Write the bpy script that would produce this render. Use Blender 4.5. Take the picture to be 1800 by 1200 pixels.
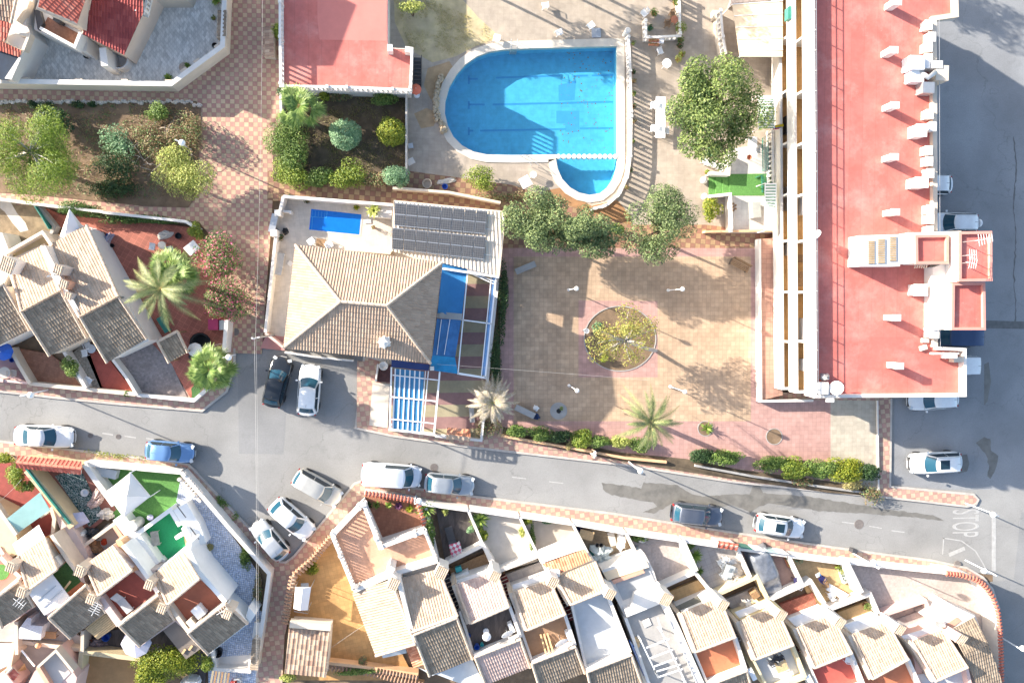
import bpy, bmesh, math, random
from mathutils import Vector, Matrix, noise as mnoise
random.seed(7)
R=math.radians
for o in list(bpy.data.objects): bpy.data.objects.remove(o)
sc=bpy.context.scene
# ---------------------------------------------------------------- camera, sky, sun, exposure
HC=65.0                       # flying height of the camera (m)
NADIR=(780.0,537.0); FPX=1400.0
nad=Vector(((NADIR[0]-900)/FPX,(600-NADIR[1])/FPX,-1)).normalized()
CQ=nad.rotation_difference(Vector((0,0,-1)))
CR=CQ.to_matrix()
cam=bpy.data.cameras.new('Camera'); co=bpy.data.objects.new('Camera',cam); sc.collection.objects.link(co)
co.location=(0,0,HC); co.rotation_mode='QUATERNION'; co.rotation_quaternion=CQ
cam.sensor_width=36; cam.lens=28; cam.clip_end=3000; cam.clip_start=.5
sc.camera=co
SUN_EL=20.5; SX,SY=-.914,.405      # where the sun stands, west north west and low
w=bpy.data.worlds.new('World'); sc.world=w; w.use_nodes=True
nt=w.node_tree; bg=nt.nodes['Background']; sky=nt.nodes.new('ShaderNodeTexSky'); sky.sky_type='NISHITA'
sky.sun_disc=False; sky.sun_elevation=R(SUN_EL); sky.sun_rotation=math.atan2(SX,SY); sky.dust_density=1.6; sky.ozone_density=.7; sky.air_density=1
nt.links.new(sky.outputs[0],bg.inputs[0]); bg.inputs[1].default_value=.132
sl=bpy.data.lights.new('Sun','SUN'); sl.energy=5.0; sl.angle=R(.5); sl.color=(1,.92,.80)
so=bpy.data.objects.new('Sun',sl); sc.collection.objects.link(so); so.location=(-40,18,40)
ce=math.cos(R(SUN_EL))
so.rotation_mode='QUATERNION'; so.rotation_quaternion=Vector((-SX*ce,-SY*ce,-math.sin(R(SUN_EL)))).to_track_quat('-Z','Y')
sc.view_settings.view_transform='Standard'; sc.view_settings.look='None'; sc.view_settings.gamma=1
sc.view_settings.exposure=1.56
# ---------------------------------------------------------------- pixel of the photograph -> point at height z
def P(x,y,z=0):
    d=CR@Vector(((x-900)/FPX,(600-y)/FPX,-1))
    t=(z-HC)/d.z
    return Vector((d.x*t,d.y*t,z))
PX=HC/FPX                      # metres per pixel on the ground
# ---------------------------------------------------------------- materials
MATS={}
def nodes(name):
    m=bpy.data.materials.new(name); m.use_nodes=True
    n=m.node_tree; b=n.nodes['Principled BSDF']; return m,n,b
def N(n,t,**k):
    a=n.nodes.new(t)
    for q,v in k.items(): setattr(a,q,v)
    return a
def mul(c,f): return tuple(min(1,max(0,x*f)) for x in c[:3])+(1,)
def mixc(n,fac,a,b,mode='MIX'):
    m=N(n,'ShaderNodeMix',data_type='RGBA',blend_type=mode)
    for i,v in ((0,fac),(6,a),(7,b)):
        if hasattr(v,'is_linked'): n.links.new(v,m.inputs[i])
        else: m.inputs[i].default_value=v if i==0 or len(v)==4 else tuple(v)+(1,)
    return m.outputs[2]
def noise_(n,scale,detail=4,vec=None,rough=.6):
    t=N(n,'ShaderNodeTexNoise'); t.inputs['Scale'].default_value=scale; t.inputs['Detail'].default_value=detail; t.inputs['Roughness'].default_value=rough
    if vec is not None: n.links.new(vec,t.inputs['Vector'])
    return t.outputs['Fac']
def ramp(n,fac,stops):
    r=N(n,'ShaderNodeValToRGB'); e=r.color_ramp.elements
    while len(e)<len(stops): e.new(.5)
    for el,(p,c) in zip(e,stops):
        el.position=p; el.color=c if len(c)==4 else tuple(c)+(1,)
    n.links.new(fac,r.inputs[0]); return r.outputs[0]
def g(v): return (v,v,v,1)
def bumpit(n,b,fac,strength,dist=.02):
    bp=N(n,'ShaderNodeBump'); bp.inputs['Strength'].default_value=strength; bp.inputs['Distance'].default_value=dist
    n.links.new(fac,bp.inputs['Height']); n.links.new(bp.outputs[0],b.inputs['Normal'])
def mk(name,col,rough=.8,var=.12,scale=2.5,metal=0,stain=0,bump=0,coat=0,stainscale=.35,staincol=None):
    """plain worn surface: two noises vary the colour, stains darken it in patches"""
    if name in MATS: return MATS[name]
    m,n,b=nodes(name)
    tc=N(n,'ShaderNodeTexCoord').outputs['Object']
    c=ramp(n,noise_(n,scale,6,tc),[(.3,mul(col,1-var)),(.7,mul(col,1+var))])
    if stain:
        f=ramp(n,noise_(n,stainscale,6,tc,.7),[(.42,g(0)),(.68,g(1))])
        ff=N(n,'ShaderNodeMath',operation='MULTIPLY'); n.links.new(f,ff.inputs[0]); ff.inputs[1].default_value=stain
        c=mixc(n,ff.outputs[0],c,staincol or mul(col,.45))
    n.links.new(c,b.inputs['Base Color'])
    b.inputs['Roughness'].default_value=rough; b.inputs['Metallic'].default_value=metal
    if coat: b.inputs['Coat Weight'].default_value=coat; b.inputs['Coat Roughness'].default_value=.08
    if bump: bumpit(n,b,noise_(n,scale*6,4,tc),bump)
    MATS[name]=m; return m
def tl(name,c1,c2,size=.35,rot=0,check=True,var=.1,mortar=.05,mcol=.6,rough=.75,stain=.25,sy=None,off=0,staincol=None,pale=None):
    """square tile or brick paving: chequered or one colour, every tile a little different"""
    if name in MATS: return MATS[name]
    m,n,b=nodes(name)
    tc=N(n,'ShaderNodeTexCoord').outputs['Object']
    mp=N(n,'ShaderNodeMapping'); mp.inputs['Rotation'].default_value=(0,0,R(rot)); mp.inputs['Scale'].default_value=(1/size,1/(sy or size),1); mp.inputs['Location'].default_value=(.37,.21,.5)
    n.links.new(tc,mp.inputs[0]); v=mp.outputs[0]
    if check:
        ck=N(n,'ShaderNodeTexChecker'); ck.inputs['Scale'].default_value=1; n.links.new(v,ck.inputs[0])
        ck.inputs[1].default_value=tuple(c1)+(1,); ck.inputs[2].default_value=tuple(c2)+(1,); c=ck.outputs[0]
    else:
        c=ramp(n,noise_(n,.5,5,tc),[(.35,tuple(c1)),(.65,tuple(c2))])
    fl=N(n,'ShaderNodeVectorMath',operation='FLOOR'); n.links.new(v,fl.inputs[0])
    wn=N(n,'ShaderNodeTexWhiteNoise'); n.links.new(fl.outputs[0],wn.inputs[0])
    c=mixc(n,1,c,ramp(n,wn.outputs[0],[(0,g(1-var)),(1,g(1+var*.6))]),'MULTIPLY')
    c=mixc(n,1,c,ramp(n,noise_(n,2.2,6,tc),[(.3,g(.86)),(.7,g(1.06))]),'MULTIPLY')
    if stain:
        c=mixc(n,1,c,ramp(n,noise_(n,.3,7,tc,.75),[(.38,g(1)),(.72,g(1-stain))]),'MULTIPLY')
    if pale:
        f=ramp(n,noise_(n,.42,8,tc,.72),[(.5,g(0)),(.74,g(pale[1]))]); c=mixc(n,f,c,pale[0]); f=ramp(n,noise_(n,1.7,8,tc,.8),[(.62,g(0)),(.72,g(pale[1]))]); c=mixc(n,f,c,pale[0])
    if mortar:
        br=N(n,'ShaderNodeTexBrick'); br.offset=off; br.inputs['Scale'].default_value=1; br.inputs['Mortar Size'].default_value=mortar; br.inputs['Mortar Smooth'].default_value=.1
        br.inputs['Brick Width'].default_value=1; br.inputs['Row Height'].default_value=1
        br.inputs['Color1'].default_value=g(1); br.inputs['Color2'].default_value=g(1); br.inputs['Mortar'].default_value=g(mcol)
        n.links.new(v,br.inputs['Vector']); c=mixc(n,1,c,br.outputs[0],'MULTIPLY')
    n.links.new(c,b.inputs['Base Color']); b.inputs['Roughness'].default_value=rough
    MATS[name]=m; return m
def rooft(name,c1,c2,c3):
    """clay roof tile: each tile (one unit of the UV grid) takes its own shade, lichen in patches"""
    m,n,b=nodes(name)
    uv=N(n,'ShaderNodeUVMap').outputs[0]; tc=N(n,'ShaderNodeTexCoord').outputs['Object']
    fl=N(n,'ShaderNodeVectorMath',operation='FLOOR'); n.links.new(uv,fl.inputs[0])
    wn=N(n,'ShaderNodeTexWhiteNoise'); n.links.new(fl.outputs[0],wn.inputs[0])
    c=ramp(n,wn.outputs[0],[(0,c1),(.55,c2),(1,c3)])
    c=mixc(n,1,c,ramp(n,noise_(n,1.1,6,tc,.7),[(.3,g(.86)),(.65,g(1.04))]),'MULTIPLY')
    n.links.new(c,b.inputs['Base Color']); b.inputs['Roughness'].default_value=.85
    MATS[name]=m; return m
def leafm(name,c1,c2,c3=None,p3=.93):
    m,n,b=nodes(name)
    gm=N(n,'ShaderNodeNewGeometry').outputs['Random Per Island']
    st=[(0,c1),(.8,c2)]
    if c3: st=[(0,c1),(p3-.05,c2),(p3,c3)]
    c=ramp(n,gm,st)
    n.links.new(c,b.inputs['Base Color']); b.inputs['Roughness'].default_value=.55
    tr=N(n,'ShaderNodeBsdfTranslucent'); n.links.new(c,tr.inputs[0])
    mx=N(n,'ShaderNodeMixShader'); mx.inputs[0].default_value=.3
    n.links.new(b.outputs[0],mx.inputs[1]); n.links.new(tr.outputs[0],mx.inputs[2])
    n.links.new(mx.outputs[0],n.nodes['Material Output'].inputs[0])
    MATS[name]=m; return m
def emissionless_glass(name,col,rough=.06,spec=.6):
    m,n,b=nodes(name); b.inputs['Base Color'].default_value=tuple(col)+(1,); b.inputs['Roughness'].default_value=rough; b.inputs['Specular IOR Level'].default_value=spec
    MATS[name]=m; return m
def clear(name,tint,gloss=.12,alpha=.9):
    """thin clear sheet or water surface: lets light straight through, tinted, with a reflection"""
    m,n,b=nodes(name); n.nodes.remove(b)
    t=N(n,'ShaderNodeBsdfTransparent'); t.inputs[0].default_value=tuple(tint)+(1,)
    gl=N(n,'ShaderNodeBsdfGlossy'); gl.inputs['Roughness'].default_value=.05
    mx=N(n,'ShaderNodeMixShader'); mx.inputs[0].default_value=.07; n.links.new(t.outputs[0],mx.inputs[1]); n.links.new(gl.outputs[0],mx.inputs[2])
    n.links.new(mx.outputs[0],n.nodes['Material Output'].inputs[0]); MATS[name]=m; return m
# ---------------------------------------------------------------- mesh builder
class MB:
    def __init__(s): s.v=[]; s.f=[]; s.m=[]; s.uv=None
    def add(s,vs,fs,mi=0):
        o=len(s.v); s.v+=[tuple(v) for v in vs]; s.f+=[tuple(i+o for i in f) for f in fs]; s.m+=[mi]*len(fs); return s
    def ext(s,xy,z0,z1,mi=0,top=None):
        a=sum(xy[i][0]*xy[(i+1)%len(xy)][1]-xy[(i+1)%len(xy)][0]*xy[i][1] for i in range(len(xy)))
        if a<0: xy=xy[::-1]
        n=len(xy); vs=[(x,y,z0) for x,y in xy]+[(x,y,z1) for x,y in xy]
        s.add(vs,[tuple(range(n-1,-1,-1))]+[(i,(i+1)%n,n+(i+1)%n,n+i) for i in range(n)],mi)
        o=len(s.v)-2*n; s.f.append(tuple(range(o+n,o+2*n))); s.m.append(mi if top is None else top); return s
    def prism(s,pts,z1,z0=0,mi=0,top=None):
        W=[P(x,y,z1) for x,y in pts]; return s.ext([(q.x,q.y) for q in W],z0,z1,mi,top)
    def sheet(s,pts,z,mi=0):
        W=[P(x,y,z) for x,y in pts]
        a=sum(W[i].x*W[(i+1)%len(W)].y-W[(i+1)%len(W)].x*W[i].y for i in range(len(W)))
        if a<0: W=W[::-1]
        return s.add(W,[tuple(range(len(W)))],mi)
    def wallw(s,W,z0,z1,th,closed=False,mi=0):
        n=len(W); W=[Vector((q[0],q[1])) for q in W]; L=[];Rr=[]
        for i in range(n):
            a=W[i-1] if (i>0 or closed) else None; b=W[(i+1)%n] if (i<n-1 or closed) else None
            d1=(W[i]-a).normalized() if a is not None else None; d2=(b-W[i]).normalized() if b is not None else None
            if d1 is None: d1=d2
            if d2 is None: d2=d1
            t=(d1+d2)
            t=t.normalized() if t.length>1e-4 else d1
            nn=Vector((-t.y,t.x)); k=th/2/max(.35,nn.dot(Vector((-d1.y,d1.x))))
            L.append(W[i]+nn*k); Rr.append(W[i]-nn*k)
        for i in range(n if closed else n-1):
            j=(i+1)%n; q=[L[i],L[j],Rr[j],Rr[i]]
            vs=[(p.x,p.y,z0) for p in q]+[(p.x,p.y,z1) for p in q]
            fs=[(3,2,1,0)[::-1][::-1],(4,7,6,5),(0,4,5,1),(2,6,7,3)]
            if not closed and i==0: fs.append((3,7,4,0))
            if not closed and i==n-2: fs.append((1,5,6,2))
            s.add(vs,fs,mi)
        return s
    def wall(s,pts,z1,z0,th,closed=False,mi=0): return s.wallw([P(x,y,z1) for x,y in pts],z0,z1,th,closed,mi)
    def box(s,c,sz,rz=0,mi=0,M=None):
        hx,hy,hz=sz[0]/2,sz[1]/2,sz[2]/2; ca,sa=math.cos(rz),math.sin(rz)
        vs=[]
        for dx,dy,dz in ((-1,-1,-1),(1,-1,-1),(1,1,-1),(-1,1,-1),(-1,-1,1),(1,-1,1),(1,1,1),(-1,1,1)):
            x,y,z=dx*hx,dy*hy,dz*hz
            if M is not None: q=M@Vector((x,y,z)); vs.append((c[0]+q.x,c[1]+q.y,c[2]+q.z))
            else: vs.append((c[0]+x*ca-y*sa,c[1]+x*sa+y*ca,c[2]+z))
        return s.add(vs,[(3,2,1,0),(4,5,6,7),(0,1,5,4),(1,2,6,5),(2,3,7,6),(3,0,4,7)],mi)
    def beam(s,p,q,wd,h,mi=0):
        p=Vector(p); q=Vector(q); d=q-p; L=d.length
        if L<1e-6: return s
        M=d.to_track_quat('X','Z').to_matrix(); return s.box((p+q)/2,(L,wd,h),M=M,mi=mi)
    def tube(s,pts,rad,n=8,mi=0,cap=True):
        pts=[Vector(p) for p in pts]; k=len(pts)
        if not isinstance(rad,(list,tuple)): rad=[rad]*k
        o=len(s.v); prev=None
        for i,p in enumerate(pts):
            d=(pts[min(i+1,k-1)]-pts[max(i-1,0)]).normalized()
            u=d.orthogonal().normalized() if prev is None else (prev-d*prev.dot(d)).normalized()
            prev=u; w_=d.cross(u)
            s.v+=[tuple(p+(u*math.cos(a)+w_*math.sin(a))*rad[i]) for a in (2*math.pi*j/n for j in range(n))]
        for i in range(k-1):
            for j in range(n):
                a=o+i*n+j; b=o+i*n+(j+1)%n; s.f.append((a,b,b+n,a+n)); s.m.append(mi)
        if cap:
            s.f.append(tuple(o+j for j in range(n-1,-1,-1))); s.f.append(tuple(o+(k-1)*n+j for j in range(n))); s.m+=[mi,mi]
        return s
    def lathe(s,c,prof,n=16,mi=0):
        o=len(s.v); k=len(prof)
        for r,z in prof: s.v+=[(c[0]+r*math.cos(2*math.pi*j/n),c[1]+r*math.sin(2*math.pi*j/n),c[2]+z) for j in range(n)]
        for i in range(k-1):
            for j in range(n):
                a=o+i*n+j; b=o+i*n+(j+1)%n; s.f.append((a,b,b+n,a+n)); s.m.append(mi)
        s.f.append(tuple(o+j for j in range(n-1,-1,-1))); s.f.append(tuple(o+(k-1)*n+j for j in range(n))); s.m+=[mi,mi]
        return s
    def ball(s,c,r,n=12,mi=0,sz=1): return s.lathe(c,[(r*math.sin(math.pi*i/8)+1e-4,-r*sz*math.cos(math.pi*i/8)) for i in range(9)],n,mi)
    def move(s,d): s.v=[(a+d[0],b+d[1],c+d[2]) for a,b,c in s.v]; return s
def wloc(o):
    v=Vector((0,0,0))
    while o is not None: v=v+o.location; o=o.parent
    return v
def link(name,mb,mat,parent=None,smooth=False,loc=None):
    off=wloc(parent) if parent is not None else Vector(loc or (0,0,0))
    me=bpy.data.meshes.new(name)
    me.from_pydata([(a-off.x,b-off.y,c-off.z) for a,b,c in mb.v],[],mb.f); 
    mats=mat if isinstance(mat,(list,tuple)) else [mat]
    for q in mats: me.materials.append(q)
    if len(mats)>1: me.polygons.foreach_set('material_index',mb.m)
    if smooth: me.polygons.foreach_set('use_smooth',[True]*len(me.polygons))
    if mb.uv:
        ul=me.uv_layers.new(name='UVMap')
        for L in me.loops: ul.data[L.index].uv=mb.uv[L.vertex_index]
    me.update()
    o=bpy.data.objects.new(name,me); sc.collection.objects.link(o)
    if parent is not None: o.parent=parent
    else: o.location=off
    return o
def tag(o,label,cat,group=None):
    o['label']=label; o['category']=cat
    if group: o['group']=group
    return o
def T(name,label,cat,loc,group=None):
    o=bpy.data.objects.new(name,None); sc.collection.objects.link(o); o.location=loc; o.empty_display_size=.3
    return tag(o,label,cat,group)
def part(name,mb,mat,parent,smooth=False,label=None):
    o=link(name,mb,mat,parent,smooth)
    if label: o['label']=label
    return o
def one(name,label,cat,mb,mat,group=None,smooth=False):
    n=len(mb.v); loc=(sum(v[0] for v in mb.v)/n,sum(v[1] for v in mb.v)/n,min(v[2] for v in mb.v))
    return tag(link(name,mb,mat,None,smooth,loc),label,cat,group)
def st(name,mb,mat,kind='structure'):
    o=link(name,mb,mat); o['kind']=kind; return o
def dup(root,loc,rz=None,label=None,group=None):
    def cp(o,par):
        c=o.copy(); sc.collection.objects.link(c)
        if par is not None: c.parent=par
        for ch in o.children: cp(ch,c)
        return c
    r=cp(root,None); r.location=loc
    if rz is not None: r.rotation_euler=(0,0,rz)
    if label: r['label']=label
    if group: r['group']=group
    return r
# ---------------------------------------------------------------- clay tile roofs: real corrugation, clipped to the outline
def tiles(corners,mats,pitch=.21,row=.40,amp=.028,down=None,thick=.09):
    C=[Vector(c) for c in corners]; n=Vector((0,0,0)); k=len(C); cen=sum(C,Vector())/k
    for i in range(k): n+=(C[i]-cen).cross(C[(i+1)%k]-cen)
    n.normalize()
    if n.z<0: n=-n; C=C[::-1]
    d=Vector((0,0,-1)); d=d-n*d.dot(n)
    if down is not None: d=Vector(down)-n*Vector(down).dot(n)
    d.normalize(); u=d.cross(n).normalized()
    us=[(c-cen).dot(u) for c in C]; ds=[(c-cen).dot(d) for c in C]
    u0,u1,d0,d1=min(us),max(us),min(ds),max(ds)
    nc=max(2,int((u1-u0)/pitch)+1); nr=max(1,int((d1-d0)/row)+1); SEG=6
    bm=bmesh.new(); uvl=bm.loops.layers.uv.new('UVMap'); rows=[]
    for r in range(nr):
        for e,(vv,lift) in enumerate(((r*row,0.0),((r+1)*row-.02,.03))):
            line=[]
            for i in range(nc*SEG+1):
                uu=i*pitch/SEG; h=amp*max(-.35,math.sin(2*math.pi*i/SEG))+lift
                line.append((bm.verts.new(cen+u*(u0+uu)+d*(d0+vv)+n*h),uu/pitch))
            rows.append((line,r))
    for a in range(len(rows)-1):
        (A,ra),(B,rb)=rows[a],rows[a+1]; r=ra+.5
        for i in range(nc*SEG):
            f=bm.faces.new((A[i][0],B[i][0],B[i+1][0],A[i+1][0])); uc=int(i//SEG)+.5
            for l in f.loops: l[uvl].uv=(uc,r)
    for i in range(k):
        a,b=C[i],C[(i+1)%k]; en=(b-a).cross(n).normalized()
        bmesh.ops.bisect_plane(bm,geom=bm.verts[:]+bm.edges[:]+bm.faces[:],dist=1e-5,plane_co=a,plane_no=en,clear_outer=True)
    # slab below
    pc=[c-n*((c-cen).dot(n)) for c in C]
    t=[bm.verts.new(c-n*.02) for c in pc]; bt=[bm.verts.new(c-n*(thick+.02)) for c in pc]
    fs=[bm.faces.new(bt[::-1])]+[bm.faces.new((t[i],bt[i],bt[(i+1)%k],t[(i+1)%k])) for i in range(k)]
    for f in fs: f.material_index=1
    return bm
def roof(parent,corners,mat,edge,name='roof',down=None,pitch=.21,row=.40,amp=.028,label=None,ridges=(),cap=None):
    W=[P(*c) if not isinstance(c,Vector) else c for c in corners]
    bm=tiles(W,None,pitch,row,amp,down); off=wloc(parent)
    bm.transform(Matrix.Translation(-off)); me=bpy.data.meshes.new(name); bm.to_mesh(me); bm.free()
    me.materials.append(mat); me.materials.append(edge)
    o=bpy.data.objects.new(name,me); sc.collection.objects.link(o); o.parent=parent
    if label: o['label']=label
    if ridges:
        for a,b in ridges: mb=MB(); ridge(mb,P(*a),P(*b)); part('ridge_cap',mb,cap or mat_cap,o)
    return o
def ridge(mb,a,b,r=.12):
    a=Vector(a); b=Vector(b); L=(b-a).length; k=max(1,int(L/.42)); 
    for i in range(k):
        p=a.lerp(b,i/k); q=a.lerp(b,(i+1.06)/k); mb.tube([p+Vector((0,0,.03)),q+Vector((0,0,.03))],[r*.86,r],8)
# ---------------------------------------------------------------- foliage
def rball():
    while True:
        v=Vector((random.uniform(-1,1),random.uniform(-1,1),random.uniform(-1,1)))
        if v.length<=1: return v
def leaves(mb,clumps,n,s=(.1,.22),up=.45,asp=.5,surf=.5,curl=.15):
    """n leaf-sized faces scattered through the clumps (centre, (rx,ry,rz))"""
    vol=[c[1][0]*c[1][1]*c[1][2] for c in clumps]; tot=sum(vol)
    for (c,r),v in zip(clumps,vol):
        for _ in range(max(1,int(n*v/tot))):
            q=rball(); 
            if random.random()<surf and q.length>.05: q=q.normalized()*random.uniform(.72,1.05)
            p=Vector((c[0]+q.x*r[0],c[1]+q.y*r[1],c[2]+q.z*r[2]))
            if p.z<.06: p.z=.06+random.random()*.1
            nn=(q*.8+rball()*.9+Vector((0,0,up))).normalized()
            a=nn.orthogonal().normalized(); a=(a*math.cos(t:=random.random()*6.28)+nn.cross(a)*math.sin(t)); b=nn.cross(a)
            L=random.uniform(*s); W=L*asp
            mb.add([p-a*L/2,p+b*W/2+nn*curl*W,p+a*L/2,p-b*W/2+nn*curl*W],[(0,1,2,3)])
    return mb
def clumpset(c,r,k,cr=.42,flat=1,bias=.75):
    out=[]
    for i in range(k):
        q=rball(); 
        if q.length>.05: q=q.normalized()*random.uniform(bias*.5,1-cr*.55)
        f=random.uniform(.7,1.15)*cr
        out.append(((c[0]+q.x*r[0],c[1]+q.y*r[1],c[2]+q.z*r[2]),(r[0]*f,r[1]*f,r[2]*f*flat)))
    return out
def bush(label,x,y,zc,rx,ry,rz,n,mat,cat='bush',name='bush',group=None,s=(.09,.2),k=9,cr=.5,stem=True,asp=.5):
    """shrub seen at pixel x,y: leaf clumps on a short woody base (rx, ry in pixels)"""
    c=P(x,y,zc); rx*=PX*1.2; ry*=PX*1.2
    t=T(name,label,cat,(c.x,c.y,0),group)
    part('foliage',leaves(MB(),clumpset(c,(rx,ry,rz),k,cr)+[((c.x,c.y,zc-.1),(rx*.62,ry*.62,rz*.7))],int(n*1.35),s,asp=asp),mat,t)
    mb=MB()
    for i in range(4):
        a=i*1.57+random.random(); mb.tube([(c.x+.05*math.cos(a),c.y+.05*math.sin(a),0),(c.x+rx*.3*math.cos(a),c.y+ry*.3*math.sin(a),zc*.6),(c.x+rx*.6*math.cos(a),c.y+ry*.6*math.sin(a),zc)],[.035,.025,.01],5)
    part('stem',mb,MATS['bark'],t)
    return t
def limb(mb,p,q,r0,r1,sag=.1,n=5):
    p=Vector(p); q=Vector(q); m=(p+q)/2+Vector((random.uniform(-1,1),random.uniform(-1,1),random.uniform(0,1)))*sag*(q-p).length
    pts=[]; rr=[]
    for i in range(n):
        t=i/(n-1); pts.append(p*(1-t)**2+m*2*t*(1-t)+q*t*t); rr.append(r0+(r1-r0)*t)
    mb.tube(pts,rr,6)
def tree(label,x,y,zc,rx,ry,rz,n,mat,base=None,cat='tree',name='tree',k=16,cr=.38,s=(.12,.26),tr=.14,limbs=9,group=None,asp=.5,bark='bark',flat=1,surf=.55):
    c=P(x,y,zc); rx*=1.2*PX*(HC-zc)/HC; ry*=1.2*PX*(HC-zc)/HC
    b=P(*base) if base else Vector((c.x,c.y,0))
    t=T(name,label,cat,(b.x,b.y,0),group)
    cl=clumpset(c,(rx,ry,rz),k,cr,flat)
    part('crown',leaves(MB(),cl,int(n*1.35),s,asp=asp,surf=surf),mat,t)
    mb=MB(); fork=b.lerp(Vector((c.x,c.y,max(.5,zc-rz*.55))),.95)
    limb(mb,b,fork,tr,tr*.7,.04,6)
    for i in range(limbs):
        q=Vector(cl[i%len(cl)][0]); limb(mb,fork,q,tr*.5,.02,.12)
    part('trunk',mb,MATS[bark],t)
    return t
def feather_palm(label,x,y,zt,base,L,nf,mat,name='palm_tree',dead=False,tr=.2):
    c=P(x,y,zt); b=P(*base); t=T(name,label,'palm tree',(b.x,b.y,0))
    mb=MB(); pts=[b.lerp(c,i/8)+Vector((0,0,0)) for i in range(9)]
    mb.tube(pts,[tr*1.3]+[tr*(1+.12*(i%2)) for i in range(7)]+[tr*1.5],10); part('trunk',mb,MATS['palmbark'],t)
    fb=MB(); rb=MB()
    for i in range(nf):
        a=i*2.39996+random.uniform(-.2,.2); e=random.choice((.15,.45,.75,1.0))+random.uniform(-.1,.1); l=L*random.uniform(.8,1.1)*(1-.25*max(0,e-.6))
        h=Vector((math.cos(a),math.sin(a),0)); pts=[]; ns=16
        for j in range(ns+1):
            q=j/ns; pts.append(c+h*l*q*math.cos(e*.75)+Vector((0,0,l*(math.sin(e)*q-(.55+.3*(1-e))*q*q*1.15))))
        rb.tube(pts[::4],[.035,.028,.02,.013,.006],4)
        side=Vector((-h.y,h.x,0))
        for j in range(3,ns*4):
            q=j/(ns*4); i0=min(ns-1,int(q*ns)); p=pts[i0].lerp(pts[i0+1],q*ns-i0); d=(pts[i0+1]-pts[i0]).normalized()
            ll=L*.125*math.sin(math.pi*min(1,.12+q*.9))+.05
            for sg in (-1,1):
                dr=(side*sg*.72+d*.8+Vector((0,0,random.uniform(.05,.4)))).normalized(); e2=p+dr*ll; wv=d*.02
                fb.add([p-wv,p+wv,e2+Vector((0,0,-.06))],[(0,1,2)])
    part('crown',fb,mat,t); part('frond_stem',rb,MATS['frondstem'],t)
    return t
def fan_palm(label,x,y,zt,base,L,nf,mat,tr=.17):
    c=P(x,y,zt); b=P(*base); t=T('fan_palm',label,'palm tree',(b.x,b.y,0))
    mb=MB(); mb.tube([b.lerp(c,i/8) for i in range(9)],[tr*1.3]+[tr*(1+.15*(i%2)) for i in range(7)]+[tr*1.3],10); part('trunk',mb,MATS['palmbark'],t)
    fb=MB(); rb=MB()
    for i in range(nf):
        a=i*2.39996; e=(.05,.35,.7,1.0,1.3,1.5)[i%6]+random.uniform(-.1,.1); l=L*random.uniform(.5,.7)*(1-.35*(e>1.1))
        h=Vector((math.cos(a)*math.cos(e),math.sin(a)*math.cos(e),math.sin(e))); p=c+h*l; rb.tube([c,c.lerp(p,.5)+Vector((0,0,.04)),p],[.03,.022,.014],5)
        dr=(h+Vector((math.cos(a),math.sin(a),0))*.8+Vector((0,0,-.3))).normalized(); side=Vector((-math.sin(a),math.cos(a),0)); up=dr.cross(side); 
        if up.z<0: up=-up
        rr=L*.55; K=22; sp=2.5
        for j in range(K):
            a0=-sp/2*1.25+sp*1.25*j/K; a1=a0+sp*1.25/K; am=(a0+a1)/2; rj=rr*(1-.1*abs(am))*random.uniform(.8,1.1)
            f=lambda an,r_: p+(dr*math.cos(an)+side*math.sin(an))*r_
            fb.add([p,f(a0,rj*.6)+up*.02,f(am,rj)-up*.1*rr-Vector((0,0,.08)),f(a1,rj*.6)-up*.015],[(0,1,2,3)])
    part('crown',fb,mat,t); part('frond_stem',rb,MATS['frondstem'],t)
    return t
def agave(label,x,y,z,r,mat,n=26,cat='plant',name='spiky_plant',group=None,w=.05,pot=None):
    c=P(x,y,z); t=T(name,label,cat,(c.x,c.y,c.z),group); mb=MB()
    for i in range(n):
        a=i*2.39996; e=random.uniform(.1,1.2); d=Vector((math.cos(a)*math.cos(e),math.sin(a)*math.cos(e),math.sin(e))); sd=Vector((-math.sin(a),math.cos(a),0))
        L=r*random.uniform(.85,1.1); b0=c+Vector((0,0,.12 if not pot else .4)); m=b0+d*L*.55; q=b0+d*L-Vector((0,0,.22*L*math.cos(e)))
        mb.add([b0-sd*w*.5,b0+sd*w*.5,m+sd*w,q,m-sd*w],[(0,1,2,4),(2,3,4)])
    part('leaf_rosette',mb,mat,t)
    if pot:
        pb=MB(); pb.lathe(c,[(pot*.7,0),(pot,.38),(pot*1.08,.4),(pot*.85,.4),(pot*.8,.34)],12); part('pot',pb,MATS['terracotta'],t)
    else:
        pb=MB(); pb.lathe(c,[(r*.16,0),(r*.12,.14)],8); part('stem',pb,MATS['bark'],t)
    return t
# ================================================================ the palette
white=mk('white_plaster',(.72,.68,.635),.85,.05,1.5,stain=.18)
whitew=mk('white_wash',(.80,.80,.79),.8,.04,1.2,stain=.15)
cream=mk('cream_plaster',(.62,.53,.43),.85,.07,1.2,stain=.2)
ochre=mk('ochre_plaster',(.60,.48,.30),.85,.08,1.2,stain=.2)
pinkw=mk('pink_plaster',(.66,.46,.41),.85,.06,1.2,stain=.15)
salmon=mk('salmon_plaster',(.66,.36,.25),.85,.08,1.2,stain=.2)
peach=mk('peach_plaster',(.68,.42,.24),.85,.08,1.2,stain=.2)
conc=mk('concrete',(.36,.345,.33),.9,.12,1.5,stain=.3,bump=.2)
concl=mk('pale_concrete',(.56,.51,.45),.9,.1,1.5,stain=.3)
kerbm=mk('kerb_stone',(.46,.42,.38),.9,.15,3,stain=.3)
steel=mk('galvanised_steel',(.50,.51,.52),.4,.08,3,metal=.7)
wmetal=mk('white_painted_metal',(.80,.80,.81),.4,.03,2)
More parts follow.
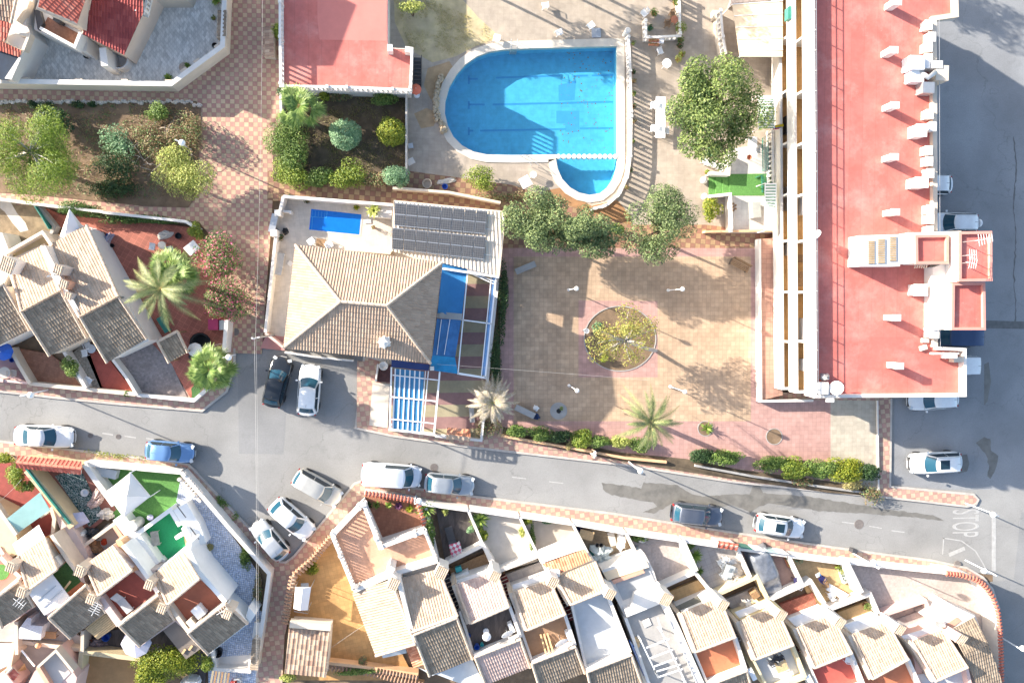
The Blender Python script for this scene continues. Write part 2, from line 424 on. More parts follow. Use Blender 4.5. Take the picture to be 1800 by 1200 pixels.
dmetal=mk('dark_metal',(.05,.05,.055),.5,.2,3)
gmetal=mk('green_painted_metal',(.03,.20,.16),.5,.15,3)
plast=mk('white_plastic',(.80,.80,.80),.35,.04,3)
bplast=mk('blue_plastic',(.02,.10,.45),.4,.15,3)
tplast=mk('turquoise_plastic',(.05,.42,.45),.4,.1,3)
terra=mk('terracotta',(.42,.16,.09),.85,.15,4)
black=mk('black_rubber',(.02,.02,.022),.7,.2,4)
wood=mk('weathered_wood',(.28,.17,.09),.8,.25,6)
palewood=mk('pale_wood',(.55,.38,.20),.75,.2,6)
mk('bark',(.17,.12,.085),.95,.3,8,bump=.6); mk('palebark',(.45,.41,.37),.9,.25,8,bump=.4); mk('palmbark',(.22,.16,.11),.95,.35,10,bump=.8); mk('frondstem',(.36,.30,.12),.7,.2,4)
soil=mk('bare_soil',(.20,.135,.085),.98,.3,1.2,stain=.55,bump=.8,stainscale=.5)
soild=mk('dark_garden_soil',(.115,.085,.055),.98,.4,1.6,stain=.5,bump=.8,stainscale=.6)
dirt=mk('yard_dirt',(.24,.18,.115),.98,.35,1.8,stain=.5,bump=.6)
redroof=tl('red_roof_membrane',(.56,.15,.12),(.60,.18,.15),1.0,0,False,.06,.022,.88,.75,.16,sy=60,off=0,pale=((.68,.36,.31),.5))
redroof2=mk('red_roof_coating_patch',(.61,.20,.165),.75,.06,.9,stain=.1)
turf=mk('artificial_turf',(.10,.25,.06),.95,.25,9,bump=.8)
turf2=mk('emerald_turf',(.02,.30,.12),.95,.12,9,bump=.6)
turf3=mk('dark_turf',(.05,.12,.035),.95,.25,9,bump=.8)
asph=None
def asphalt(name,base,blue=0):
    m,n,b=nodes(name); tc=N(n,'ShaderNodeTexCoord').outputs['Object']
    c=ramp(n,noise_(n,9,8,tc,.75),[(.3,mul(base,.86)),(.7,mul(base,1.1))])
    c=mixc(n,1,c,ramp(n,noise_(n,.16,6,tc,.6),[(.35,g(.80)),(.65,g(1.08))]),'MULTIPLY')
    c=mixc(n,1,c,ramp(n,noise_(n,.55,8,tc,.8),[(.55,g(1)),(.78,g(.72))]),'MULTIPLY')
    vo=N(n,'ShaderNodeTexVoronoi',feature='DISTANCE_TO_EDGE'); vo.inputs['Scale'].default_value=.09
    mp=N(n,'ShaderNodeMix',data_type='RGBA'); mp.inputs[0].default_value=.14
    nz=N(n,'ShaderNodeTexNoise'); nz.inputs['Scale'].default_value=.5; nz.inputs['Detail'].default_value=6; n.links.new(tc,nz.inputs[0])
    sc_=N(n,'ShaderNodeVectorMath',operation='SCALE'); sc_.inputs['Scale'].default_value=3.5; n.links.new(nz.outputs['Color'],sc_.inputs[0])
    ad=N(n,'ShaderNodeVectorMath',operation='ADD'); n.links.new(tc,ad.inputs[0]); n.links.new(sc_.outputs[0],ad.inputs[1]); n.links.new(ad.outputs[0],vo.inputs['Vector'])
    c=mixc(n,1,c,ramp(n,vo.outputs['Distance'],[(0,g(.78)),(.003,g(1))]),'MULTIPLY')
    n.links.new(c,b.inputs['Base Color']); b.inputs['Roughness'].default_value=.92; bumpit(n,b,noise_(n,40,3,tc),.25,.01)
    MATS[name]=m; return m
asph=asphalt('worn_asphalt',(.272,.268,.262)); asph2=asphalt('side_street_asphalt',(.262,.268,.28))
asphp=asphalt('newer_asphalt',(.238,.238,.24))
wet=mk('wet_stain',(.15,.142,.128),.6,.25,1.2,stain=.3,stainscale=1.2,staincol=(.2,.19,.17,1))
mark=mk('road_paint',(.39,.385,.378),.8,.12,4,stain=.8,stainscale=2.2,staincol=(.30,.29,.275,1))
prom=tl('promenade_tiles',(.46,.245,.20),(.55,.41,.27),.352,0,True,.12,.04,.7,stain=.22)
pave=tl('pavement_tiles',(.485,.275,.225),(.55,.405,.29),.40,-7,True,.14,.04,.7,stain=.25)
lane=tl('lane_tiles',(.31,.155,.105),(.42,.275,.15),.42,4,True,.15,.04,.65,stain=.3)
plaza=tl('plaza_tiles',(.49,.34,.225),(.54,.385,.26),.36,0,False,.12,.05,.8,stain=.32)
plazap=tl('plaza_pink_tiles',(.46,.27,.235),(.49,.295,.255),.36,0,False,.1,.04,.8,stain=.15)
plazac=tl('plaza_grey_tiles',(.46,.41,.33),(.49,.43,.35),.36,0,False,.08,.03,.85,stain=.2)
deckm=tl('pool_deck_paving',(.42,.35,.285),(.46,.385,.31),.5,0,False,.06,.015,.85,stain=.28)
patio=tl('villa_patio_tiles',(.58,.52,.45),(.62,.56,.49),.42,-6,False,.07,.02,.85,stain=.12)
herring=tl('driveway_setts',(.70,.68,.64),(.76,.74,.70),.17,35,False,.22,.06,.8,sy=.32,off=.5,stain=.15)
redtile=tl('red_patio_tiles',(.40,.125,.085),(.45,.15,.10),.42,30,False,.14,.035,1.5,stain=.3)
orangetile=tl('orange_patio_tiles',(.50,.27,.10),(.55,.31,.12),.33,-12,False,.14,.03,.8,stain=.2)
tantile=tl('tan_patio_tiles',(.53,.35,.17),(.57,.39,.2),.4,-20,False,.1,.03,.8,stain=.15)
browntile=tl('brown_brick_paving',(.34,.155,.095),(.38,.18,.11),.2,20,False,.18,.05,.8,off=.5,stain=.2)
charcoal=tl('charcoal_plank_tiles',(.085,.07,.065),(.11,.09,.085),.2,-24,False,.3,.03,.7,sy=.9,off=.5,stain=.1)
mosaic=tl('blue_white_mosaic',(.36,.43,.60),(.64,.66,.70),.11,38,True,.3,.05,.9,stain=.12)
greytile=tl('grey_patterned_tiles',(.40,.37,.36),(.45,.42,.41),.5,-20,False,.1,.05,.85,stain=.1)
pinkpave=tl('pinkish_setts',(.47,.40,.36),(.52,.44,.40),.14,0,False,.12,.05,.88,off=.5,stain=.12)
greypave=tl('grey_setts',(.30,.25,.235),(.35,.29,.27),.16,15,False,.2,.06,.85,off=.5,stain=.15)
reddeck=mk('red_terrace_floor',(.40,.105,.075),.8,.1,2,stain=.25)
orangedeck=mk('orange_terrace_floor',(.50,.17,.085),.8,.1,2,stain=.25)
paleblue=mk('pale_grey_terrace_floor',(.50,.53,.56),.8,.06,2,stain=.2)
r_cream=rooft('cream_roof_tiles',(.41,.30,.215),(.47,.35,.26),(.53,.41,.31))
r_villa=rooft('villa_roof_tiles',(.35,.25,.18),(.39,.285,.21),(.44,.325,.24))
r_pink=rooft('pinkish_roof_tiles',(.47,.33,.285),(.53,.385,.33),(.58,.44,.385))
r_dark=rooft('shaded_and_dark_roof_tiles',(.21,.16,.115),(.27,.21,.155),(.36,.285,.21))  # shade of slopes facing off the sun put into the colour; also dark roofs
r_red=rooft('red_roof_tiles',(.42,.09,.06),(.50,.13,.09),(.60,.24,.17))
r_maroon=rooft('maroon_roof_tiles',(.24,.04,.04),(.30,.055,.05),(.36,.08,.07))
r_orange=rooft('orange_roof_tiles',(.46,.17,.09),(.58,.26,.15),(.66,.36,.24))
r_tan=rooft('weathered_roof_tiles',(.24,.15,.11),(.36,.25,.18),(.50,.38,.28))
mat_cap=mk('ridge_tiles',(.56,.44,.34),.85,.15,3,stain=.2)
fo_pine=leafm('pine_needles',(.05,.125,.012),(.31,.40,.055))
fo_dark=leafm('dark_glossy_leaves',(.018,.05,.018),(.06,.12,.035))
fo_mid=leafm('mid_green_leaves',(.05,.12,.02),(.22,.31,.07))
fo_bright=leafm('bright_green_leaves',(.09,.17,.02),(.30,.36,.05))
fo_yel=leafm('yellow_green_leaves',(.20,.26,.05),(.50,.52,.15))
fo_lime=leafm('citrus_leaves',(.09,.16,.015),(.34,.36,.03))
fo_ball=leafm('grey_green_leaves',(.08,.20,.09),(.32,.48,.27))
fo_ficus=leafm('ficus_leaves',(.03,.07,.025),(.26,.33,.13))
fo_big=leafm('pepper_tree_leaves',(.04,.095,.02),(.27,.34,.10))
fo_aut=leafm('thin_autumn_leaves',(.20,.22,.04),(.46,.44,.12),(.42,.28,.08),.92)
fo_dry=leafm('dry_shrub_leaves',(.22,.13,.07),(.34,.26,.13),(.16,.24,.08),.7)
fo_boug=leafm('bougainvillea_leaves',(.04,.11,.03),(.24,.30,.09),(.75,.16,.30),.82)
fo_grass=leafm('dry_grass',(.30,.26,.10),(.46,.40,.17))
fo_ivy=leafm('ivy_leaves',(.03,.10,.02),(.13,.22,.05))
fr_date=leafm('date_palm_leaflets',(.11,.17,.05),(.33,.36,.16))
fr_fan=leafm('fan_palm_blades',(.08,.17,.03),(.28,.38,.10))
fr_dead=leafm('dead_palm_leaflets',(.36,.30,.22),(.58,.52,.42))
fr_agave=leafm('agave_blades',(.10,.20,.03),(.30,.40,.08))
tw_grey=mk('grey_twigs',(.44,.39,.34),.9,.2,5)
wat=clear('pool_water',(.72,.94,.99)); wat2=clear('plunge_pool_water',(.60,.86,.97))
plf=tl('pool_floor_mosaic',(.10,.43,.64),(.115,.46,.67),.3,0,False,.05,.02,.92,stain=.12)
plf2=tl('blue_pool_mosaic',(.005,.13,.50),(.008,.16,.55),.2,-5,False,.06,.03,.85,stain=.05)
plline=mk('lane_line_tiles',(.05,.27,.52),.6,.06,2)
glassd=emissionless_glass('dark_window_glass',(.012,.03,.045))
glassc=emissionless_glass('windscreen_glass',(.016,.07,.11))
bluetarp=mk('blue_tarpaulin',(.03,.20,.45),.55,.1,1.2,stain=.15)
blueglass=clear('blue_pvc_sheet',(.22,.55,.85),)
awncream=mk('cream_awning_cloth',(.72,.57,.40),.9,.05,1)
awnwhite=mk('white_awning_cloth',(.80,.77,.75),.9,.04,1)
awngreen=mk('green_awning_stripe',(.16,.28,.20),.85,.1,2)
solar=None
def panelmat():
    m,n,b=nodes('solar_cells'); tc=N(n,'ShaderNodeTexCoord').outputs['Object']
    mp=N(n,'ShaderNodeMapping'); mp.inputs['Rotation'].default_value=(0,0,R(5)); n.links.new(tc,mp.inputs[0])
    br=N(n,'ShaderNodeTexBrick'); br.offset=0; br.inputs['Scale'].default_value=5.6; br.inputs['Brick Width'].default_value=1; br.inputs['Row Height'].default_value=1; br.inputs['Mortar Size'].default_value=.07
    br.inputs['Color1'].default_value=(.06,.062,.07,1); br.inputs['Color2'].default_value=(.075,.078,.085,1); br.inputs['Mortar'].default_value=(.15,.15,.155,1)
    n.links.new(mp.outputs[0],br.inputs[0]); n.links.new(br.outputs[0],b.inputs['Base Color']); b.inputs['Roughness'].default_value=.22; return m
solar=panelmat()
# ================================================================ ground, roads, pavements
def rag(pts,amp=2.2,step=5):
    out=[]
    for i in range(len(pts)):
        (x0,y0),(x1,y1)=pts[i],pts[(i+1)%len(pts)]; k=max(1,int(math.hypot(x1-x0,y1-y0)/step))
        for j in range(k): t=j/k; x=x0+(x1-x0)*t; y=y0+(y1-y0)*t; out.append((x+amp*mnoise.noise(Vector((x*.11,y*.11,1)))*1.5,y+amp*mnoise.noise(Vector((x*.13,y*.13,5)))))
    return out
def holed(outer,holes,z,name,mat,mb=None):
    bm=bmesh.new(); ed=[]
    for loop in [outer]+holes:
        vs=[bm.verts.new((p[0],p[1],z)) for p in loop]
        for i in range(len(vs)): ed.append(bm.edges.new((vs[i],vs[(i+1)%len(vs)])))
    bmesh.ops.triangle_fill(bm,edges=ed,use_beauty=True,use_dissolve=False)
    for f in bm.faces:
        if f.normal.z<0: f.normal_flip()
    me=bpy.data.meshes.new(name); bm.to_mesh(me); bm.free(); me.materials.append(mat)
    o=bpy.data.objects.new(name,me); sc.collection.objects.link(o); o['kind']='structure'; return o
def offs(W,d):
    n=len(W); W=[Vector((q[0],q[1])) for q in W]; out=[]; ar=sum(W[i].x*W[(i+1)%n].y-W[(i+1)%n].x*W[i].y for i in range(n)); d=d if ar>0 else -d
    for i in range(n):
        d1=(W[i]-W[i-1]).normalized(); d2=(W[(i+1)%n]-W[i]).normalized(); t=(d1+d2).normalized(); nn=Vector((t.y,-t.x)); out.append(W[i]+nn*d/max(.4,nn.dot(Vector((d1.y,-d1.x)))))
    return out
POOL=[P(x,y,.05) for x,y in ((1084,82),(1000,84),(930,86),(885,88),(860,92),(838,100),(818,114),(803,131),(790,153),(783,178),(782,200),(787,221),(797,241),(812,256),(832,267),(855,272),(900,273),(977,272),(977,280),(980,297),(988,315),(1002,330),(1018,339),(1036,343),(1054,340),(1068,329),(1078,314),(1084,295),(1085,278))]
PLUNGE=[P(x,y,.1) for x,y in ((546,366),(637,376),(633,414),(542,405))]
s=1500; holed([(-s,-s),(s,-s),(s,s),(-s,s)],[POOL,PLUNGE],-.06,'ground',soil)
mb=MB(); mb.sheet([(-120,665),(380,690),(400,600),(650,600),(650,740),(1100,800),(1560,850),(1560,690),(1600,690),(1600,-160),(2000,-160),(2000,1340),(1745,1340),(1745,1010),(1640,995),(1080,915),(830,885),(660,860),(600,880),(500,1005),(440,945),(330,825),(-120,790)],0); st('road',mb,asph)
mb=MB(); mb.sheet([(1572,690),(1600,690),(1600,-160),(2000,-160),(2000,860),(1572,860)],.004); st('side_street',mb,asph2)
mb=MB(); mb.sheet([(1740,1022),(1782,1018),(1795,900),(2000,905),(2000,1340),(1755,1340)],.004); st('asphalt_patch',mb,asphp)
mb=MB(); mb.sheet([(418,645),(505,645),(503,720),(498,798),(420,797)],.004); st('asphalt_patch',mb,asphp)
# wet trails along the gutter
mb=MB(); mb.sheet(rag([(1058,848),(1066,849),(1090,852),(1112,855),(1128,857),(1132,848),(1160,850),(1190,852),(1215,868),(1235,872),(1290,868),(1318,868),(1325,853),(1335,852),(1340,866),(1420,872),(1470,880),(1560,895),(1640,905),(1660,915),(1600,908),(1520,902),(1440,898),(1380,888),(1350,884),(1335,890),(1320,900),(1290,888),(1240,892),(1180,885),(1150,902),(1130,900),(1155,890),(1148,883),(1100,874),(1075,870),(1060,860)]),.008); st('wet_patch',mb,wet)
mb=MB(); mb.sheet(rag([(1716,778),(1730,768),(1742,771),(1740,790),(1755,800),(1752,820),(1740,842),(1736,836),(1738,818),(1734,800)]),.008)
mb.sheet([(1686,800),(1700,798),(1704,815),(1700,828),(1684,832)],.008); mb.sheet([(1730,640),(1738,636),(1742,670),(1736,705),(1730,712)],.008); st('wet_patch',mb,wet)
mb=MB()
tp_=[(1783+2*math.sin(a*.31)+random.uniform(-1,1),570-a*6) for a in range(56)]; mb.sheet(tp_+[(x+random.uniform(.8,3.2),y) for x,y in tp_[::-1]],.008)
mb.sheet([(1733,563),(1800,565),(1800,578),(1734,577)],.0085); st('tar_seam',mb,mk('tar',(.12,.118,.115),.7,.2,3))
# painted markings
mb=MB()
for x,y,x2,y2,wd in ((180,761,199,764,.10),(219,766,239,769,.10),(257,770,275,773,.10),(1528,924,1550,928,.09),(1567,932,1590,935,.09),(1480,917,1505,920,.09),(900,838,925,841,.09),(965,846,990,849,.09)):
    mb.beam(P(x,y,.006),P(x2,y2,.006),wd,.004)
mb.beam(P(1747,902,.006),P(1747,1003,.006),.38,.004)            # stop line
mb.beam(P(1668,975,.006),P(1696,963,.006),.34,.004)
for a,b in zip(((1658,945),(1690,950),(1715,968),(1728,990)),((1690,950),(1715,968),(1728,990),(1735,1004))): mb.beam(P(*a,.006),P(*b,.006),.1,.004)
mb.beam(P(1659,943,.006),P(1657,974,.006),.1,.004)
st('road_marking',mb,mark)
def text(txt,body,size,mat,loc,rot,parent=None,name='lettering',ext=.002,xs=1,ys=1):
    cu=bpy.data.curves.new(name,'FONT'); cu.body=txt; cu.size=size; cu.extrude=ext; cu.align_x='CENTER'; cu.align_y='CENTER'
    o=bpy.data.objects.new(name,cu); sc.collection.objects.link(o)
    dg=bpy.context.evaluated_depsgraph_get(); me=bpy.data.meshes.new_from_object(o.evaluated_get(dg)); bpy.data.objects.remove(o)
    for v in me.vertices: v.co.x*=xs; v.co.y*=ys
    me.materials.clear(); me.materials.append(mat)
    q=bpy.data.objects.new(name,me); sc.collection.objects.link(q); q.location=loc; q.rotation_euler=rot
    if parent: q.parent=parent
    return q
o=text('STOP',None,1.25,mark,P(1695,919,.008),(0,0,R(-90)),name='stop_lettering',xs=.82,ys=2.8,ext=.003); o['kind']='structure'
# pavements: raised, chequered, with a stone kerb
def pav(pts,mat=pave,z=.12,name='pavement'):
    mb=MB(); mb.prism(pts,z,-.05); return st(name,mb,mat)
def kerb(pts,z=.13,wd=.17):
    mb=MB(); mb.wall(pts,z,-.05,wd); return st('kerb',mb,kerbm)
KA=[(-120,680),(0,688),(100,699),(200,709),(355,722),(398,688),(412,642),(412,612)]
pav([(-120,640),(0,655),(300,690),(395,640),(398,560),(412,560)]+KA[::-1]); kerb(KA)
KB=[(-120,768),(0,776),(149,793),(267,807),(331,816),(344,829),(385,873),(443,933),(478,975),(490,987),(502,988),(517,977),(623,850),(645,843),(660,847),(730,858),(830,872),(1080,903),(1200,922),(1330,942),(1480,964),(1560,975),(1640,985),(1700,998),(1728,1014),(1745,1035),(1757,1070)]
pav(KB+[(1757,1340),(1742,1340),(1742,1100),(1700,1025),(1480,995),(1100,945),(880,915),(740,900),(640,885),(590,950),(520,1020),(500,1120),(490,1330),(400,1330),(450,1120),(460,1010),(330,850),(0,820),(-120,810)]); kerb(KB)
KC=[(412,612),(640,622),(640,628),(625,752),(690,766),(830,786),(1100,817),(1290,847),(1500,868),(1560,874),(1700,890),(1716,886),(1720,878),(1712,869),(1565,855),(1567,700)]
pav([(640,628),(625,752),(690,766),(830,786),(1100,817),(1290,847),(1500,868),(1560,874),(1700,890),(1716,886),(1720,878),(1712,869),(1565,855),(1567,700),(1535,690),(1500,690),(1100,690),(700,620)]); kerb(KC[1:])
pav([(-120,100),(300,100),(380,-160),(520,-160),(520,345),(480,345),(460,622),(395,620),(390,440),(350,390),(-120,350)],prom,.10,'promenade')
pav([(470,300),(715,300),(900,325),(960,345),(1110,395),(1240,395),(1370,410),(1370,460),(880,455),(880,380),(470,352)],lane,.101,'footpath')
# manholes, drain covers
def cover(label,x,y,r,z,mat=dmetal):
    c=P(x,y,z); mb=MB(); mb.lathe(c,[(r,-.02),(r,.012),(r*.92,.016),(r*.9,.008),(.03,.008)],24)
    for i in range(-3,4):
        h=math.sqrt(max(0,(r*.85)**2-(i*r*.25)**2)); mb.box((c.x+i*r*.25,c.y,c.z+.012),(.025,2*h,.008))
    one('manhole_cover',label,'manhole cover',mb,mat)
man=mk('cast_iron',(.17,.15,.14),.6,.2,6)
for l,x,y,r,z in (('round iron manhole cover in the road near the dashed line, left one of two',159,765,.2,.004),('round iron manhole cover in the road near the dashed line, right one of two',208,767,.2,.004),('large rusty manhole cover in the middle of the road near the stop lettering',1510,921,.42,.004),('round manhole cover beside the road behind the grey estate car',763,821,.32,.004),
    ('round cover set in the pavement near the curved wall corner',1683,991,.3,.12),('round iron cover in the chequered promenade beside the bougainvillea',414,583,.3,.10)): cover(l,x,y,r,z,man)
# ================================================================ generic small things
def chair(label,x,y,rot,z=.15,mat=None,group=None,arms=True,col='chair'):
    c=P(x,y,z); t=T('garden_chair',label,'chair',(c.x,c.y,z),group); mat=mat or plast; M=Matrix.Rotation(R(rot),3,'Z')
    def B(n,lst):
        mb=MB()
        for p,q in lst:
            v=M@Vector(p); mb.box((c.x+v.x,c.y+v.y,z+v.z),q,R(rot))
        part(n,mb,mat,t)
    B('seat',[((0,0,.42),(.46,.44,.04))])
    mb=MB(); lo=[M@Vector((sx*.22,-.22,.42)) for sx in (-1,1)]; hi=[M@Vector((sx*.19,-.33,.85)) for sx in (-1,1)]
    for i in range(5):
        a=lo[0].lerp(lo[1],(i+.1)/5); b=hi[0].lerp(hi[1],(i+.1)/5); mb.beam(Vector(c)+a,Vector(c)+b,.05,.03)
    mb.beam(Vector(c)+hi[0],Vector(c)+hi[1],.05,.05); part('backrest',mb,mat,t)
    for sx in (-1,1):
        for sy in (-1,1): B('leg',[((sx*.2,sy*.19,.2),(.04,.04,.4))])
        if arms: B('armrest',[((sx*.25,-.03,.63),(.05,.42,.03)),((sx*.25,.15,.5),(.04,.04,.26))])
    return t
def table(label,x,y,w,d,rot,z=.15,h=.73,mat=None,legm=None,round_=False,group=None,cloth=None):
    c=P(x,y,z); t=T('garden_table',label,'table',(c.x,c.y,z),group); mat=mat or plast; mb=MB()
    if round_: mb.lathe((c.x,c.y,z+h),[(w/2-.02,-.04),(w/2,-.02),(w/2,0),(.05,.004)],24)
    else: mb.box((c.x,c.y,z+h-.02),(w,d,.045),R(rot))
    part('tabletop',mb,mat,t)
    M=Matrix.Rotation(R(rot),3,'Z')
    for sx in (-1,1):
        for sy in (-1,1):
            f=.3 if round_ else .44
            v=M@Vector((sx*w*f,sy*d*f,0)); mb=MB(); mb.tube([(c.x+v.x,c.y+v.y,z),(c.x+v.x*.95,c.y+v.y*.95,z+h-.04)],.025,6); part('leg',mb,legm or mat,t)
    if cloth:
        mb=MB(); mb.box((c.x,c.y,z+h+.006),(w+.06,d+.06,.008),R(rot))
        for sx,sy,a,b in ((1,0,.008,d+.06),(-1,0,.008,d+.06),(0,1,w+.06,.008),(0,-1,w+.06,.008)):
            v=M@Vector((sx*(w/2+.033),sy*(d/2+.033),0)); mb.box((c.x+v.x,c.y+v.y,z+h-.1),(a,b,.2),R(rot))
        one('tablecloth',cloth[0],'tablecloth',mb,cloth[1])
    return t
def pot(label,x,y,z=.15,r=.2,h=.35,leaf=None,n=160,spread=.3,mat=None,lh=.35,cat='potted plant',group=None):
    c=P(x,y,z); t=T('potted_plant',label,cat,(c.x,c.y,z),group); mb=MB()
    mb.lathe(c,[(r*.7,0),(r*.98,h*.85),(r*1.1,h*.86),(r*1.1,h),(r*.9,h),(r*.88,h*.85)],14); part('pot',mb,mat or terra,t)
    mb=MB(); leaves(mb,[((c.x,c.y,z+h+lh*.45),(spread,spread,lh*.7))],n,(.08,.17)); part('foliage',mb,leaf or fo_mid,t); return t
def acunit(label,x,y,z,rot,w=.85,d=.35,h=.6,fans=1,mat=None,group=None):
    c=P(x,y,z); t=T('air_conditioner',label,'air conditioner',(c.x,c.y,c.z),group); M=Matrix.Rotation(R(rot),3,'Z')
    mb=MB(); mb.box((c.x,c.y,z+h/2+.06),(w,d,h),R(rot)); 
    for sx in (-1,1): v=M@Vector((sx*w*.35,0,0)); mb.box((c.x+v.x,c.y+v.y,z+.03),(.06,d*1.05,.06),R(rot))
    part('casing',mb,mat or plast,t)
    mb=MB()
    v=M@Vector((0,-d/2-.012,0)); mb.box((c.x+v.x,c.y+v.y,z+h/2+.06),(w*.6,.02,h*.8),R(rot)); part('grille',mb,dmetal,t)
    return t
def dish(label,x,y,z,r,az,el,mat=None,base=None,group=None):
    """satellite dish: bowl looking along azimuth az, elevation el, on a stub mast"""
    c=P(x,y,z); b=Vector((c.x,c.y,base if base is not None else z-.7)); t=T('satellite_dish',label,'satellite dish',b,group)
    d=Vector((math.cos(R(az))*math.cos(R(el)),math.sin(R(az))*math.cos(R(el)),math.sin(R(el)))); M=d.to_track_quat('Z','Y').to_matrix()
    mb=MB(); prof=[(r*i/6+.001,.22*r*(i/6)**2) for i in range(7)]+[(r*.985*i/6+.001,.22*r*(i/6)**2+.02) for i in range(6,-1,-1)]
    mb.lathe((0,0,0),prof,24); mb.v=[tuple(c+M@Vector(v)) for v in mb.v]; part('bowl',mb,mat or white_m,t,True)
    mb=MB(); f=c+d*r*.95; lo=c+M@Vector((0,-r,.22*r)); mb.tube([lo,f],.02,5); mb.tube([c+M@Vector((r*.8,.4*r,.2*r)),f],.01,4); mb.tube([c+M@Vector((-r*.8,.4*r,.2*r)),f],.01,4); mb.tube([f-d*.1,f+d*.1],.05,8); part('feed_arm',mb,steel,t)
    mb=MB(); mb.tube([b,(b.x,b.y,c.z-.12),c-d*.03],.035,8); part('mast',mb,steel,t)
    return t
white_m=mk('white_enamel',(.78,.78,.77),.35,.03,2)
def parasol(label,x,y,z,r,mat,zb=.1,n=8):
    c=P(x,y,z); t=T('parasol',label,'parasol',(c.x,c.y,zb)); mb=MB(); k=n*2
    o=[(c.x+r*(1 if j%2==0 else .95)*math.cos(j*math.pi/n),c.y+r*(1 if j%2==0 else .95)*math.sin(j*math.pi/n),c.z-(.35 if j%2==0 else .31)) for j in range(k)]
    mb.add([(c.x,c.y,c.z)]+o,[(0,1+j,1+(j+1)%k) for j in range(k)]); mb.add([(c.x,c.y,c.z-.03)]+[(a,b,h-.12) for a,b,h in o],[(1+j,1+(j+1)%k,) + (1+(j+1)%k,) if False else (0,1+(j+1)%k,1+j) for j in range(k)])
    part('canopy',mb,mat,t); mb=MB(); mb.tube([(c.x,c.y,zb),(c.x,c.y,c.z)],.025,8); mb.lathe((c.x,c.y,zb),[(.25,0),(.22,.08),(.04,.1)],12); part('pole',mb,wmetal,t); return t
def bucket(label,x,y,z,r,mat,h=.3,cat='bucket',name='bucket',group=None):
    c=P(x,y,z); mb=MB(); mb.lathe(c,[(r*.75,0),(r,h),(r*1.07,h),(r*.93,h),(r*.7,.03)],14); return one(name,label,cat,mb,mat,group)
def planter(label,x,y,z,L,W,rot,h=.3,mat=None,leaf=None,n=150,lh=.25):
    c=P(x,y,z); t=T('planter',label,'planter',(c.x,c.y,z)); mb=MB(); M=Matrix.Rotation(R(rot),3,'Z')
    for a,b,l,w_ in ((0,W/2,L,.04),(0,-W/2,L,.04),(L/2,0,.04,W),(-L/2,0,.04,W)):
        v=M@Vector((a,b,0)); mb.box((c.x+v.x,c.y+v.y,z+h/2),(l,w_,h),R(rot))
    mb.box((c.x,c.y,z+h*.4),(L-.04,W-.04,h*.8),R(rot)); part('trough',mb,mat or plast,t)
    if leaf:
        cl=[]
        for i in range(4): v=M@Vector(((i-1.5)*L/4,0,0)); cl.append(((c.x+v.x,c.y+v.y,z+h+lh*.5),(L/6,W*.7,lh)))
        part('foliage',leaves(MB(),cl,n,(.08,.16)),leaf,t)
    return t
def lump(label,name,cat,x,y,z,rx,ry,h,mat,seed=0,rot=0,sharp=.35):
    """draped or heaped soft thing: uneven dome"""
    c=P(x,y,z); mb=MB(); n=22; k=7; rx*=PX; ry*=PX; ca,sa=math.cos(R(rot)),math.sin(R(rot))
    for i in range(k+1):
        f=i/k
        for j in range(n):
            a=2*math.pi*j/n; q=Vector((math.cos(a)*2+seed*3.1,math.sin(a)*2,f*2)); w_=1+sharp*mnoise.noise(q)
            r=math.cos(f*math.pi/2)**.7; X,Y=rx*r*w_*math.cos(a),ry*r*w_*math.sin(a)
            mb.v.append((c.x+X*ca-Y*sa,c.y+X*sa+Y*ca,z+h*math.sin(f*math.pi/2)*(1+.35*mnoise.noise(q*1.7))))
    for i in range(k):
        for j in range(n):
            a=i*n+j; b=i*n+(j+1)%n; mb.f.append((a,b,b+n,a+n)); mb.m.append(0)
    return one(name,label,cat,mb,mat)
# ---------------------------------------------------------------- cars (local: nose at +x)
def carmat(name,col,metal=.35,rough=.38):
    m,n,b=nodes(name); tc=N(n,'ShaderNodeTexCoord').outputs['Object']
    n.links.new(ramp(n,noise_(n,2,5,tc,.7),[(.3,mul(col,.9)),(.7,mul(col,1.05))]),b.inputs['Base Color'])
    b.inputs['Metallic'].default_value=metal; b.inputs['Roughness'].default_value=rough; b.inputs['Coat Weight'].default_value=.8; b.inputs['Coat Roughness'].default_value=.06; return m
headm=emissionless_glass('headlight_glass',(.55,.58,.6),.1); tailm=emissionless_glass('tail_light_lens',(.35,.02,.02),.15); trimm=mk('grey_plastic_trim',(.06,.06,.065),.6,.1,5); rimm=mk('alloy_rim',(.45,.46,.47),.3,.05,5,metal=.8); platem=mk('number_plate',(.7,.7,.7),.4,.05,5)
KINDS={'hatch':(.25,.43,.84,.965,.97),'sedan':(.27,.43,.70,.86,.96),'suv':(.25,.41,.88,.975,.97),'van':(.13,.27,.955,.988,1.0),'wagon':(.26,.43,.88,.975,.97),'mpv':(.20,.36,.90,.98,.98)}
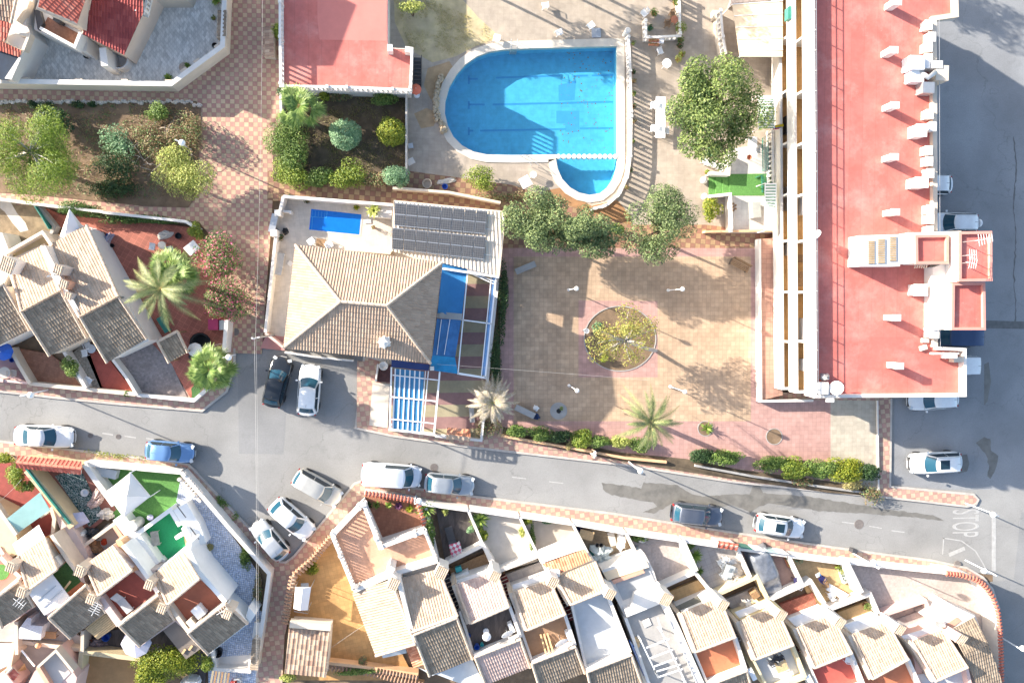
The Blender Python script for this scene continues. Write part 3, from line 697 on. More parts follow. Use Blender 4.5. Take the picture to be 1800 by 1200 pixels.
def car(label,x,y,ang,L,W,H,kind,paint,roofp=None,rails=False,sunroof=False,glassm=None,zc=.7,rear_wiper=True,spare=False,cat='car',name='parked_car'):
    """x,y: pixel of the middle of the car; ang: heading in the picture, degrees clockwise from right"""
    f1,f2,f3,f4,wf=KINDS[kind]; gl=glassm or glassc
    c=P(x,y,zc); t=T(name,label,cat,(c.x,c.y,.012)); h=L/2; zb=H*.60 if kind!='van' else H*.52
    X=lambda f:h-f*L
    def hw(f):
        e=abs(2*f-1); return W/2*(1-.20*max(0,(e-.72)/.28)**2.2-(.06 if f<.5 else .03)*e)
    def top(f):
        if f<f1: q=f/f1; return zb*(.80+.17*q**.8)-.10*(1-q)**5
        if f>f4: q=(f-f4)/max(.01,1-f4); return zb*(1.02-.03*q)
        return zb
    mb=MB(); st_=[0,.012,.03,.07,.13,.2,f1,.35,.5,.65,.8,.9,.95,.985,1.0]; st_=sorted(set(st_)); ring=[]
    for f in st_:
        w_=hw(f); zt=top(f); e=1 if .02<f<.98 else (.9 if f in(.012,.985) else .8)
        bow=(.16*W*0)
        pts=[(-.80,.24),(-.96,.34),(-1,.55),(-.985,.78),(-.93,.95),(-.78,1.0),(-.4,1.02),(0,1.028),(.4,1.02),(.78,1.0),(.93,.95),(.985,.78),(1,.55),(.96,.34),(.80,.24)]
        ring.append([(X(f)-(abs(p)**2.4*.17 if f<.2 else (-abs(p)**2.4*.09 if f>.9 else 0))*(1 if f<.07 or f>.93 else .45),p*w_*e,max(.2,q*zt*(1 if e==1 else .93+.07*e))) for p,q in pts])
    k=15
    for r in ring: mb.v+=r
    for i in range(len(ring)-1):
        for j in range(k-1):
            a=i*k+j; mb.f.append((a,a+1,a+1+k,a+k)); mb.m.append(0)
        mb.f.append((i*k+k-1,i*k,i*k+k,i*k+2*k-1)); mb.m.append(0)
    mb.f.append(tuple(range(k))); o=(len(ring)-1)*k; mb.f.append(tuple(range(o+k-1,o-1,-1))); mb.m+=[0,0]
    # cabin
    NY=9; sec=[]
    def crow(f,z,wd,bow=0): return [(X(f)-bow*(2*j/(NY-1)-1)**2,(2*j/(NY-1)-1)*wd,z+(.0)) for j in range(NY)]
    wb=W/2*.90*wf; wr=W/2*(.70 if kind!='van' else .80)
    zr=H; rows=[crow(f1,zb*.985,wb*.98,.24),crow(f2,zr-.07,wr*.96,.14)]
    for q in (.04,.33,.66,.96):
        f=f2+(f3-f2)*q; r=crow(f,zr-.05,wr,.10*(1-q)); r=[(a,b,z+.05*(1-(b/wr)**2)+(.02*math.sin(math.pi*q))) for a,b,z in r]; rows.append(r)
    rows+=[crow(f3,zr-.07,wr*.95,-.05),crow(f4,zb*1.0,wb*.94,-.10)]
    base=len(mb.v)
    for r in rows: mb.v+=r
    for i in range(len(rows)-1):
        for j in range(NY-1):
            a=base+i*NY+j; mb.f.append((a,a+NY,a+NY+1,a+1)); mb.m.append(0)
    lows=[]                                       # sides: skirt from roof rail down to the belt
    for s,j in ((-1,0),(1,NY-1)):
        tops=[rows[i][j] for i in range(len(rows))]; o=len(mb.v)
        for i,p in enumerate(tops):
            f=[f1,f1+(f2-f1)*.8,f2,f2+(f3-f2)*.33,f2+(f3-f2)*.66,f3,f3+(f4-f3)*.3,f4][i]
            mb.v.append((p[0],p[1],p[2])); mb.v.append((X(f)-(.24 if i==0 else 0),s*wb,zb*.97))
        for i in range(len(tops)-1):
            a=o+2*i; q=(a,a+1,a+3,a+2); mb.f.append(q if s>0 else q[::-1]); mb.m.append(0)
    body=part('body',mbm(mb,c,ang),paint,t,False)
    for p in body.data.polygons: p.use_smooth=True
    # glass, set proud of the cabin
    def quadgrid(A,B,C,D,nx,ny,off):
        m=MB(); A,B,C,D=map(Vector,(A,B,C,D)); nn=(B-A).cross(D-A).normalized()
        for i in range(nx+1):
            for j in range(ny+1):
                u,v=i/nx,j/ny; m.v.append(tuple((A*(1-u)+B*u)*(1-v)+(D*(1-u)+C*u)*v+nn*off))
        for i in range(nx):
            for j in range(ny): a=i*(ny+1)+j; m.f.append((a,a+ny+1,a+ny+2,a+1)); m.m.append(0)
        return m
    def strip(r0,r1,a,b,mar,off):
        m=MB(); n=NY
        for q in (a,b):
            for j in range(n):
                u=mar+(1-2*mar)*j/(n-1); k_=u*(NY-1); i0=min(NY-2,int(k_)); fr=k_-i0
                p0=Vector(r0[i0]).lerp(Vector(r0[i0+1]),fr); p1=Vector(r1[i0]).lerp(Vector(r1[i0+1]),fr); p=p0.lerp(p1,q)
                m.v.append((p.x+off[0],p.y,p.z+off[1]))
        for j in range(n-1): m.f.append((j,n+j,n+j+1,j+1)); m.m.append(0)
        return m
    part('windscreen',mbm(strip(rows[0],rows[1],.04,.95,.05,(.012,.014)),c,ang),gl,t)
    part('rear_window',mbm(strip(rows[-2],rows[-1],.08,.80,.09,(-.014,.014)),c,ang),gl,t)
    for s in (1,-1):
        y0,y1=s*(wb+.012),s*(wr+.012); zl=zb+.02; zh=zr-.10; yy=lambda z:y0+(y1-y0)*(z-zb)/(zr-.05-zb)
        yl,yh=yy(zl)+s*.012,yy(zh)+s*.012
        xa=X(f1)-.24-.12; xb=X(f2)-.06; xm=X((f2+f3)/2); xc=X(f3)+.10; xd=X(f4)+.22
        q=[((xa,yl,zl),(xm+.04,yl,zl),(xm+.04,yh,zh),(xb,yh,zh)),((xm-.04,yl,zl),(max(xd,X(f4)+.1),yl,zl),(xc,yh,zh),(xm-.04,yh,zh))]
        if kind=='van': q=q[:1]
        for a in q:
            a=a if s>0 else (a[1],a[0],a[3],a[2]); m=MB(); m.add(a,[(0,1,2,3)]); part('side_window',mbm(m,c,ang),glassd,t)
        m=MB(); m.box((X(f1)-.30,s*(W/2+.07),zb+.06),(.11,.16,.13)); part('mirror',mbm(m,c,ang),paint,t)
        e=hw(.03); m=MB(); m.box((h-.20,s*e*.80,zb*.80-.02),(.24,.30,.12),rz=-s*.42); part('headlight',mbm(m,c,ang),headm,t)
        m=MB(); m.box((-h+.10,s*hw(.97)*.82,zb*.80),(.10,.15,.30 if kind in('van','mpv','suv','wagon') else .18),rz=s*.3); part('tail_light',mbm(m,c,ang),tailm,t)
        for fx in (.19,.80):
            m=MB(); tx=X(fx); ry=s*(W/2-.10); M=MB(); M.lathe((0,0,0),[(.21,-.10),(.30,-.10),(.315,-.05),(.315,.05),(.30,.10),(.21,.10)],20); M.v=[(tx+a,ry+z*1,.315+b) for a,b,z in M.v]; wh=part('wheel',mbm(M,c,ang),black,t)
            M=MB(); M.lathe((0,0,0),[(.20,-.06),(.20,.085 if True else 0),(.05,.095)],14); M.v=[(tx+a,ry+s*z,.315+b) for a,b,z in M.v]; part('rim',mbm(M,c,ang),rimm,wh)
        if rails: m=MB(); m.tube([(X(f2)-.15,s*(wr-.04),zr+.0),(X(f2)-.3,s*(wr-.04),zr+.05),(X(f3)+.3,s*(wr-.04),zr+.05),(X(f3)+.12,s*(wr-.04),zr)],.022,6); part('roof_rail',mbm(m,c,ang),rimm,t)
    m=MB(); m.box((h-.005,0,.42),(.04,.5,.11)); part('number_plate',mbm(m,c,ang),platem,t)
    m=MB(); m.box((h-.03,0,.58),(.05,W*.55,.12)); part('grille',mbm(m,c,ang),trimm,t)
    for s in (-.1,.35): m=MB(); m.beam((X(f1)+.05-.2,s,zb+.03),(X(f1)-.05,s+.42,zb+.10),.02,.015); part('wiper',mbm(m,c,ang),trimm,t)
    if sunroof:
        fa=f2+(f3-f2)*.14; fb=f2+(f3-f2)*.52; m=MB(); m.box(((X(fa)+X(fb))/2,0,zr+.028),(X(fa)-X(fb),wr*1.15,.02)); part('sunroof',mbm(m,c,ang),glassd,t)
    if spare:
        m=MB(); m.lathe((0,0,0),[(.05,-.1),(.30,-.1),(.34,-.04),(.34,.04),(.30,.1),(.05,.1)],20); m.v=[(-h-.12+z,a,.85+b) for a,b,z in m.v]; part('spare_wheel',mbm(m,c,ang),paint,t)
    m=MB(); m.tube([(X(f3)+.3,0,zr+.0),(X(f3)+.12,0,zr+.16)],.012,5); part('aerial',mbm(m,c,ang),trimm,t)
    return t
def mbm(mb,c,ang):
    a=R(-ang); ca,sa=math.cos(a),math.sin(a); mb.v=[(c.x+x*ca-y*sa,c.y+x*sa+y*ca,.012+z) for x,y,z in mb.v]; return mb
pw=carmat('white_car_paint',(.74,.75,.76),.0,.3); ps=carmat('silver_car_paint',(.52,.53,.54),.55); pb_=carmat('light_blue_car_paint',(.14,.27,.50),.3); pk=carmat('black_car_paint',(.018,.021,.026),.2,.3); pbe=carmat('beige_silver_car_paint',(.56,.54,.49),.45)
pg=carmat('slate_grey_car_paint',(.10,.115,.15),.45); pn=carmat('navy_car_paint',(.015,.04,.11),.2,.3); psb=carmat('steel_blue_grey_car_paint',(.36,.39,.42),.5); pvan=carmat('bluish_white_van_paint',(.62,.65,.71),.05,.35)
car('pearl white saloon car parked on the lower kerb of the left road',78,767,3,4.45,1.76,1.45,'sedan',pw)
car('light blue hatchback parked at the kerb above the white garden wall',299,794,6,3.75,1.66,1.48,'hatch',pb_)
car('black car parked in the villa forecourt beside the white hatchback',487,671,-76,4.1,1.74,1.45,'hatch',pk)
car('white hatchback in the villa forecourt to the right of the black car',543,685,-85,4.1,1.78,1.48,'hatch',pw)
car('beige silver people carrier parked aslant at the corner, nearest the van',558,857,31,4.15,1.72,1.58,'mpv',pbe)
car('white hatchback parked aslant between the silver and the beige cars',513,912,43,4.05,1.76,1.48,'hatch',pw)
car('small silver car parked nose towards the chequered wall pavement',474,949,-129,3.7,1.62,1.42,'hatch',ps)
car('long white passenger van parked at the kerb before the corner house',688,836,5,4.85,1.88,1.92,'van',pvan,zc=1,cat='van',name='parked_van')
car('grey silver car parked right behind the white van',790,851,6,4.1,1.74,1.5,'hatch',psb)
car('dark slate grey estate car with pale roof rails on the wet road',1225,904,7,4.45,1.8,1.6,'suv',pg,rails=True)
car('white estate car with dark sunroof parked on the wet road',1371,924,9,4.4,1.78,1.52,'wagon',pw,rails=True,sunroof=True)
car('white off-roader with large sunroof alone in the side street bay',1643,813,178,4.6,1.86,1.66,'suv',pw,rails=True,sunroof=True)
car('white car half hidden under the south wall of the flats',1640,702,177,4.4,1.78,1.52,'wagon',pw)
car('white van showing only its tail beside the flats, below the navy car',1676,642,180,4.4,1.75,1.75,'van',pw,zc=1,cat='van',name='parked_van')
car('dark navy pickup-like van poking out below the stair tower',1682,592,180,4.5,1.78,1.72,'van',pn,zc=1,cat='van',name='parked_van')
car('white off-roader with spare wheel on its tail beside the stair tower',1674,392,180,4.35,1.78,1.66,'suv',pw,rails=True,spare=True)
car('white car nearly hidden by the flats, topmost in the side street',1632,324,180,4.1,1.74,1.48,'hatch',pw)
# ---------------------------------------------------------------- lamps
globe=mk('opal_globe',(.84,.84,.82),.3,.02,2)
def globelamp(label,bx,by,h,group=None,r=.18):
    b=P(bx,by,.1); t=T('globe_lamp',label,'street lamp',(b.x,b.y,.1),group)
    mb=MB(); mb.tube([(b.x,b.y,.1),(b.x,b.y,h-r)],[.05,.035],8); mb.lathe((b.x,b.y,.1),[(.13,0),(.12,.25),(.06,.4)],10); part('post',mb,wmetal,t)
    mb=MB(); mb.ball((b.x,b.y,h),r,16); part('globe',mb,globe,t,True)
    mb=MB(); mb.lathe((b.x,b.y,h-r-.08),[(.06,0),(.11,.1)],10); part('collar',mb,steel,t); return t
for l,x,y in (('white globe lamp in the plaza, above left of the round tree bed',999,509),('white globe lamp in the plaza, above right of the round tree bed',1174,510),('white globe lamp in the plaza, below left of the round tree bed',1000,677),('white globe lamp in the plaza, below right of the round tree bed',1178,679)):
    globelamp(l,x,y,4.2,'globe lamps in the plaza')
def streetlamp(label,bx,by,gx,gy,h=5.2,r=.24):
    b=P(bx,by,.1); q=P(gx,gy,h); t=T('street_lamp',label,'street lamp',(b.x,b.y,.1))
    mb=MB(); mb.tube([b,b.lerp(Vector((b.x,b.y,h)),.9),Vector((b.x,b.y,h-.1)).lerp(q,.25),q-Vector((0,0,r+.05))],[.06,.045,.04,.03],8); part('post',mb,wmetal,t)
    mb=MB(); mb.ball(q,r,16); part('globe',mb,globe,t,True)
streetlamp('white street lamp on the pavement edge below the date palm',1105,811,1126,827,4.6)
streetlamp('white street lamp at the rounded pavement tip near the stop lettering',1697,884,1746,904,4.6)
streetlamp('white street lamp leaning over the curved corner wall',1697,984,1730,1003,4.6)
streetlamp('white street lamp at the far right edge beside the dark road',1762,1121,1798,1139,4.6)
streetlamp('white street lamp beside the wall of the big pinkish yard',1500,972,1536,988,4.6)
streetlamp('white globe lamp on the corner of the tiled courtyard wall',731,870,737,880,3.2)
streetlamp('white street lamp at the kerb above the white saloon car',84,685,54,694,4.6)
streetlamp('white globe lamp at the end of the white wall by the forecourt',414,623,402,628,4.2)
streetlamp('white globe lamp standing among the dry shrubs of the left garden',336,263,320,251,4.2)
# ================================================================ plaza
Z=.125
mb=MB(); mb.prism([(878,436),(1332,436),(1336,700),(1462,704),(1462,815),(1462,845),(1290,822),(1090,793),(880,748)],Z,0); st('plaza_border_paving',mb,plazap)
mb=MB(); mb.sheet([(903,451),(1320,451),(1320,740),(903,740)],Z+.004); st('plaza_paving',mb,plaza)
mb=MB(); mb.prism([(1460,703),(1541,704),(1546,862),(1460,846)],Z+.003,0); st('plaza_paving',mb,plazac)
mb=MB(); mb.sheet([(1017,528),(1156,529),(1156,663),(1017,663)],Z+.008); st('plaza_border_paving',mb,plazap)
def disc(x,y,rx,ry,z,n=40): return [(x+rx*math.cos(2*math.pi*i/n),y+ry*math.sin(2*math.pi*i/n)) for i in range(n)]
mb=MB(); mb.sheet(disc(1090,595,63,57,0),Z+.012); st('tree_bed_soil',mb,soil)
mb=MB(); mb.wall(disc(1090,595,63,57,0),Z+.05,Z-.05,.08,True); st('kerb',mb,conc)
for x,y,r in ((982,722,14.5),(1240,753,13),(1361,767,14)):
    mb=MB(); mb.sheet(disc(x,y,r,r,0,24),Z+.010); st('tree_bed_soil',mb,conc if r==14.5 else soil); mb=MB(); mb.wall(disc(x,y,r,r,0,24),Z+.03,Z-.02,.06,True); st('kerb',mb,conc)
mb=MB(); mb.lathe(P(982,722,Z),[(.19,.012),(.19,.06),(.14,.06),(.12,.02)],16); one('tree_stump','short dark stump hole ring in the grey round pit of the plaza','tree stump',mb,black)
mb=MB(); mb.prism([(884,750),(1090,795),(1205,806),(1300,825),(1460,846),(1545,863),(1545,872),(1460,866),(1290,842),(1100,812),(884,768)],.15,0); st('planting_soil',mb,soild)
mb=MB(); mb.wall([(882,766),(980,783),(1100,805),(1172,812)],.5,.1,.2); one('low_wall','low orange pink wall between the plaza hedge and the road pavement','wall',mb,peach)
mb=MB(); mb.wall([(1222,818),(1330,838),(1450,856),(1540,868)],.4,.1,.18); one('low_wall','low wall under the flowering hedge at the plaza lower right','wall',mb,conc)
mb=MB(); mb.wall([(1543,704),(1545,862)],.32,.1,.1); one('low_wall','thin white kerb wall on the right edge of the plaza','wall',mb,white)
# raised walkway in front of the flats
mb=MB(); mb.prism([(1338,420),(1366,418),(1376,694),(1340,703)],.85,0,0); part_m=st('walkway',mb,tl('walkway_tiles',(.44,.22,.16),(.50,.28,.2),.4,0,False,.12,.05,.75,stain=.2))
mb=MB(); mb.wall([(1336,420),(1338,705),(1430,704)],1.0,0,.18); one('low_wall','white retaining wall between the plaza and the flats','wall',mb,white)
def bench(label,x,y,rot,L=1.75,W=.5,mat=conc,slats=False):
    c=P(x,y,.13); t=T('park_bench',label,'bench',(c.x,c.y,.13)); M=Matrix.Rotation(R(rot),3,'Z')
    mb=MB(); mb.box((c.x,c.y,.13+.41),(L,W,.09),R(rot)); part('seat',mb,mat,t)
    for s in (-1,1):
        v=M@Vector((s*L*.36,0,0)); mb=MB(); mb.box((c.x+v.x,c.y+v.y,.13+.18),(.14,W*.8,.37),R(rot)); part('leg',mb,mat,t)
bench('pale stone bench in the upper left corner of the plaza',923,471,23); bench('pale stone bench at the lower left of the plaza near the round pit',922,722,-26)
c=P(1297,467,.13); t=T('park_bench','dark metal bench lying askew in the upper right corner of the plaza','bench',(c.x,c.y,.13)); M=Matrix.Rotation(R(-27),3,'Z')
for nm,ys,zz in (('seat',(-.2,-.08,.04,.16),.42),('backrest',(.27,.31,.35),.6)):
    mb=MB()
    for i,yy in enumerate(ys): v=M@Vector((0,yy,0)); mb.box((c.x+v.x,c.y+v.y,.13+zz+(i*.13 if nm=='backrest' else 0)),(1.7,.09,.03),R(-27))
    part(nm,mb,wood,t)
for s in (-1,1):
    v=M@Vector((s*.75,0,0)); v2=M@Vector((s*.75,.3,0)); mb=MB(); mb.box((c.x+v.x,c.y+v.y,.13+.2),(.05,.5,.4),R(-27)); mb.beam((c.x+v2.x,c.y+v2.y,.5),(c.x+v2.x,c.y+v2.y,1.0),.05,.05); part('leg',mb,dmetal,t)
lump('dark blue jacket hanging off the end of the stone bench','jacket','jacket',942,731,.13,7,5.5,.42,mk('navy_cloth',(.01,.03,.10),.8,.2,6),3,-30,.5)
lump('crumpled white plastic bag beside the lower left bench','plastic_bag','bag',942,717,.13,5.5,4.5,.22,plast,5,-50,.7)
c=P(1028,581,.13); t=T('litter_bin','white and blue litter bin on the rim of the round tree bed','litter bin',(c.x,c.y,.13)); mb=MB(); mb.lathe((c.x,c.y,.13),[(.16,.25),(.2,.85),(.21,.86),(.19,.86),(.17,.6)],14); part('bin_body',mb,plast,t); mb=MB(); mb.lathe((c.x,c.y,.7),[(.165,0),(.165,.02)],14); part('bin_bag',mb,bplast,t); mb=MB(); mb.tube([(c.x-.25,c.y,.13),(c.x-.25,c.y,1.0)],.03,6); mb.beam((c.x-.25,c.y,.7),(c.x-.15,c.y,.7),.04,.04); part('post',mb,steel,t)
mb=MB(); mb.box(P(1055,778,.35),(.34,.28,.42),.2); one('junction_box','small dark junction box at the edge of the plaza near the palm','junction box',mb,dmetal)
# ================================================================ red club terrace, shaded garden
cl=T('clubhouse','flat roofed clubhouse with coral red roof terrace left of the big pool','building',P(605,60,0))
ZT=2.6
mb=MB(); mb.prism([(493,-160),(682,-160),(682,84),(724,86),(721,158),(493,152)],ZT-.05,0); part('wall',mb,white,cl)
mb=MB(); mb.prism([(495,-160),(681,-160),(681,85),(723,87),(720,157),(495,151)],ZT,ZT-.04); part('roof_terrace',mb,redroof,cl)
mb=MB(); mb.sheet([(558,-160),(680,-160),(680,72),(562,70),(558,34)],ZT+.004); part('roof_coating_patch',mb,redroof2,cl)
def balus(name,label,pts,z1,z0,parent=None,sp=.36,mat=None,th=.16,world=None):
    mat=mat or white; W=world or [P(x,y,z1) for x,y in pts]; mb=MB()
    mb.wallw(W,z0,z0+.16,th*1.1); mb.wallw(W,z1-.1,z1,th*1.15)
    for a,b in zip(W,W[1:]):
        a=Vector((a[0],a[1])); b=Vector((b[0],b[1])); L=(b-a).length; k=max(1,int(L/sp)); ang=math.atan2((b-a).y,(b-a).x)
        for i in range(k):
            p=a.lerp(b,(i+.5)/k); 
            if i%9==0: mb.box((p.x,p.y,(z0+z1)/2+.05),(.2,th*1.5,z1-z0+.1),ang)
            else: mb.box((p.x,p.y,(z0+z1)/2),(.13,.11,z1-z0-.1),ang)
    if parent: return part(name,mb,mat,parent)
    return one(name,label,'balustrade',mb,mat)
balus('balustrade','',[(492,-160),(492,60),(493,151),(605,153),(721,158),(724,90)],ZT+1.0,ZT,cl)
for q,w_ in (([(681,84),(690,84)],.5),([(712,86),(726,88)],.4)): mb=MB(); mb.wall(q,ZT+.9,ZT,w_); part('parapet',mb,white,cl)
s_=T('metal_stair','dark metal staircase against the right end of the red roof terrace','stairs',P(733,115,0))
for i in range(8):
    a=P(728,150-i*6.5,.3+i*.29); mb=MB(); mb.box((a.x+.25,a.y,a.z),(.55,.26,.05)); part('tread',mb,dmetal,s_)
mb=MB()
for dx in (-.05,.55): p=P(728,152,.15); q=P(728,98,2.6); mb.beam((p.x+dx,p.y,p.z),(q.x+dx,q.y,q.z),.05,.2)
part('stringer',mb,dmetal,s_)
parasol('small round coral parasol at the corner of the red roof terrace',731,155,2.2,.42,mk('coral_cloth',(.60,.15,.09),.8,.1,3),.1,8)
mb=MB(); mb.box(P(701,163,.5),(.75,.4,.85),0); one('utility_box','white utility cabinet under the corner of the red terrace','cabinet',mb,plast)
# garden bed
mb=MB(); mb.prism([(494,156),(714,158),(714,326),(480,318),(480,230),(494,215)],.14,0); st('garden_soil',mb,soild)
mb=MB(); mb.wall([(493,150),(494,214)],1.1,.1,.18); one('garden_wall','white wall on the left of the shaded garden below the red terrace','wall',mb,white)
mb=MB(); mb.wall([(714,160),(714,318)],1.3,.1,.14); one('garden_wall','thin concrete wall between the shaded garden and the pool deck','wall',mb,concl)
mb=MB(); mb.wall([(690,330),(790,338),(880,356)],1.0,.1,.2); one('garden_wall','pale wall along the brown chequered path below the pool deck','wall',mb,cream)
mb=MB(); mb.prism([(464,50),(481,48),(483,100),(463,98)],.9,.1); gt=one('tiled_shelter','small tiled letterbox shelter on the promenade beside the red terrace','shelter',mb,cream)
roof(gt,[(480,46,2.1),(482,101,2.1),(462,99,1.75),(463,48,1.75)],r_tan,cream)
# ================================================================ big pool and its deck
holed([P(x,y,.1) for x,y in ((690,-160),(1390,-160),(1390,412),(1245,405),(1110,398),(960,350),(850,352),(716,330),(716,160),(722,90),(684,84))],[offs(POOL,.12)],.1,'pool_deck',deckm)
mb=MB(); 
o0=offs(POOL,0); o1=offs(POOL,.62); n=len(o0); mb.v=[(p.x,p.y,.16) for p in o0]+[(p.x,p.y,.16) for p in o1]+[(p.x,p.y,.09) for p in o1]+[(p.x,p.y,-.3) for p in o0]
for i in range(n):
    j=(i+1)%n; mb.f+=[(i,j,n+j,n+i),(n+i,n+j,2*n+j,2*n+i),(3*n+i,3*n+j,j,i)]; mb.m+=[0]*3
st('pool_coping',mb,mk('pool_coping_stone',(.62,.56,.48),.8,.08,3,stain=.2))
mb=MB(); ZF=-1.2
W=[(p.x,p.y) for p in o0]; ar=sum(W[i][0]*W[(i+1)%n][1]-W[(i+1)%n][0]*W[i][1] for i in range(n))
mb.v=[(x,y,ZF) for x,y in W]+[(x,y,-.3) for x,y in W]; mb.f=[tuple(range(n)) if ar>0 else tuple(range(n-1,-1,-1))]; mb.m=[0]
for i in range(n): j=(i+1)%n; mb.f.append((i,j,n+j,n+i)); mb.m.append(0)
st('pool_floor',mb,plf)
mb=MB(); mb.v=[(x,y,.02) for x,y in W]; mb.f=[tuple(range(n))]; mb.m=[0]; st('pool_water',mb,wat)
mb=MB()
def pf(x,y): return P(x,y,ZF+.006)
for a,b in (((872,137),(985,133)),((1008,134),(1033,133)),((1040,133),(1078,132)),((866,184),(1078,179)),((844,230),(994,227)),((1019,226),(1078,225)),((824,133),(824,148)),((824,139),(840,139)),((824,178),(824,192)),((824,184),(852,184)),((824,224),(824,238)),((824,230),(832,230))): mb.beam(pf(*a),pf(*b),.15,.006)
st('pool_lane_line',mb,plline)
mb=MB(); mb.sheet([(978,195),(1018,195),(1018,232),(994,232),(994,217),(978,217)],ZF+.004); mb.sheet([(982,150),(1012,142),(1010,176),(982,178)],ZF+.004); st('pool_floor_patch',mb,mk('pool_floor_patch_tiles',(.07,.31,.62),.6,.06,2))
mb=MB()
for i in range(150):
    x,y=random.uniform(985,1080),random.uniform(90,265)
    p=P(x,y,ZF+.008); r=random.uniform(.02,.07); mb.lathe(p,[(r,0),(r*.6,.004)],5)
st('pool_debris',mb,wood,'stuff')
for i in range(12):
    c=P(982+i*9.1,275,.2); mb=MB(); mb.lathe((c.x,c.y,-.25),[(.2,0),(.2,.42),(.17,.45)],16); one('stepping_post','round white stepping post in the row between the large and the small pool','post',mb,white,'stepping posts across the pools')
lad=T('pool_ladder','steel pool ladder on the upper edge of the big pool','ladder',P(903,84,.1))
for dx in (-.25,.25):
    p=P(903,84,.1); mb=MB(); mb.tube([(p.x+dx,p.y+.5,.1),(p.x+dx,p.y+.45,.8),(p.x+dx,p.y-.1,.85),(p.x+dx,p.y-.25,.3),(p.x+dx,p.y-.25,-.9)],.022,8); part('rail',mb,steel,lad)
for k in range(3): mb=MB(); mb.box((p.x,p.y-.25,-.1-.28*k),(.5,.1,.03)); part('step',mb,steel,lad)
for k in (0,1):
    mb=MB(); x=912+k*11; a=P(x,275,.1); mb.tube([(a.x,a.y+.1,-.3),(a.x+.1,a.y,.75),(a.x+1.0,a.y-.8,.8),(a.x+1.05,a.y-.85,.1)],.022,8); one('pool_handrail','curved steel handrail on the lower edge of the big pool, one of a pair','handrail',mb,steel,'pool handrails')
balus('balustrade','white balustrade along the right side of the big pool',[(1105,60),(1108,120),(1110,200),(1109,270),(1104,308),(1090,340),(1068,360),(1040,367)],1.05,.1)
mb=MB(); mb.lathe(P(1098,62,.1),[(.22,0),(.22,1.1),(.26,1.12),(.2,1.2)],14); one('pillar','round white pillar at the upper end of the pool balustrade','pillar',mb,white)
rk=MB()
for i in range(60):
    t_=i/59; y=132+t_*100; x=775-math.sin(t_*3.1)*9+6*(t_>.8)+random.uniform(-3,3); c=P(x,y,.2); r=random.uniform(.12,.24); rk.lathe((c.x,c.y,.12),[(r*.9,0),(r,.15),(r*.6,random.uniform(.25,.5))],6)
one('rockery_wall','curved dry stone wall hugging the left end of the big pool','wall',rk,mk('rockery_stone',(.45,.36,.25),.95,.3,5,bump=.5))
mb=MB(); mb.sheet([(960,335),(985,330),(1040,362),(1085,352),(1110,380),(1110,396),(960,349)],.106); st('bare_soil_patch',mb,mk('orange_soil',(.32,.17,.08),.95,.25,2))
mb=MB(); mb.sheet([(690,-60),(760,-60),(840,30),(880,66),(835,82),(800,100),(760,110),(715,85),(694,40)],.106); st('dry_grass_patch',mb,mk('dry_grass_ground',(.50,.41,.24),.98,.25,1.3,stain=.6,stainscale=.6,staincol=(.46,.37,.26,1)))
mb=MB(); mb.sheet([(752,120),(790,108),(800,125),(780,140),(774,172),(757,175),(745,150)],.106); mb.sheet([(728,200),(750,190),(772,200),(762,222),(740,226)],.106); st('bare_soil_patch',mb,mk('tan_soil',(.42,.29,.17),.95,.2,2))
# deck furniture
table('square white garden table below the big pool',922,322,.85,.85,30,.1); table('round white garden table below the big pool',936,309,.55,.55,0,.1,.6,round_=True)
for l,x,y,rt in (('white plastic chair above the pool, middle one of three',981,60,20),('white plastic chair above the pool, beside the grey mat',1036,48,40),('white plastic chair above the pool near its ladder',871,71,80),('white plastic chair above the pool at the frame top',957,13,10),('white plastic chair right of the rattan bench enclosure',1158,93,-70),('white plastic chair in the corner of the balustrade enclosure',1130,27,130)): chair(l,x,y,rt,.1)
mb=MB(); mb.box(P(1048,58,.13),(.75,.75,.05),.05); one('floor_mat','grey square mat lying on the deck above the pool','mat',mb,mk('grey_blue_mat',(.36,.39,.44),.9,.08,4))
table('long white table on the deck left of the big leafy tree',1157,210,.8,3.3,0,.1)
for i,(x,y,rt) in enumerate(((1146,188,90),(1146,228,90),(1169,196,-90),(1169,232,-90))): chair('white plastic chair drawn up to the long white table, %s'%('upper left','lower left','upper right','lower right')[i] if False else ('white chair at the %s side of the long white deck table'%('upper left','lower left','upper right','lower right')[i]),x,y,rt,.1)
table('round white table with a plate under the balustrade enclosure',1168,116,.75,.75,0,.1,round_=True)
bucket('round white gas bottle like tank by the lower deck wall',751,324,.1,.38,cream,.5,'water tank','water_tank'); bucket('blue plastic crate tub by the lower deck wall',782,329,.1,.22,bplast,.35,'tub','tub')
lump('pale sheet lying crumpled on the deck by the water tank','dust_sheet','sheet',784,319,.1,18,5,.12,concl,2,8,.6)
for l,x,y in (('small grey stool on the deck beside the shaded garden wall',722,258),): table(l,x,y,.4,.4,10,.1,.4,mat=steel)
mb=MB(); mb.box(P(722,284,.12),(.6,.5,.06),.5); one('floor_mat','white square tile lying loose beside the garden wall','tile',mb,white)
balus('balustrade','white balustrade enclosure left of the grey terrace at the top',[(1135,32),(1136,66),(1196,63),(1194,-20)],.95,.1)
table('white shelf table of terracotta troughs below the balustrade enclosure',1152,76,1.0,.5,0,.1)
planter('terracotta trough on the white shelf table, upper one',1149,72,.86,.8,.14,0,.16,terra,fo_dry,40,.1); planter('terracotta trough on the white shelf table, lower one',1149,79,.86,.8,.14,0,.16,terra,fo_dry,40,.1)
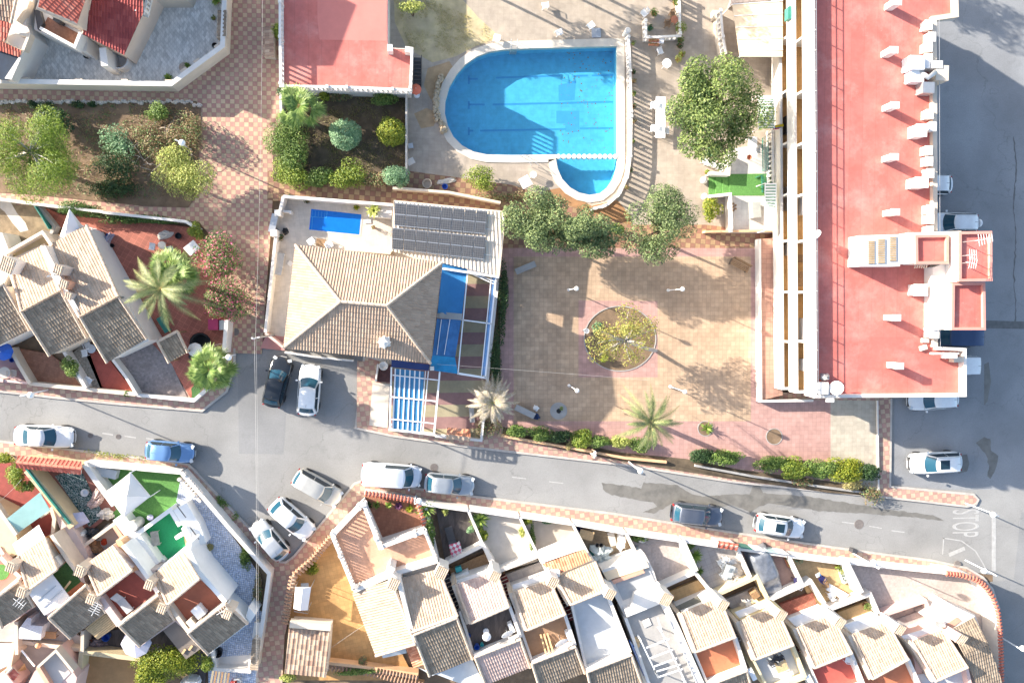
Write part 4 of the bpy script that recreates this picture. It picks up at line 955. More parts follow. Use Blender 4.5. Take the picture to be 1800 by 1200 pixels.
chair('dark brown chair inside the balustrade enclosure, upper one',1180,30,200,.1,wood); chair('dark brown chair inside the balustrade enclosure, lower one',1171,45,270,.1,wood); table('round terracotta topped table between the dark brown chairs',1181,40,.6,.6,0,.1,mat=terra,round_=True)
pot('bushy potted plant in the balustrade enclosure, upper left',1148,25,.1,.2,.3,fo_mid,160,.35); pot('leafy plant spilling over the enclosure corner',1193,53,.1,.25,.35,fo_bright,320,.5,lh=.6); pot('potted plant at the top of the balustrade enclosure',1186,6,.1,.2,.3,fo_mid,160,.35); pot('green glazed pot in the lower left of the enclosure',1141,52,.1,.2,.3,fo_dark,100,.25,mat=gmetal)
for i,(x,y,m_) in enumerate(((1194,72,fo_mid),(1193,82,fo_dark),(1196,97,fo_bright),(1190,106,fo_yel))): pot(('low dark shrub pot','round dark leaved pot','large star leaved pot','pale leaved pot')[i]+' in the column below the enclosure corner',x,y,.1,.18,.25,m_,130,.3)
acunit('cream outdoor fan unit on the grey terrace at the top',1254,31,.1,90,.7,.5,.6,mat=cream)
balus('balustrade','white balustrade beside the cream awning at the top',[(1267,14),(1270,60),(1276,95)],1.9,1.0)
mb=MB(); mb.wall([(1264,20),(1268,60),(1274,95)],1.0,.1,.5); one('terrace_wall','cream terrace wall under the white balustrade at the top','wall',mb,cream)
aw=T('awning','large cream awning over the top right terrace','awning',P(1330,50,.1))
mb=MB(); C=[P(1287,8,2.5),P(1376,2,2.9),P(1376,100,2.9),P(1300,100,2.5)]; mb.add(C,[(0,1,2,3)]); mb.add([c-Vector((0,0,.02)) for c in C],[(3,2,1,0)]); part('cloth',mb,awncream,aw)
for q in (0,.22,.44,.66,.88): mb=MB(); mb.beam(C[0].lerp(C[3],q)+Vector((0,0,.03)),C[1].lerp(C[2],q)+Vector((0,0,.03)),.05,.05); part('rib',mb,wmetal,aw)
for q in (0,1): p=C[0].lerp(C[3],q); mb=MB(); mb.tube([(p.x,p.y,.1),p],.04,6); part('post',mb,wmetal,aw)
mb=MB(); mb.prism([(1282,12),(1296,-40),(1372,-40),(1372,0),(1287,6)],.6,.1); st('terrace',mb,greypave)
# garden terraces of the flats
mb=MB(); mb.prism([(1282,262),(1365,250),(1366,305),(1282,306)],.45,.1); mb.prism([(1282,344),(1366,342),(1368,410),(1281,409)],.45,.1); st('terrace',mb,tl('terrace_pale_tiles',(.60,.56,.52),(.64,.60,.56),.45,0,False,.06,.02,.88,stain=.1))
mb=MB(); mb.prism([(1282,306),(1366,305),(1366,344),(1282,344)],.47,.1)
for i in range(3): mb.prism([(1246+i*12,308.5-i*.6),(1257+i*12,308-i*.6),(1257+i*12,342.5),(1246+i*12,342.5)],.18+i*.1,.1)
st('turf_terrace',mb,turf)
mb=MB(); mb.wall([(1248,304),(1281,306),(1283,268)],1.15,.1,.24); one('garden_wall','white stepped wall above the green turf steps','wall',mb,white)
mb=MB(); mb.wall([(1248,345),(1284,341),(1286,408)],1.15,.1,.24); one('garden_wall','white wall below the green turf steps','wall',mb,white)
mb=MB(); mb.wall([(1240,407),(1372,405)],.9,.1,.18); one('garden_wall','peach wall between the terraces and the brown chequered path','wall',mb,peach)
for l,x,y in (('white round stone ball at the upper foot of the turf steps',1237,317),('white round stone ball at the lower foot of the turf steps',1239,346)): mb=MB(); mb.ball(P(x,y,.42),.3,16); one('stone_ball',l,'stone ball',mb,white,smooth=True)
pot('pot with a small green plant beside the white stone ball',1241,304,.1,.18,.25,fo_bright,120,.22)
lump('green plastic sack half under the big tree','sack','sack',1247,268,.1,5,8,.4,gmetal,6,0,.4)
for l,x,y,rt in (('white reclining chair beside the turf steps, left one',1236,285,60),('white reclining chair beside the turf steps, right one',1249,290,60),('white chair in front of the stepped wall',1262,297,150)): chair(l,x,y,rt,.1)
table('white long table on the upper garden terrace',1317,262,.75,1.7,0,.45); bucket('brown bowl on the white long table of the terrace',1316,277,1.2,.2,terra,.18,'bowl','bowl')
chair('small grey chair beside the white long terrace table',1328,266,-90,.45,steel)
mb=MB(); mb.box(P(1327,370,.85),(.7,1.25,.8),.08); one('storage_box','grey storage box on the lower garden terrace','storage box',mb,mk('grey_box_plastic',(.38,.38,.35),.7,.1,3))
mb=MB()
for i in range(5): mb.box(P(1289+(i%2)*4,358+i*3,.52),(.14,.14,.14),i)
one('toy_blocks','little pile of coloured blocks on the lower terrace','toys',mb,wood)
def slatawn(label,pts,z,n,parent=None):
    t=T('slatted_awning',label,'awning',P(pts[0][0],pts[0][1],.45)); C=[P(x,y,z+(.25 if i in(1,2) else 0)) for i,(x,y) in enumerate(pts)]
    for e in (0,1):
        mb=MB(); mb.beam(C[0 if e==0 else 1],C[3 if e==0 else 2],.06,.08); part('rail',mb,wmetal,t)
    mb=MB(); mw=MB()
    for i in range(n):
        a=C[0].lerp(C[3],(i+.5)/n); b=C[1].lerp(C[2],(i+.5)/n); (mb if i%2 else mw).beam(a,b,(C[3]-C[0]).length/n*(.98),.03)
    part('green_slats',mb,awngreen,t); part('white_slats',mw,awnwhite,t)
    for e in (0,3): mb=MB(); mb.tube([(C[e].x,C[e].y,.45),C[e]],.035,6); part('post',mb,wmetal,t)
slatawn('green and white striped awning of the flats beside the big tree',[(1333,168),(1361,168),(1361,226),(1333,226)],2.3,28)
slatawn('green and white striped awning of the flats, lower one near the path',[(1345,322),(1364,322),(1364,406),(1344,406)],2.3,32)
def fence(name,label,pts,z1,z0,mat,sp=.12,cat='fence'):
    W=[P(x,y,z1) for x,y in pts]; t=T(name,label,cat,(W[0].x,W[0].y,z0)); mb=MB(); mr=MB()
    for a,b in zip(W,W[1:]):
        L=(b-a).length; k=max(1,int(L/sp))
        for i in range(k+1): p=a.lerp(b,i/k); mb.box((p.x,p.y,(z0+z1)/2),(.025,.025,z1-z0))
        for z in (z0+.1,z1-.02): mr.beam((a.x,a.y,z),(b.x,b.y,z),.05,.05)
    part('bars',mb,mat,t); part('rail',mr,mat,t); return t
fence('railing','green metal railing between the terraces and the flats',[(1350,238),(1351,297)],1.7,.45,gmetal); fence('railing','green metal gate panel beside the turf terrace',[(1336,309),(1347,305),(1348,335)],1.5,.45,gmetal)
balus('balustrade','white balustrade on the terrace edge right of the green railing',[(1358,226),(1359,320)],1.5,.45)
for i in range(9): pot(('mixed pot','tall pot','trailing pot','low pot','cactus pot','round pot','fern pot','herb pot','last pot')[i]+' in the row under the pool balustrade',(1112,1112,1113,1112,1113,1113,1110,1107,1100)[i],(78,128,144,166,188,214,250,300,330)[i],.1,.13,.22,(fo_mid,fo_dark,fo_dry)[i%3],70,.2)
# ================================================================ villa with hipped roof
vi=T('villa','low villa with a big hipped clay tile roof in the middle','villa',P(640,530,0))
mb=MB(); mb.prism([(497,345),(690,361),(880,372),(874,484),(850,772),(683,754),(686,640),(640,626),(498,612),(466,584),(488,374)],.16,0); st('villa_patio',mb,patio)
ZE,ZR=5.5,7.5
NW,NE,SE_,SW=(519,430,ZE),(778,461,ZE),(757,639,ZE),(498,611,ZE); RW,RE=(598,530,ZR),(680,537,ZR)
mb=MB(); mb.prism([(531,443),(766,471),(747,627),(511,602)],5.35,0); part('wall',mb,cream,vi)
for nm,cs in (('north',(NW,NE,RE,RW)),('east',(NE,SE_,RE)),('south',(SE_,SW,RW,RE)),('west',(SW,NW,RW))):
    roof(vi,cs,r_villa,cream,'roof',ridges={'north':((RW,RE),(NW,RW),(NE,RE)),'south':((SW,RW),(SE_,RE))}.get(nm,()))
ch=P(676,601,6.7); mb=MB(); mb.box((ch.x,ch.y,6.2),(.75,.7,1.3),.1); mb.lathe((ch.x,ch.y,6.85),[(.5,0),(.5,.08),(.3,.3),(.05,.38)],4); part('chimney',mb,white,vi)
ch=P(755,643,3.0); mb=MB(); mb.box((ch.x+.2,ch.y-.2,1.6),(.3,.3,3.0)); part('pillar',mb,white,vi)
# solar carport
sp=T('solar_pergola','corrugated pergola roof carrying two rows of solar panels behind the villa','pergola',P(785,415,.16))
roof(sp,[(692,354,3.15),(887,373,3.15),(876,485,3.0),(686,441,3.0)],mk('beige_sheet_roof',(.66,.56,.45),.6,.08,2,stain=.2),cream,'roof',down=(0.05,-1,0),pitch=.3,row=40,amp=.04)
mb=MB(); mb.wall([(692,354),(887,373),(876,485)],3.08,.16,.2); part('wall',mb,cream,sp)
mb=MB(); mb.beam(P(778,472,2.95),P(877,487,2.95),.16,.2); part('fascia',mb,wmetal,sp)
def panelrow(q,label0,tl_):
    A,B,C,D=[Vector(P(x,y,3.42)) for x,y in q]; up=Vector((0,0,.25)); A+=up*0; B+=up*0; C-=up*.6; D-=up*.6
    for i in range(8):
        a=A.lerp(B,(i+.03)/8); b=A.lerp(B,(i+.97)/8); c=D.lerp(C,(i+.97)/8); d=D.lerp(C,(i+.03)/8); n=(b-a).cross(d-a).normalized(); n=n if n.z>0 else -n
        mb=MB(); mb.add([a,b,c,d]+[p-n*.04 for p in (a,b,c,d)],[(3,2,1,0),(4,5,6,7),(0,1,5,4),(1,2,6,5),(2,3,7,6),(3,0,4,7)]); t=part('solar_panel',mb,steel,sp)
        for h in (0,1):
            e=[a.lerp(d,.025+.485*h),b.lerp(c,.025+.485*h),b.lerp(c,.49+.485*h),a.lerp(d,.49+.485*h)]; cc=(e[0]+e[2])/2
            mb=MB(); mb.add([cc+(p-cc)*.965+n*.004 for p in e],[(3,2,1,0)]); part('cell_field',mb,solar,t)
    for dz in (.2,.8):
        mb=MB(); mb.beam(A.lerp(D,dz)-Vector((0.2,0,.08)),B.lerp(C,dz)+Vector((.5,0,-.08)),.05,.06); part('mounting_rail',mb,steel,sp)
panelrow(((694,356),(858,371),(853,411),(692,396)),'dark solar panel in the upper row on the villa pergola','upper row'); panelrow(((690,400),(855,416),(851,456),(688,438)),'dark solar panel in the lower row on the villa pergola','lower row')
# patio, plunge pool
mb=MB(); W=[(p.x,p.y) for p in PLUNGE]
ar=1 if sum(W[i][0]*W[(i+1)%4][1]-W[(i+1)%4][0]*W[i][1] for i in range(4))>0 else 0
W=W if ar else W[::-1]
# basin stands in the patio: its rim is flush with the tiles
mb.add([(x,y,.165) for x,y in W],[(0,1,2,3)]); st('plunge_pool_water',mb,mk('plunge_pool_blue',(.006,.15,.58),.12,.06,3))
mb=MB(); mb.wallw([Vector((x,y)) for x,y in W],.10,.175,.12,True); st('pool_coping',mb,patio)
mb=MB(); 
for i in range(5):
    a=P(549+i*5.6,370+i*.6,.17); b=P(548+i*5.6,381+i*.6,.17); mb.beam(a,b,.03,.006)
for a,b in (((546,381),(574,383)),((575,370),(574,384)),((549,382),(548,404))): mb.beam(P(*a,.17),P(*b,.17),.05,.006)
st('pool_step_edge',mb,mk('pool_step_blue',(.03,.26,.62),.3,.05,3))
mb=MB(); mb.wall([(690,360),(600,353),(498,345)],1.35,.1,.22); one('villa_wall','white villa wall along the brown chequered path','wall',mb,white)
mb=MB(); mb.wall([(498,345),(491,374)],1.35,.1,.22); mb.box(P(491,376,.8),(.45,.45,1.5)); 
one('villa_wall','white villa wall piece above the sliding gate','wall',mb,white)
mb=MB(); mb.wall([(489,377),(481,409)],1.15,.14,.09); mb.beam(P(484,376,1.16),P(477,408,1.16),.5,.05); one('sliding_gate','pale grey sliding gate of the villa on the promenade','gate',mb,steel)
mb=MB(); mb.wall([(485,411),(466,584)],1.35,.1,.22); mb.box(P(485,411,.8),(.5,.5,1.6)); one('villa_wall','long white villa wall beside the promenade below the sliding gate','wall',mb,white)
mb=MB(); mb.wall([(466,585),(500,612)],1.0,.1,.2); one('villa_wall','low pink wall at the lower left corner of the villa','wall',mb,pinkw)
mb=MB(); mb.prism([(468,588),(503,592),(500,616),(457,612)],.165,.1); st('porch_paving',mb,mk('pink_porch',(.45,.22,.20),.85,.1,2))
mb=MB(); mb.wall([(500,619),(560,628),(621,634)],.7,.1,.14); one('low_wall','white railing wall along the villa front above the forecourt','wall',mb,white)
mb=MB(); mb.wall([(497,371),(510,372),(510,376)],1.0,.16,.16); one('planter_wall','small white planter wall inside the villa gate','wall',mb,white)
mb=MB(); mb.prism([(649,357),(690,362),(688,384),(647,380)],1.0,.16); one('planter_block','white raised planting block at the pool corner of the villa','planter',mb,white)
agave('yellow starry plant in the white planting block by the villa pool',657,371,1.0,.75,fo_yel,22,w=.09); agave('small yellow green spiky plant above the villa pool',627,365,.16,.4,fo_lime,26,w=.03)
mb=MB(); mb.prism([(605,430),(690,437),(686,447),(606,440)],1.05,.16); one('garden_wall','low cream wall behind the villa roof beside the plunge pool','wall',mb,cream)
def lounger(label,x,y,rot,mat,z=.16):
    c=P(x,y,z); t=T('sun_lounger',label,'sun lounger',(c.x,c.y,z)); M=Matrix.Rotation(R(rot),3,'Z')
    mb=MB(); mb.box((c.x,c.y,z+.32),(1.2,.62,.08),R(rot)); part('seat',mb,mat,t)
    a=M@Vector((-.6,0,.34)); b=M@Vector((-1.15,0,.66)); mb=MB(); mb.beam(Vector((c.x,c.y,z))+a,Vector((c.x,c.y,z))+b,.62,.07); part('backrest',mb,mat,t)
    for sx in (-.5,.5):
        for sy in (-.26,.26): v=M@Vector((sx,sy,0)); mb=MB(); mb.box((c.x+v.x,c.y+v.y,z+.14),(.05,.05,.28),R(rot)); part('leg',mb,plast,t)
greyc=mk('grey_cushion',(.42,.43,.44),.9,.1,5)
chair('white and teal cushioned chair below the villa plunge pool',548,424,35,.16,plast); chair('white chair with blue cushion below the villa plunge pool',581,430,-60,.16,plast); table('small brown low table between the poolside chairs',565,427,.7,.6,-5,.16,.4,mat=wood)
lounger('pale grey sun lounger by the left villa wall',493,458,82,greyc)
lump('black cushion heap by the villa sliding gate','cushion','cushion',502,407,.16,5,6,.35,black,8); 
mb=MB(); mb.box(P(647,389,.19),(.5,.35,.06),.05); one('door_mat','grey mat by the right end of the plunge pool','mat',mb,greyc)
mb=MB(); mb.box(P(510,463,.2),(.36,.36,.05),.8); one('side_table','small white square board beside the sun lounger','board',mb,white)
pot('terracotta pot with a red plant beside the villa pool',657,400,.16,.12,.2,fo_dry,60,.16); pot('pot with round plant inside the villa wall above the gate',541,354,.16,.14,.25,fo_dark,100,.25); pot('row pot at the upper left corner of the villa patio',510,348,.16,.12,.2,fo_mid,80,.22); pot('green pot plant below the villa sliding gate',495,418,.16,.15,.25,fo_dark,110,.28)
# east yard with blue canopies
stripe=tl('striped_yard_tiles',(.29,.165,.155),(.36,.31,.20),60,-4,True,.05,0,1,sy=.98,stain=.2)
mb=MB(); mb.prism([(772,462),(876,482),(851,770),(684,752),(690,640),(757,630)],.19,.1); st('yard_paving',mb,stripe)
mb=MB(); mb.prism([(655,672),(685,675),(681,752),(649,747)],.24,.1); st('porch_paving',mb,mk('cream_porch',(.62,.54,.45),.85,.05,2,stain=.1))
mb=MB(); mb.prism([(628,634),(690,640),(684,752),(627,746)],.165,.1); st('porch_paving',mb,pave)
mb=MB(); mb.wall([(660,671),(664,640)],1.0,.1,.12); one('low_wall','thin white wall beside the villa porch entrance','wall',mb,white)
mb=MB(); mb.prism([(663,640),(689,643),(686,672),(660,670)],.245,.1); st('porch_paving',mb,mk('dark_red_porch',(.10,.035,.03),.6,.3,3))
mb=MB(); mb.lathe(P(676,641,.24),[(.3,0),(.12,.1),(.1,.8),(.32,1.0),(.36,1.12),(.3,1.12),(.1,1.02)],18); one('stone_urn','white pedestal urn at the villa porch','urn',mb,white)
def sheetq(name,label,cat,pts,zs,mat,th=.02,nx=8,sag=.0):
    C=[P(x,y,z) for (x,y),z in zip(pts,zs)]; mb=MB(); n=nx
    for e in (0,-th):
        o=len(mb.v)
        for i in range(n+1):
            for j in range(n+1):
                u,v=i/n,j/n; p=(C[0]*(1-u)+C[1]*u)*(1-v)+(C[3]*(1-u)+C[2]*u)*v; mb.v.append((p.x,p.y,p.z+e-sag*16*u*(1-u)*v*(1-v)+.04*sag*mnoise.noise(p*2)))
        for i in range(n):
            for j in range(n): a=o+i*(n+1)+j; mb.f.append((a,a+n+1,a+n+2,a+1)); mb.m.append(0)
    return one(name,label,cat,mb,mat)
sheetq('blue_canopy','blue tarpaulin canopy along the right side of the villa roof','canopy',((778,462),(822,467),(812,556),(769,550)),(2.9,2.7,2.7,2.9),bluetarp,sag=.12)
mb=MB(); mb.beam(P(768,553,2.8),P(812,557,2.75),.5,.08); one('concrete_beam','pale concrete beam between the two blue canopies','beam',mb,conc)
mb=MB(); mb.lathe(P(777,554,2.85),[(.18,0),(.18,.3),(.22,.3),(.22,.36)],12); one('vent_pipe','round vent cap on the pale beam between the canopies','vent',mb,conc)
sheetq('blue_canopy','blue plastic canopy with clear panels below the pale beam','canopy',((768,560),(811,562),(800,628),(760,624)),(2.8,2.7,2.6,2.8),mk('blue_grey_pvc',(.05,.17,.38),.25,.25,1.5),sag=.03)
for x0,x1 in ((776,768),(791,781)): mb=MB(); mb.beam(P(x0,561,2.84),P(x1,623,2.82),.05,.05); one('canopy_bar','white bar across the clear lower canopy, %s one'%('left' if x0<780 else 'right'),'bar',mb,wmetal)
sheetq('blue_canopy','turquoise blue canopy corner at the lower right of the villa roof','canopy',((760,624),(800,628),(805,657),(755,650)),(2.8,2.7,2.6,2.7),mk('turquoise_tarpaulin',(.015,.22,.42),.5,.25,1.5),sag=.06)
fr=T('pergola_frame','white steel pergola frame over the striped yard right of the villa','pergola',P(830,570,.19))
def bm_(nm,a,b,z,w_=.1,h_=.1,parent=fr,mat=None,z2=None): mb=MB(); mb.beam(P(*a,z),P(*b,z if z2 is None else z2),w_,h_); return part(nm,mb,mat or wmetal,parent)
for a,b,w_ in (((822,478),(805,657),.09),((872,484),(853,664),.12),((864,482),(846,662),.07),((821,476),(875,486),.25),((812,562),(864,569),.09),((805,656),(855,664),.16),((822,478),(870,500),.06),((822,477),(868,494),.06)): bm_('beam',a,b,2.75,w_)
for p in ((822,478),(872,484),(805,657),(853,664),(811,562),(863,569)): q=P(*p,2.7); mb=MB(); mb.box((q.x,q.y,1.45),(.09,.09,2.5)); part('post',mb,wmetal,fr)
sheetq('rolled_blind','long rolled blue blind on the right beam of the pergola frame','blind',((866,488),(872,489),(853,660),(847,659)),(2.68,2.68,2.68,2.68),mk('blue_blind',(.20,.36,.60),.5,.2,2),th=.08,nx=3)
fr2=T('pergola_frame','white slatted pergola with blue sheets below the villa','pergola',P(728,700,.19))
for a,b,w_ in (((688,645),(685,754),.12),((753,652),(743,760),.07),((748,652),(739,760),.06),((773,654),(763,762),.14),((690,659),(771,668),.08),((686,697),(767,705),.1),((686,736),(763,744),.08),((684,754),(763,763),.12)): bm_('beam',a,b,2.7,w_,parent=fr2)
for p in ((688,646),(685,753),(773,654),(763,762),(743,759)): q=P(*p,2.65); mb=MB(); mb.box((q.x,q.y,1.45),(.09,.09,2.5)); part('post',mb,wmetal,fr2)
for i in range(6):
    x0=695+i*8.6; mb=MB(); mb.beam(P(x0,647.5+i*.9,2.66),P(x0-4.5,754+i*1.0,2.6),.10,.03); part('slat',mb,wmetal,fr2)
    mb=MB(); a=[P(x0+.8,647.5+i*.9,2.62),P(x0+7.4,648.5+i*.9,2.6),P(x0+2.6,756+i,2.55),P(x0-3.6,755+i,2.57)]; mb.add(a,[(0,1,2,3)]); mb.add([p-Vector((0,0,.015)) for p in a],[(3,2,1,0)]); part('blue_strip',mb,mk('blue_sheet',(.06,.24,.44),.3,.15,1.5),fr2)
mb=MB(); mb.prism([(688,632),(756,641),(753,651),(688,645)],2.6,2.5); one('blue_canopy','dark blue cloth strip under the lower villa eave','canopy',mb,mk('dark_blue_cloth',(.03,.05,.16),.9,.1,2))
mb=MB(); mb.wall([(765,766),(846,774),(876,486)],.9,.1,.2); one('yard_wall','white wall around the striped yard on the plaza side','wall',mb,white)
mb=MB(); mb.wall([(683,754),(765,764)],.7,.1,.2); one('yard_wall','low white wall under the slatted pergola by the road','wall',mb,white)
gr=T('tiled_gate_roof','little red and white tiled gate roof on the yard wall by the road','gate roof',P(805,762,.1))
roof(gr,[(785,763,1.75),(827,768,1.75),(827,754.5,1.5),(786,751,1.5)],r_orange,white,pitch=.4); roof(gr,[(827,768,1.75),(785,763,1.75),(784,771,1.45),(826,775,1.45)],r_cream,white,pitch=.4)
mb=MB(); mb.prism([(789,757),(824,760),(823,769),(788,766)],1.4,.1); part('wall',mb,white,gr)
bench('grey bench by the right wall of the striped yard',829,726,-86,1.4,.4); 
# ================================================================ flats with coral red roof
ap=T('apartment_block','long three storey block of flats with a coral red flat roof','apartment block',P(1500,350,0))
ZD=7.5; ZP=8.15
W=lambda x,y,z: P(x,y,z)
# facade plane along the west, from the roof parapet seen at ZP
f0=P(1427,-160,ZP); f1=P(1431.5,699,ZP); D=Vector((1,0,0))
east=[(1699,697),(1699,612),(1652,610),(1650,30),(1692,27),(1691,-16)]
E_=[P(x,y,ZP) for x,y in east]
EL_=[P(x,y,ZP) for x,y in ((1699,697),(1699,612),(1652,610),(1650,-38))]
def body(off,z0,z1,name,mat):
    mb=MB(); xy=[(f0.x+off,f0.y),(f1.x+off,f1.y)]+[(p.x-.02*(off>0),p.y) for p in (EL_ if off>0 else E_)]; mb.ext(xy,z0,z1); return part(name,mb,mat,ap)
body(1.7,0,6.95,'wall',cream)
mb=MB(); mb.ext([(f0.x,f0.y),(f1.x,f1.y),(f1.x+2,f1.y),(f0.x+2,f0.y)],6.46,6.97); part('eave_fascia',mb,white,ap)
body(0,6.97,ZD-.05,'roof_slab',white)
mb=MB(); mb.ext([(f0.x+.1,f0.y),(f1.x+.1,f1.y)]+[(p.x-.1,p.y) for p in E_],ZD-.045,ZD); part('roof_deck',mb,redroof,ap)
mb=MB(); Wp=[f0,f1]+E_; mb.wallw([Vector((f0.x+.1,f0.y)),Vector((f1.x+.1,f1.y+.1)),Vector((E_[0].x-.1,E_[0].y+.1)),Vector((E_[1].x-.1,E_[1].y-.1)),Vector((E_[2].x-.1,E_[2].y-.1))],ZD,ZP,.22); part('parapet',mb,white,ap)
mb=MB(); mb.wallw([Vector((E_[2].x-.15,E_[2].y)),Vector((E_[3].x-.15,E_[3].y)),Vector((E_[4].x-.3,E_[4].y+.1)),Vector((E_[5].x-.3,E_[5].y))],ZD,ZP-.25,.35); part('parapet',mb,cream,ap)
# guard rail on the west parapet
mb=MB()
for z in (ZP+.2,ZP+.42): mb.beam((f0.x+.1,f0.y,z),(f1.x+.1,f1.y,z),.035,.035)
L=f0.y-f1.y
for i in range(int(L/1.45)+1): y=f0.y-i*1.45; x=f0.x+(f1.x-f0.x)*(i*1.45/L)+.1; mb.box((x,y,ZP+.2),(.06,.06,.46))
part('guard_rail',mb,steel,ap)
mb=MB(); mb.beam((E_[0].x-.1,E_[0].y+.1,ZP+.2),(f1.x+.1,f1.y+.1,ZP+.2),.03,.03); mb.beam((E_[3].x-.02,E_[3].y,ZP+.1),(E_[2].x-.02,E_[2].y,ZP+.1),.03,.03); part('guard_rail',mb,steel,ap)
# balconies
def bal(z,par0,par1,fl,name):
    mb=MB(); mb.ext([(f0.x,f0.y),(f1.x,f1.y),(f1.x+1.75,f1.y),(f0.x+1.75,f0.y)],z-.18,z); part('balcony_slab',mb,white,ap)
    mb=MB(); mb.ext([(f0.x+.2,f0.y),(f1.x+.2,f1.y+.1),(f1.x+1.7,f1.y+.1),(f0.x+1.7,f0.y)],z+.001,z+.02); part('balcony_floor',mb,fl,ap)
    mb=MB(); mb.wallw([Vector((f0.x+.1,f0.y)),Vector((f1.x+.1,f1.y+.1)),Vector((f1.x+1.7,f1.y+.1))],par0,par1,.2); part('balcony_parapet',mb,white,ap)
ot=tl('balcony_tiles',(.58,.33,.13),(.62,.37,.16),.33,0,False,.08,.03,.85,stain=.1)
bal(1.45,.9,2.45,ot,'l'); bal(4.0,3.74,5.03,ot,'u')
for y in (-30,62,157,249,340,422,513,601): 
    for z0,z1 in ((1.47,3.7),(4.02,6.45)):
        t_=(P(1400,y,z1).y-f0.y)/(f1.y-f0.y); x=f0.x+(f1.x-f0.x)*t_; yy=f0.y+(f1.y-f0.y)*t_; mb=MB(); mb.box((x+.95,yy,(z0+z1)/2),(1.5,.16,z1-z0)); part('balcony_partition',mb,white,ap)
mb=MB()
for i in range(16):
    for z0 in (1.9,4.4):
        y=f1.y+1.2+i*2.1; t_=(y-f0.y)/(f1.y-f0.y); x=f0.x+(f1.x-f0.x)*t_+1.69
        mb=MB(); mb.box((x,y,z0+.75),(.06,1.2,1.7)); wd=part('window',mb,glassd,ap); mb=MB(); mb.box((x-.02,y,z0+1.62),(.08,1.3,.07)); mb.box((x-.02,y,z0+.75),(.07,.06,1.7)); part('frame',mb,wmetal,wd)
for i in range(10):
    y=f1.y+2.2+i*3.4
    for z0 in (1.2,3.9,6.0):
        mb=MB(); mb.box((E_[2].x+.02,y,z0),(.08,1.1,1.2)); 
        if E_[1].y+1<y<22.5: part('window',mb,glassd,ap)
# white boxes along the east parapet
for i,(x,y) in enumerate(((1634,43),(1640,64),(1634,82),(1634,102),(1636,200),(1641,222),(1634,264),(1635,283),(1637,304),(1637,368),(1637,385),(1636,405))):
    c=P(x,y,8.3); t=T('roof_vent_box','white boxy vent standing along the east edge of the coral roof','roof vent',(c.x,c.y,ZD),'white boxes along the roof edge')
    mb=MB(); mb.box((c.x,c.y,ZD+.33),(.5,.62,.66)); part('casing',mb,white,t); mb=MB(); mb.box((c.x,c.y,ZD+.69),(.58,.70,.06)); part('lid',mb,white,t)
for i,(x,y) in enumerate(((1643,567),(1641,585))):
    c=P(x,y,8.3); t=T('roof_vent_box','white boxy vent at the lower roof edge beside the dark red terrace, %s'%('upper' if i==0 else 'lower'),'roof vent',(c.x,c.y,ZD)); mb=MB(); mb.box((c.x,c.y,ZD+.45),(.6,.7,.9)); part('casing',mb,white,t); mb=MB(); mb.box((c.x,c.y,ZD+.93),(.72,.82,.06)); part('lid',mb,white,t)
def chim(x,y,label): 
    c=P(x,y,ZD); t=T('chimney',label,'chimney',c); mb=MB(); mb.box((c.x,c.y,ZD+.58),(.6,.42,1.16)); part('shaft',mb,white,t); mb=MB(); mb.box((c.x,c.y,ZD+1.2),(.68,.5,.07)); part('cap',mb,white,t)
for x,y,l in ((1561,14,'white chimney nearest the top of the picture on the coral roof'),(1555,97,'white chimney left of the big air conditioners'),(1557,192,'white chimney below the big air conditioners'),(1556,281,'white chimney level with the half hidden white car'),(1558,376,'white chimney just above the white skylight block'),(1560,558,'white chimney below the skylight block, level with the road repair strip'),(1565,641,'white chimney nearest the satellite dish corner')): chim(x,y,l)
def boxx(label,x,y,w_,d_,h_,z=ZD,name='roof_box',cat='roof box'):
    c=P(x,y,z); t=T(name,label,cat,c); mb=MB(); mb.box((c.x,c.y,z+h_/2),(w_,d_,h_)); part('casing',mb,white,t); mb=MB(); mb.box((c.x,c.y,z+h_+.03),(w_+.1,d_+.1,.06)); part('lid',mb,white,t); return t
boxx('white duct box with a slanting timber lid in the middle of the roof edge',1604,235,.75,.85,1.1); boxx('wide white vent box on the coral roof, level with the half hidden car',1603,325,.95,.7,1.2); boxx('wide white vent box in the shade of the skylight block',1607,510,1.0,.8,.8)
acunit('big white twin fan air conditioner on the coral roof',1597,118,ZD,90,1.0,1.1,1.1); acunit('white air conditioner beside the twin fan one, lower left',1601,140,ZD,90,.8,1.0,.8); acunit('grey duct unit on the coral roof below the air conditioners',1619,160,ZD,90,.8,.9,.9,mat=steel); acunit('white duct unit on the roof edge beside the twin fan air conditioner',1617,117,ZD,90,.7,.7,.7)
mb=MB(); c=P(1638,124,8.6); mb.tube([(c.x-.7,c.y,8.2),(c.x-.2,c.y-.5,8.5),(c.x+.3,c.y-.1,8.6)],.2,10); one('duct_pipe','curved steel duct beside the roof air conditioners','duct',mb,steel,smooth=True)
c=P(1655,129,8.3); mb=MB(); mb.box((c.x,c.y,7.6),(1.0,1.1,1.6)); one('duct_housing','beige duct housing hung on the street side of the roof edge','duct',mb,cream); c=P(1649,113,8.5); mb=MB(); mb.box((c.x,c.y,7.9),(.8,.55,1.1)); one('duct_housing','white duct housing above the beige one on the street side','duct',mb,white)
for l,x,y in (('small pale block lying on the coral roof edge, upper one',1626,598),('slanting pale slab lying on the coral roof, lower one',1623,611)): mb=MB(); mb.box(P(x,y,ZD+.1),(.55,.35,.2),.3 if y>600 else 0); one('loose_slab',l,'slab',mb,concl)
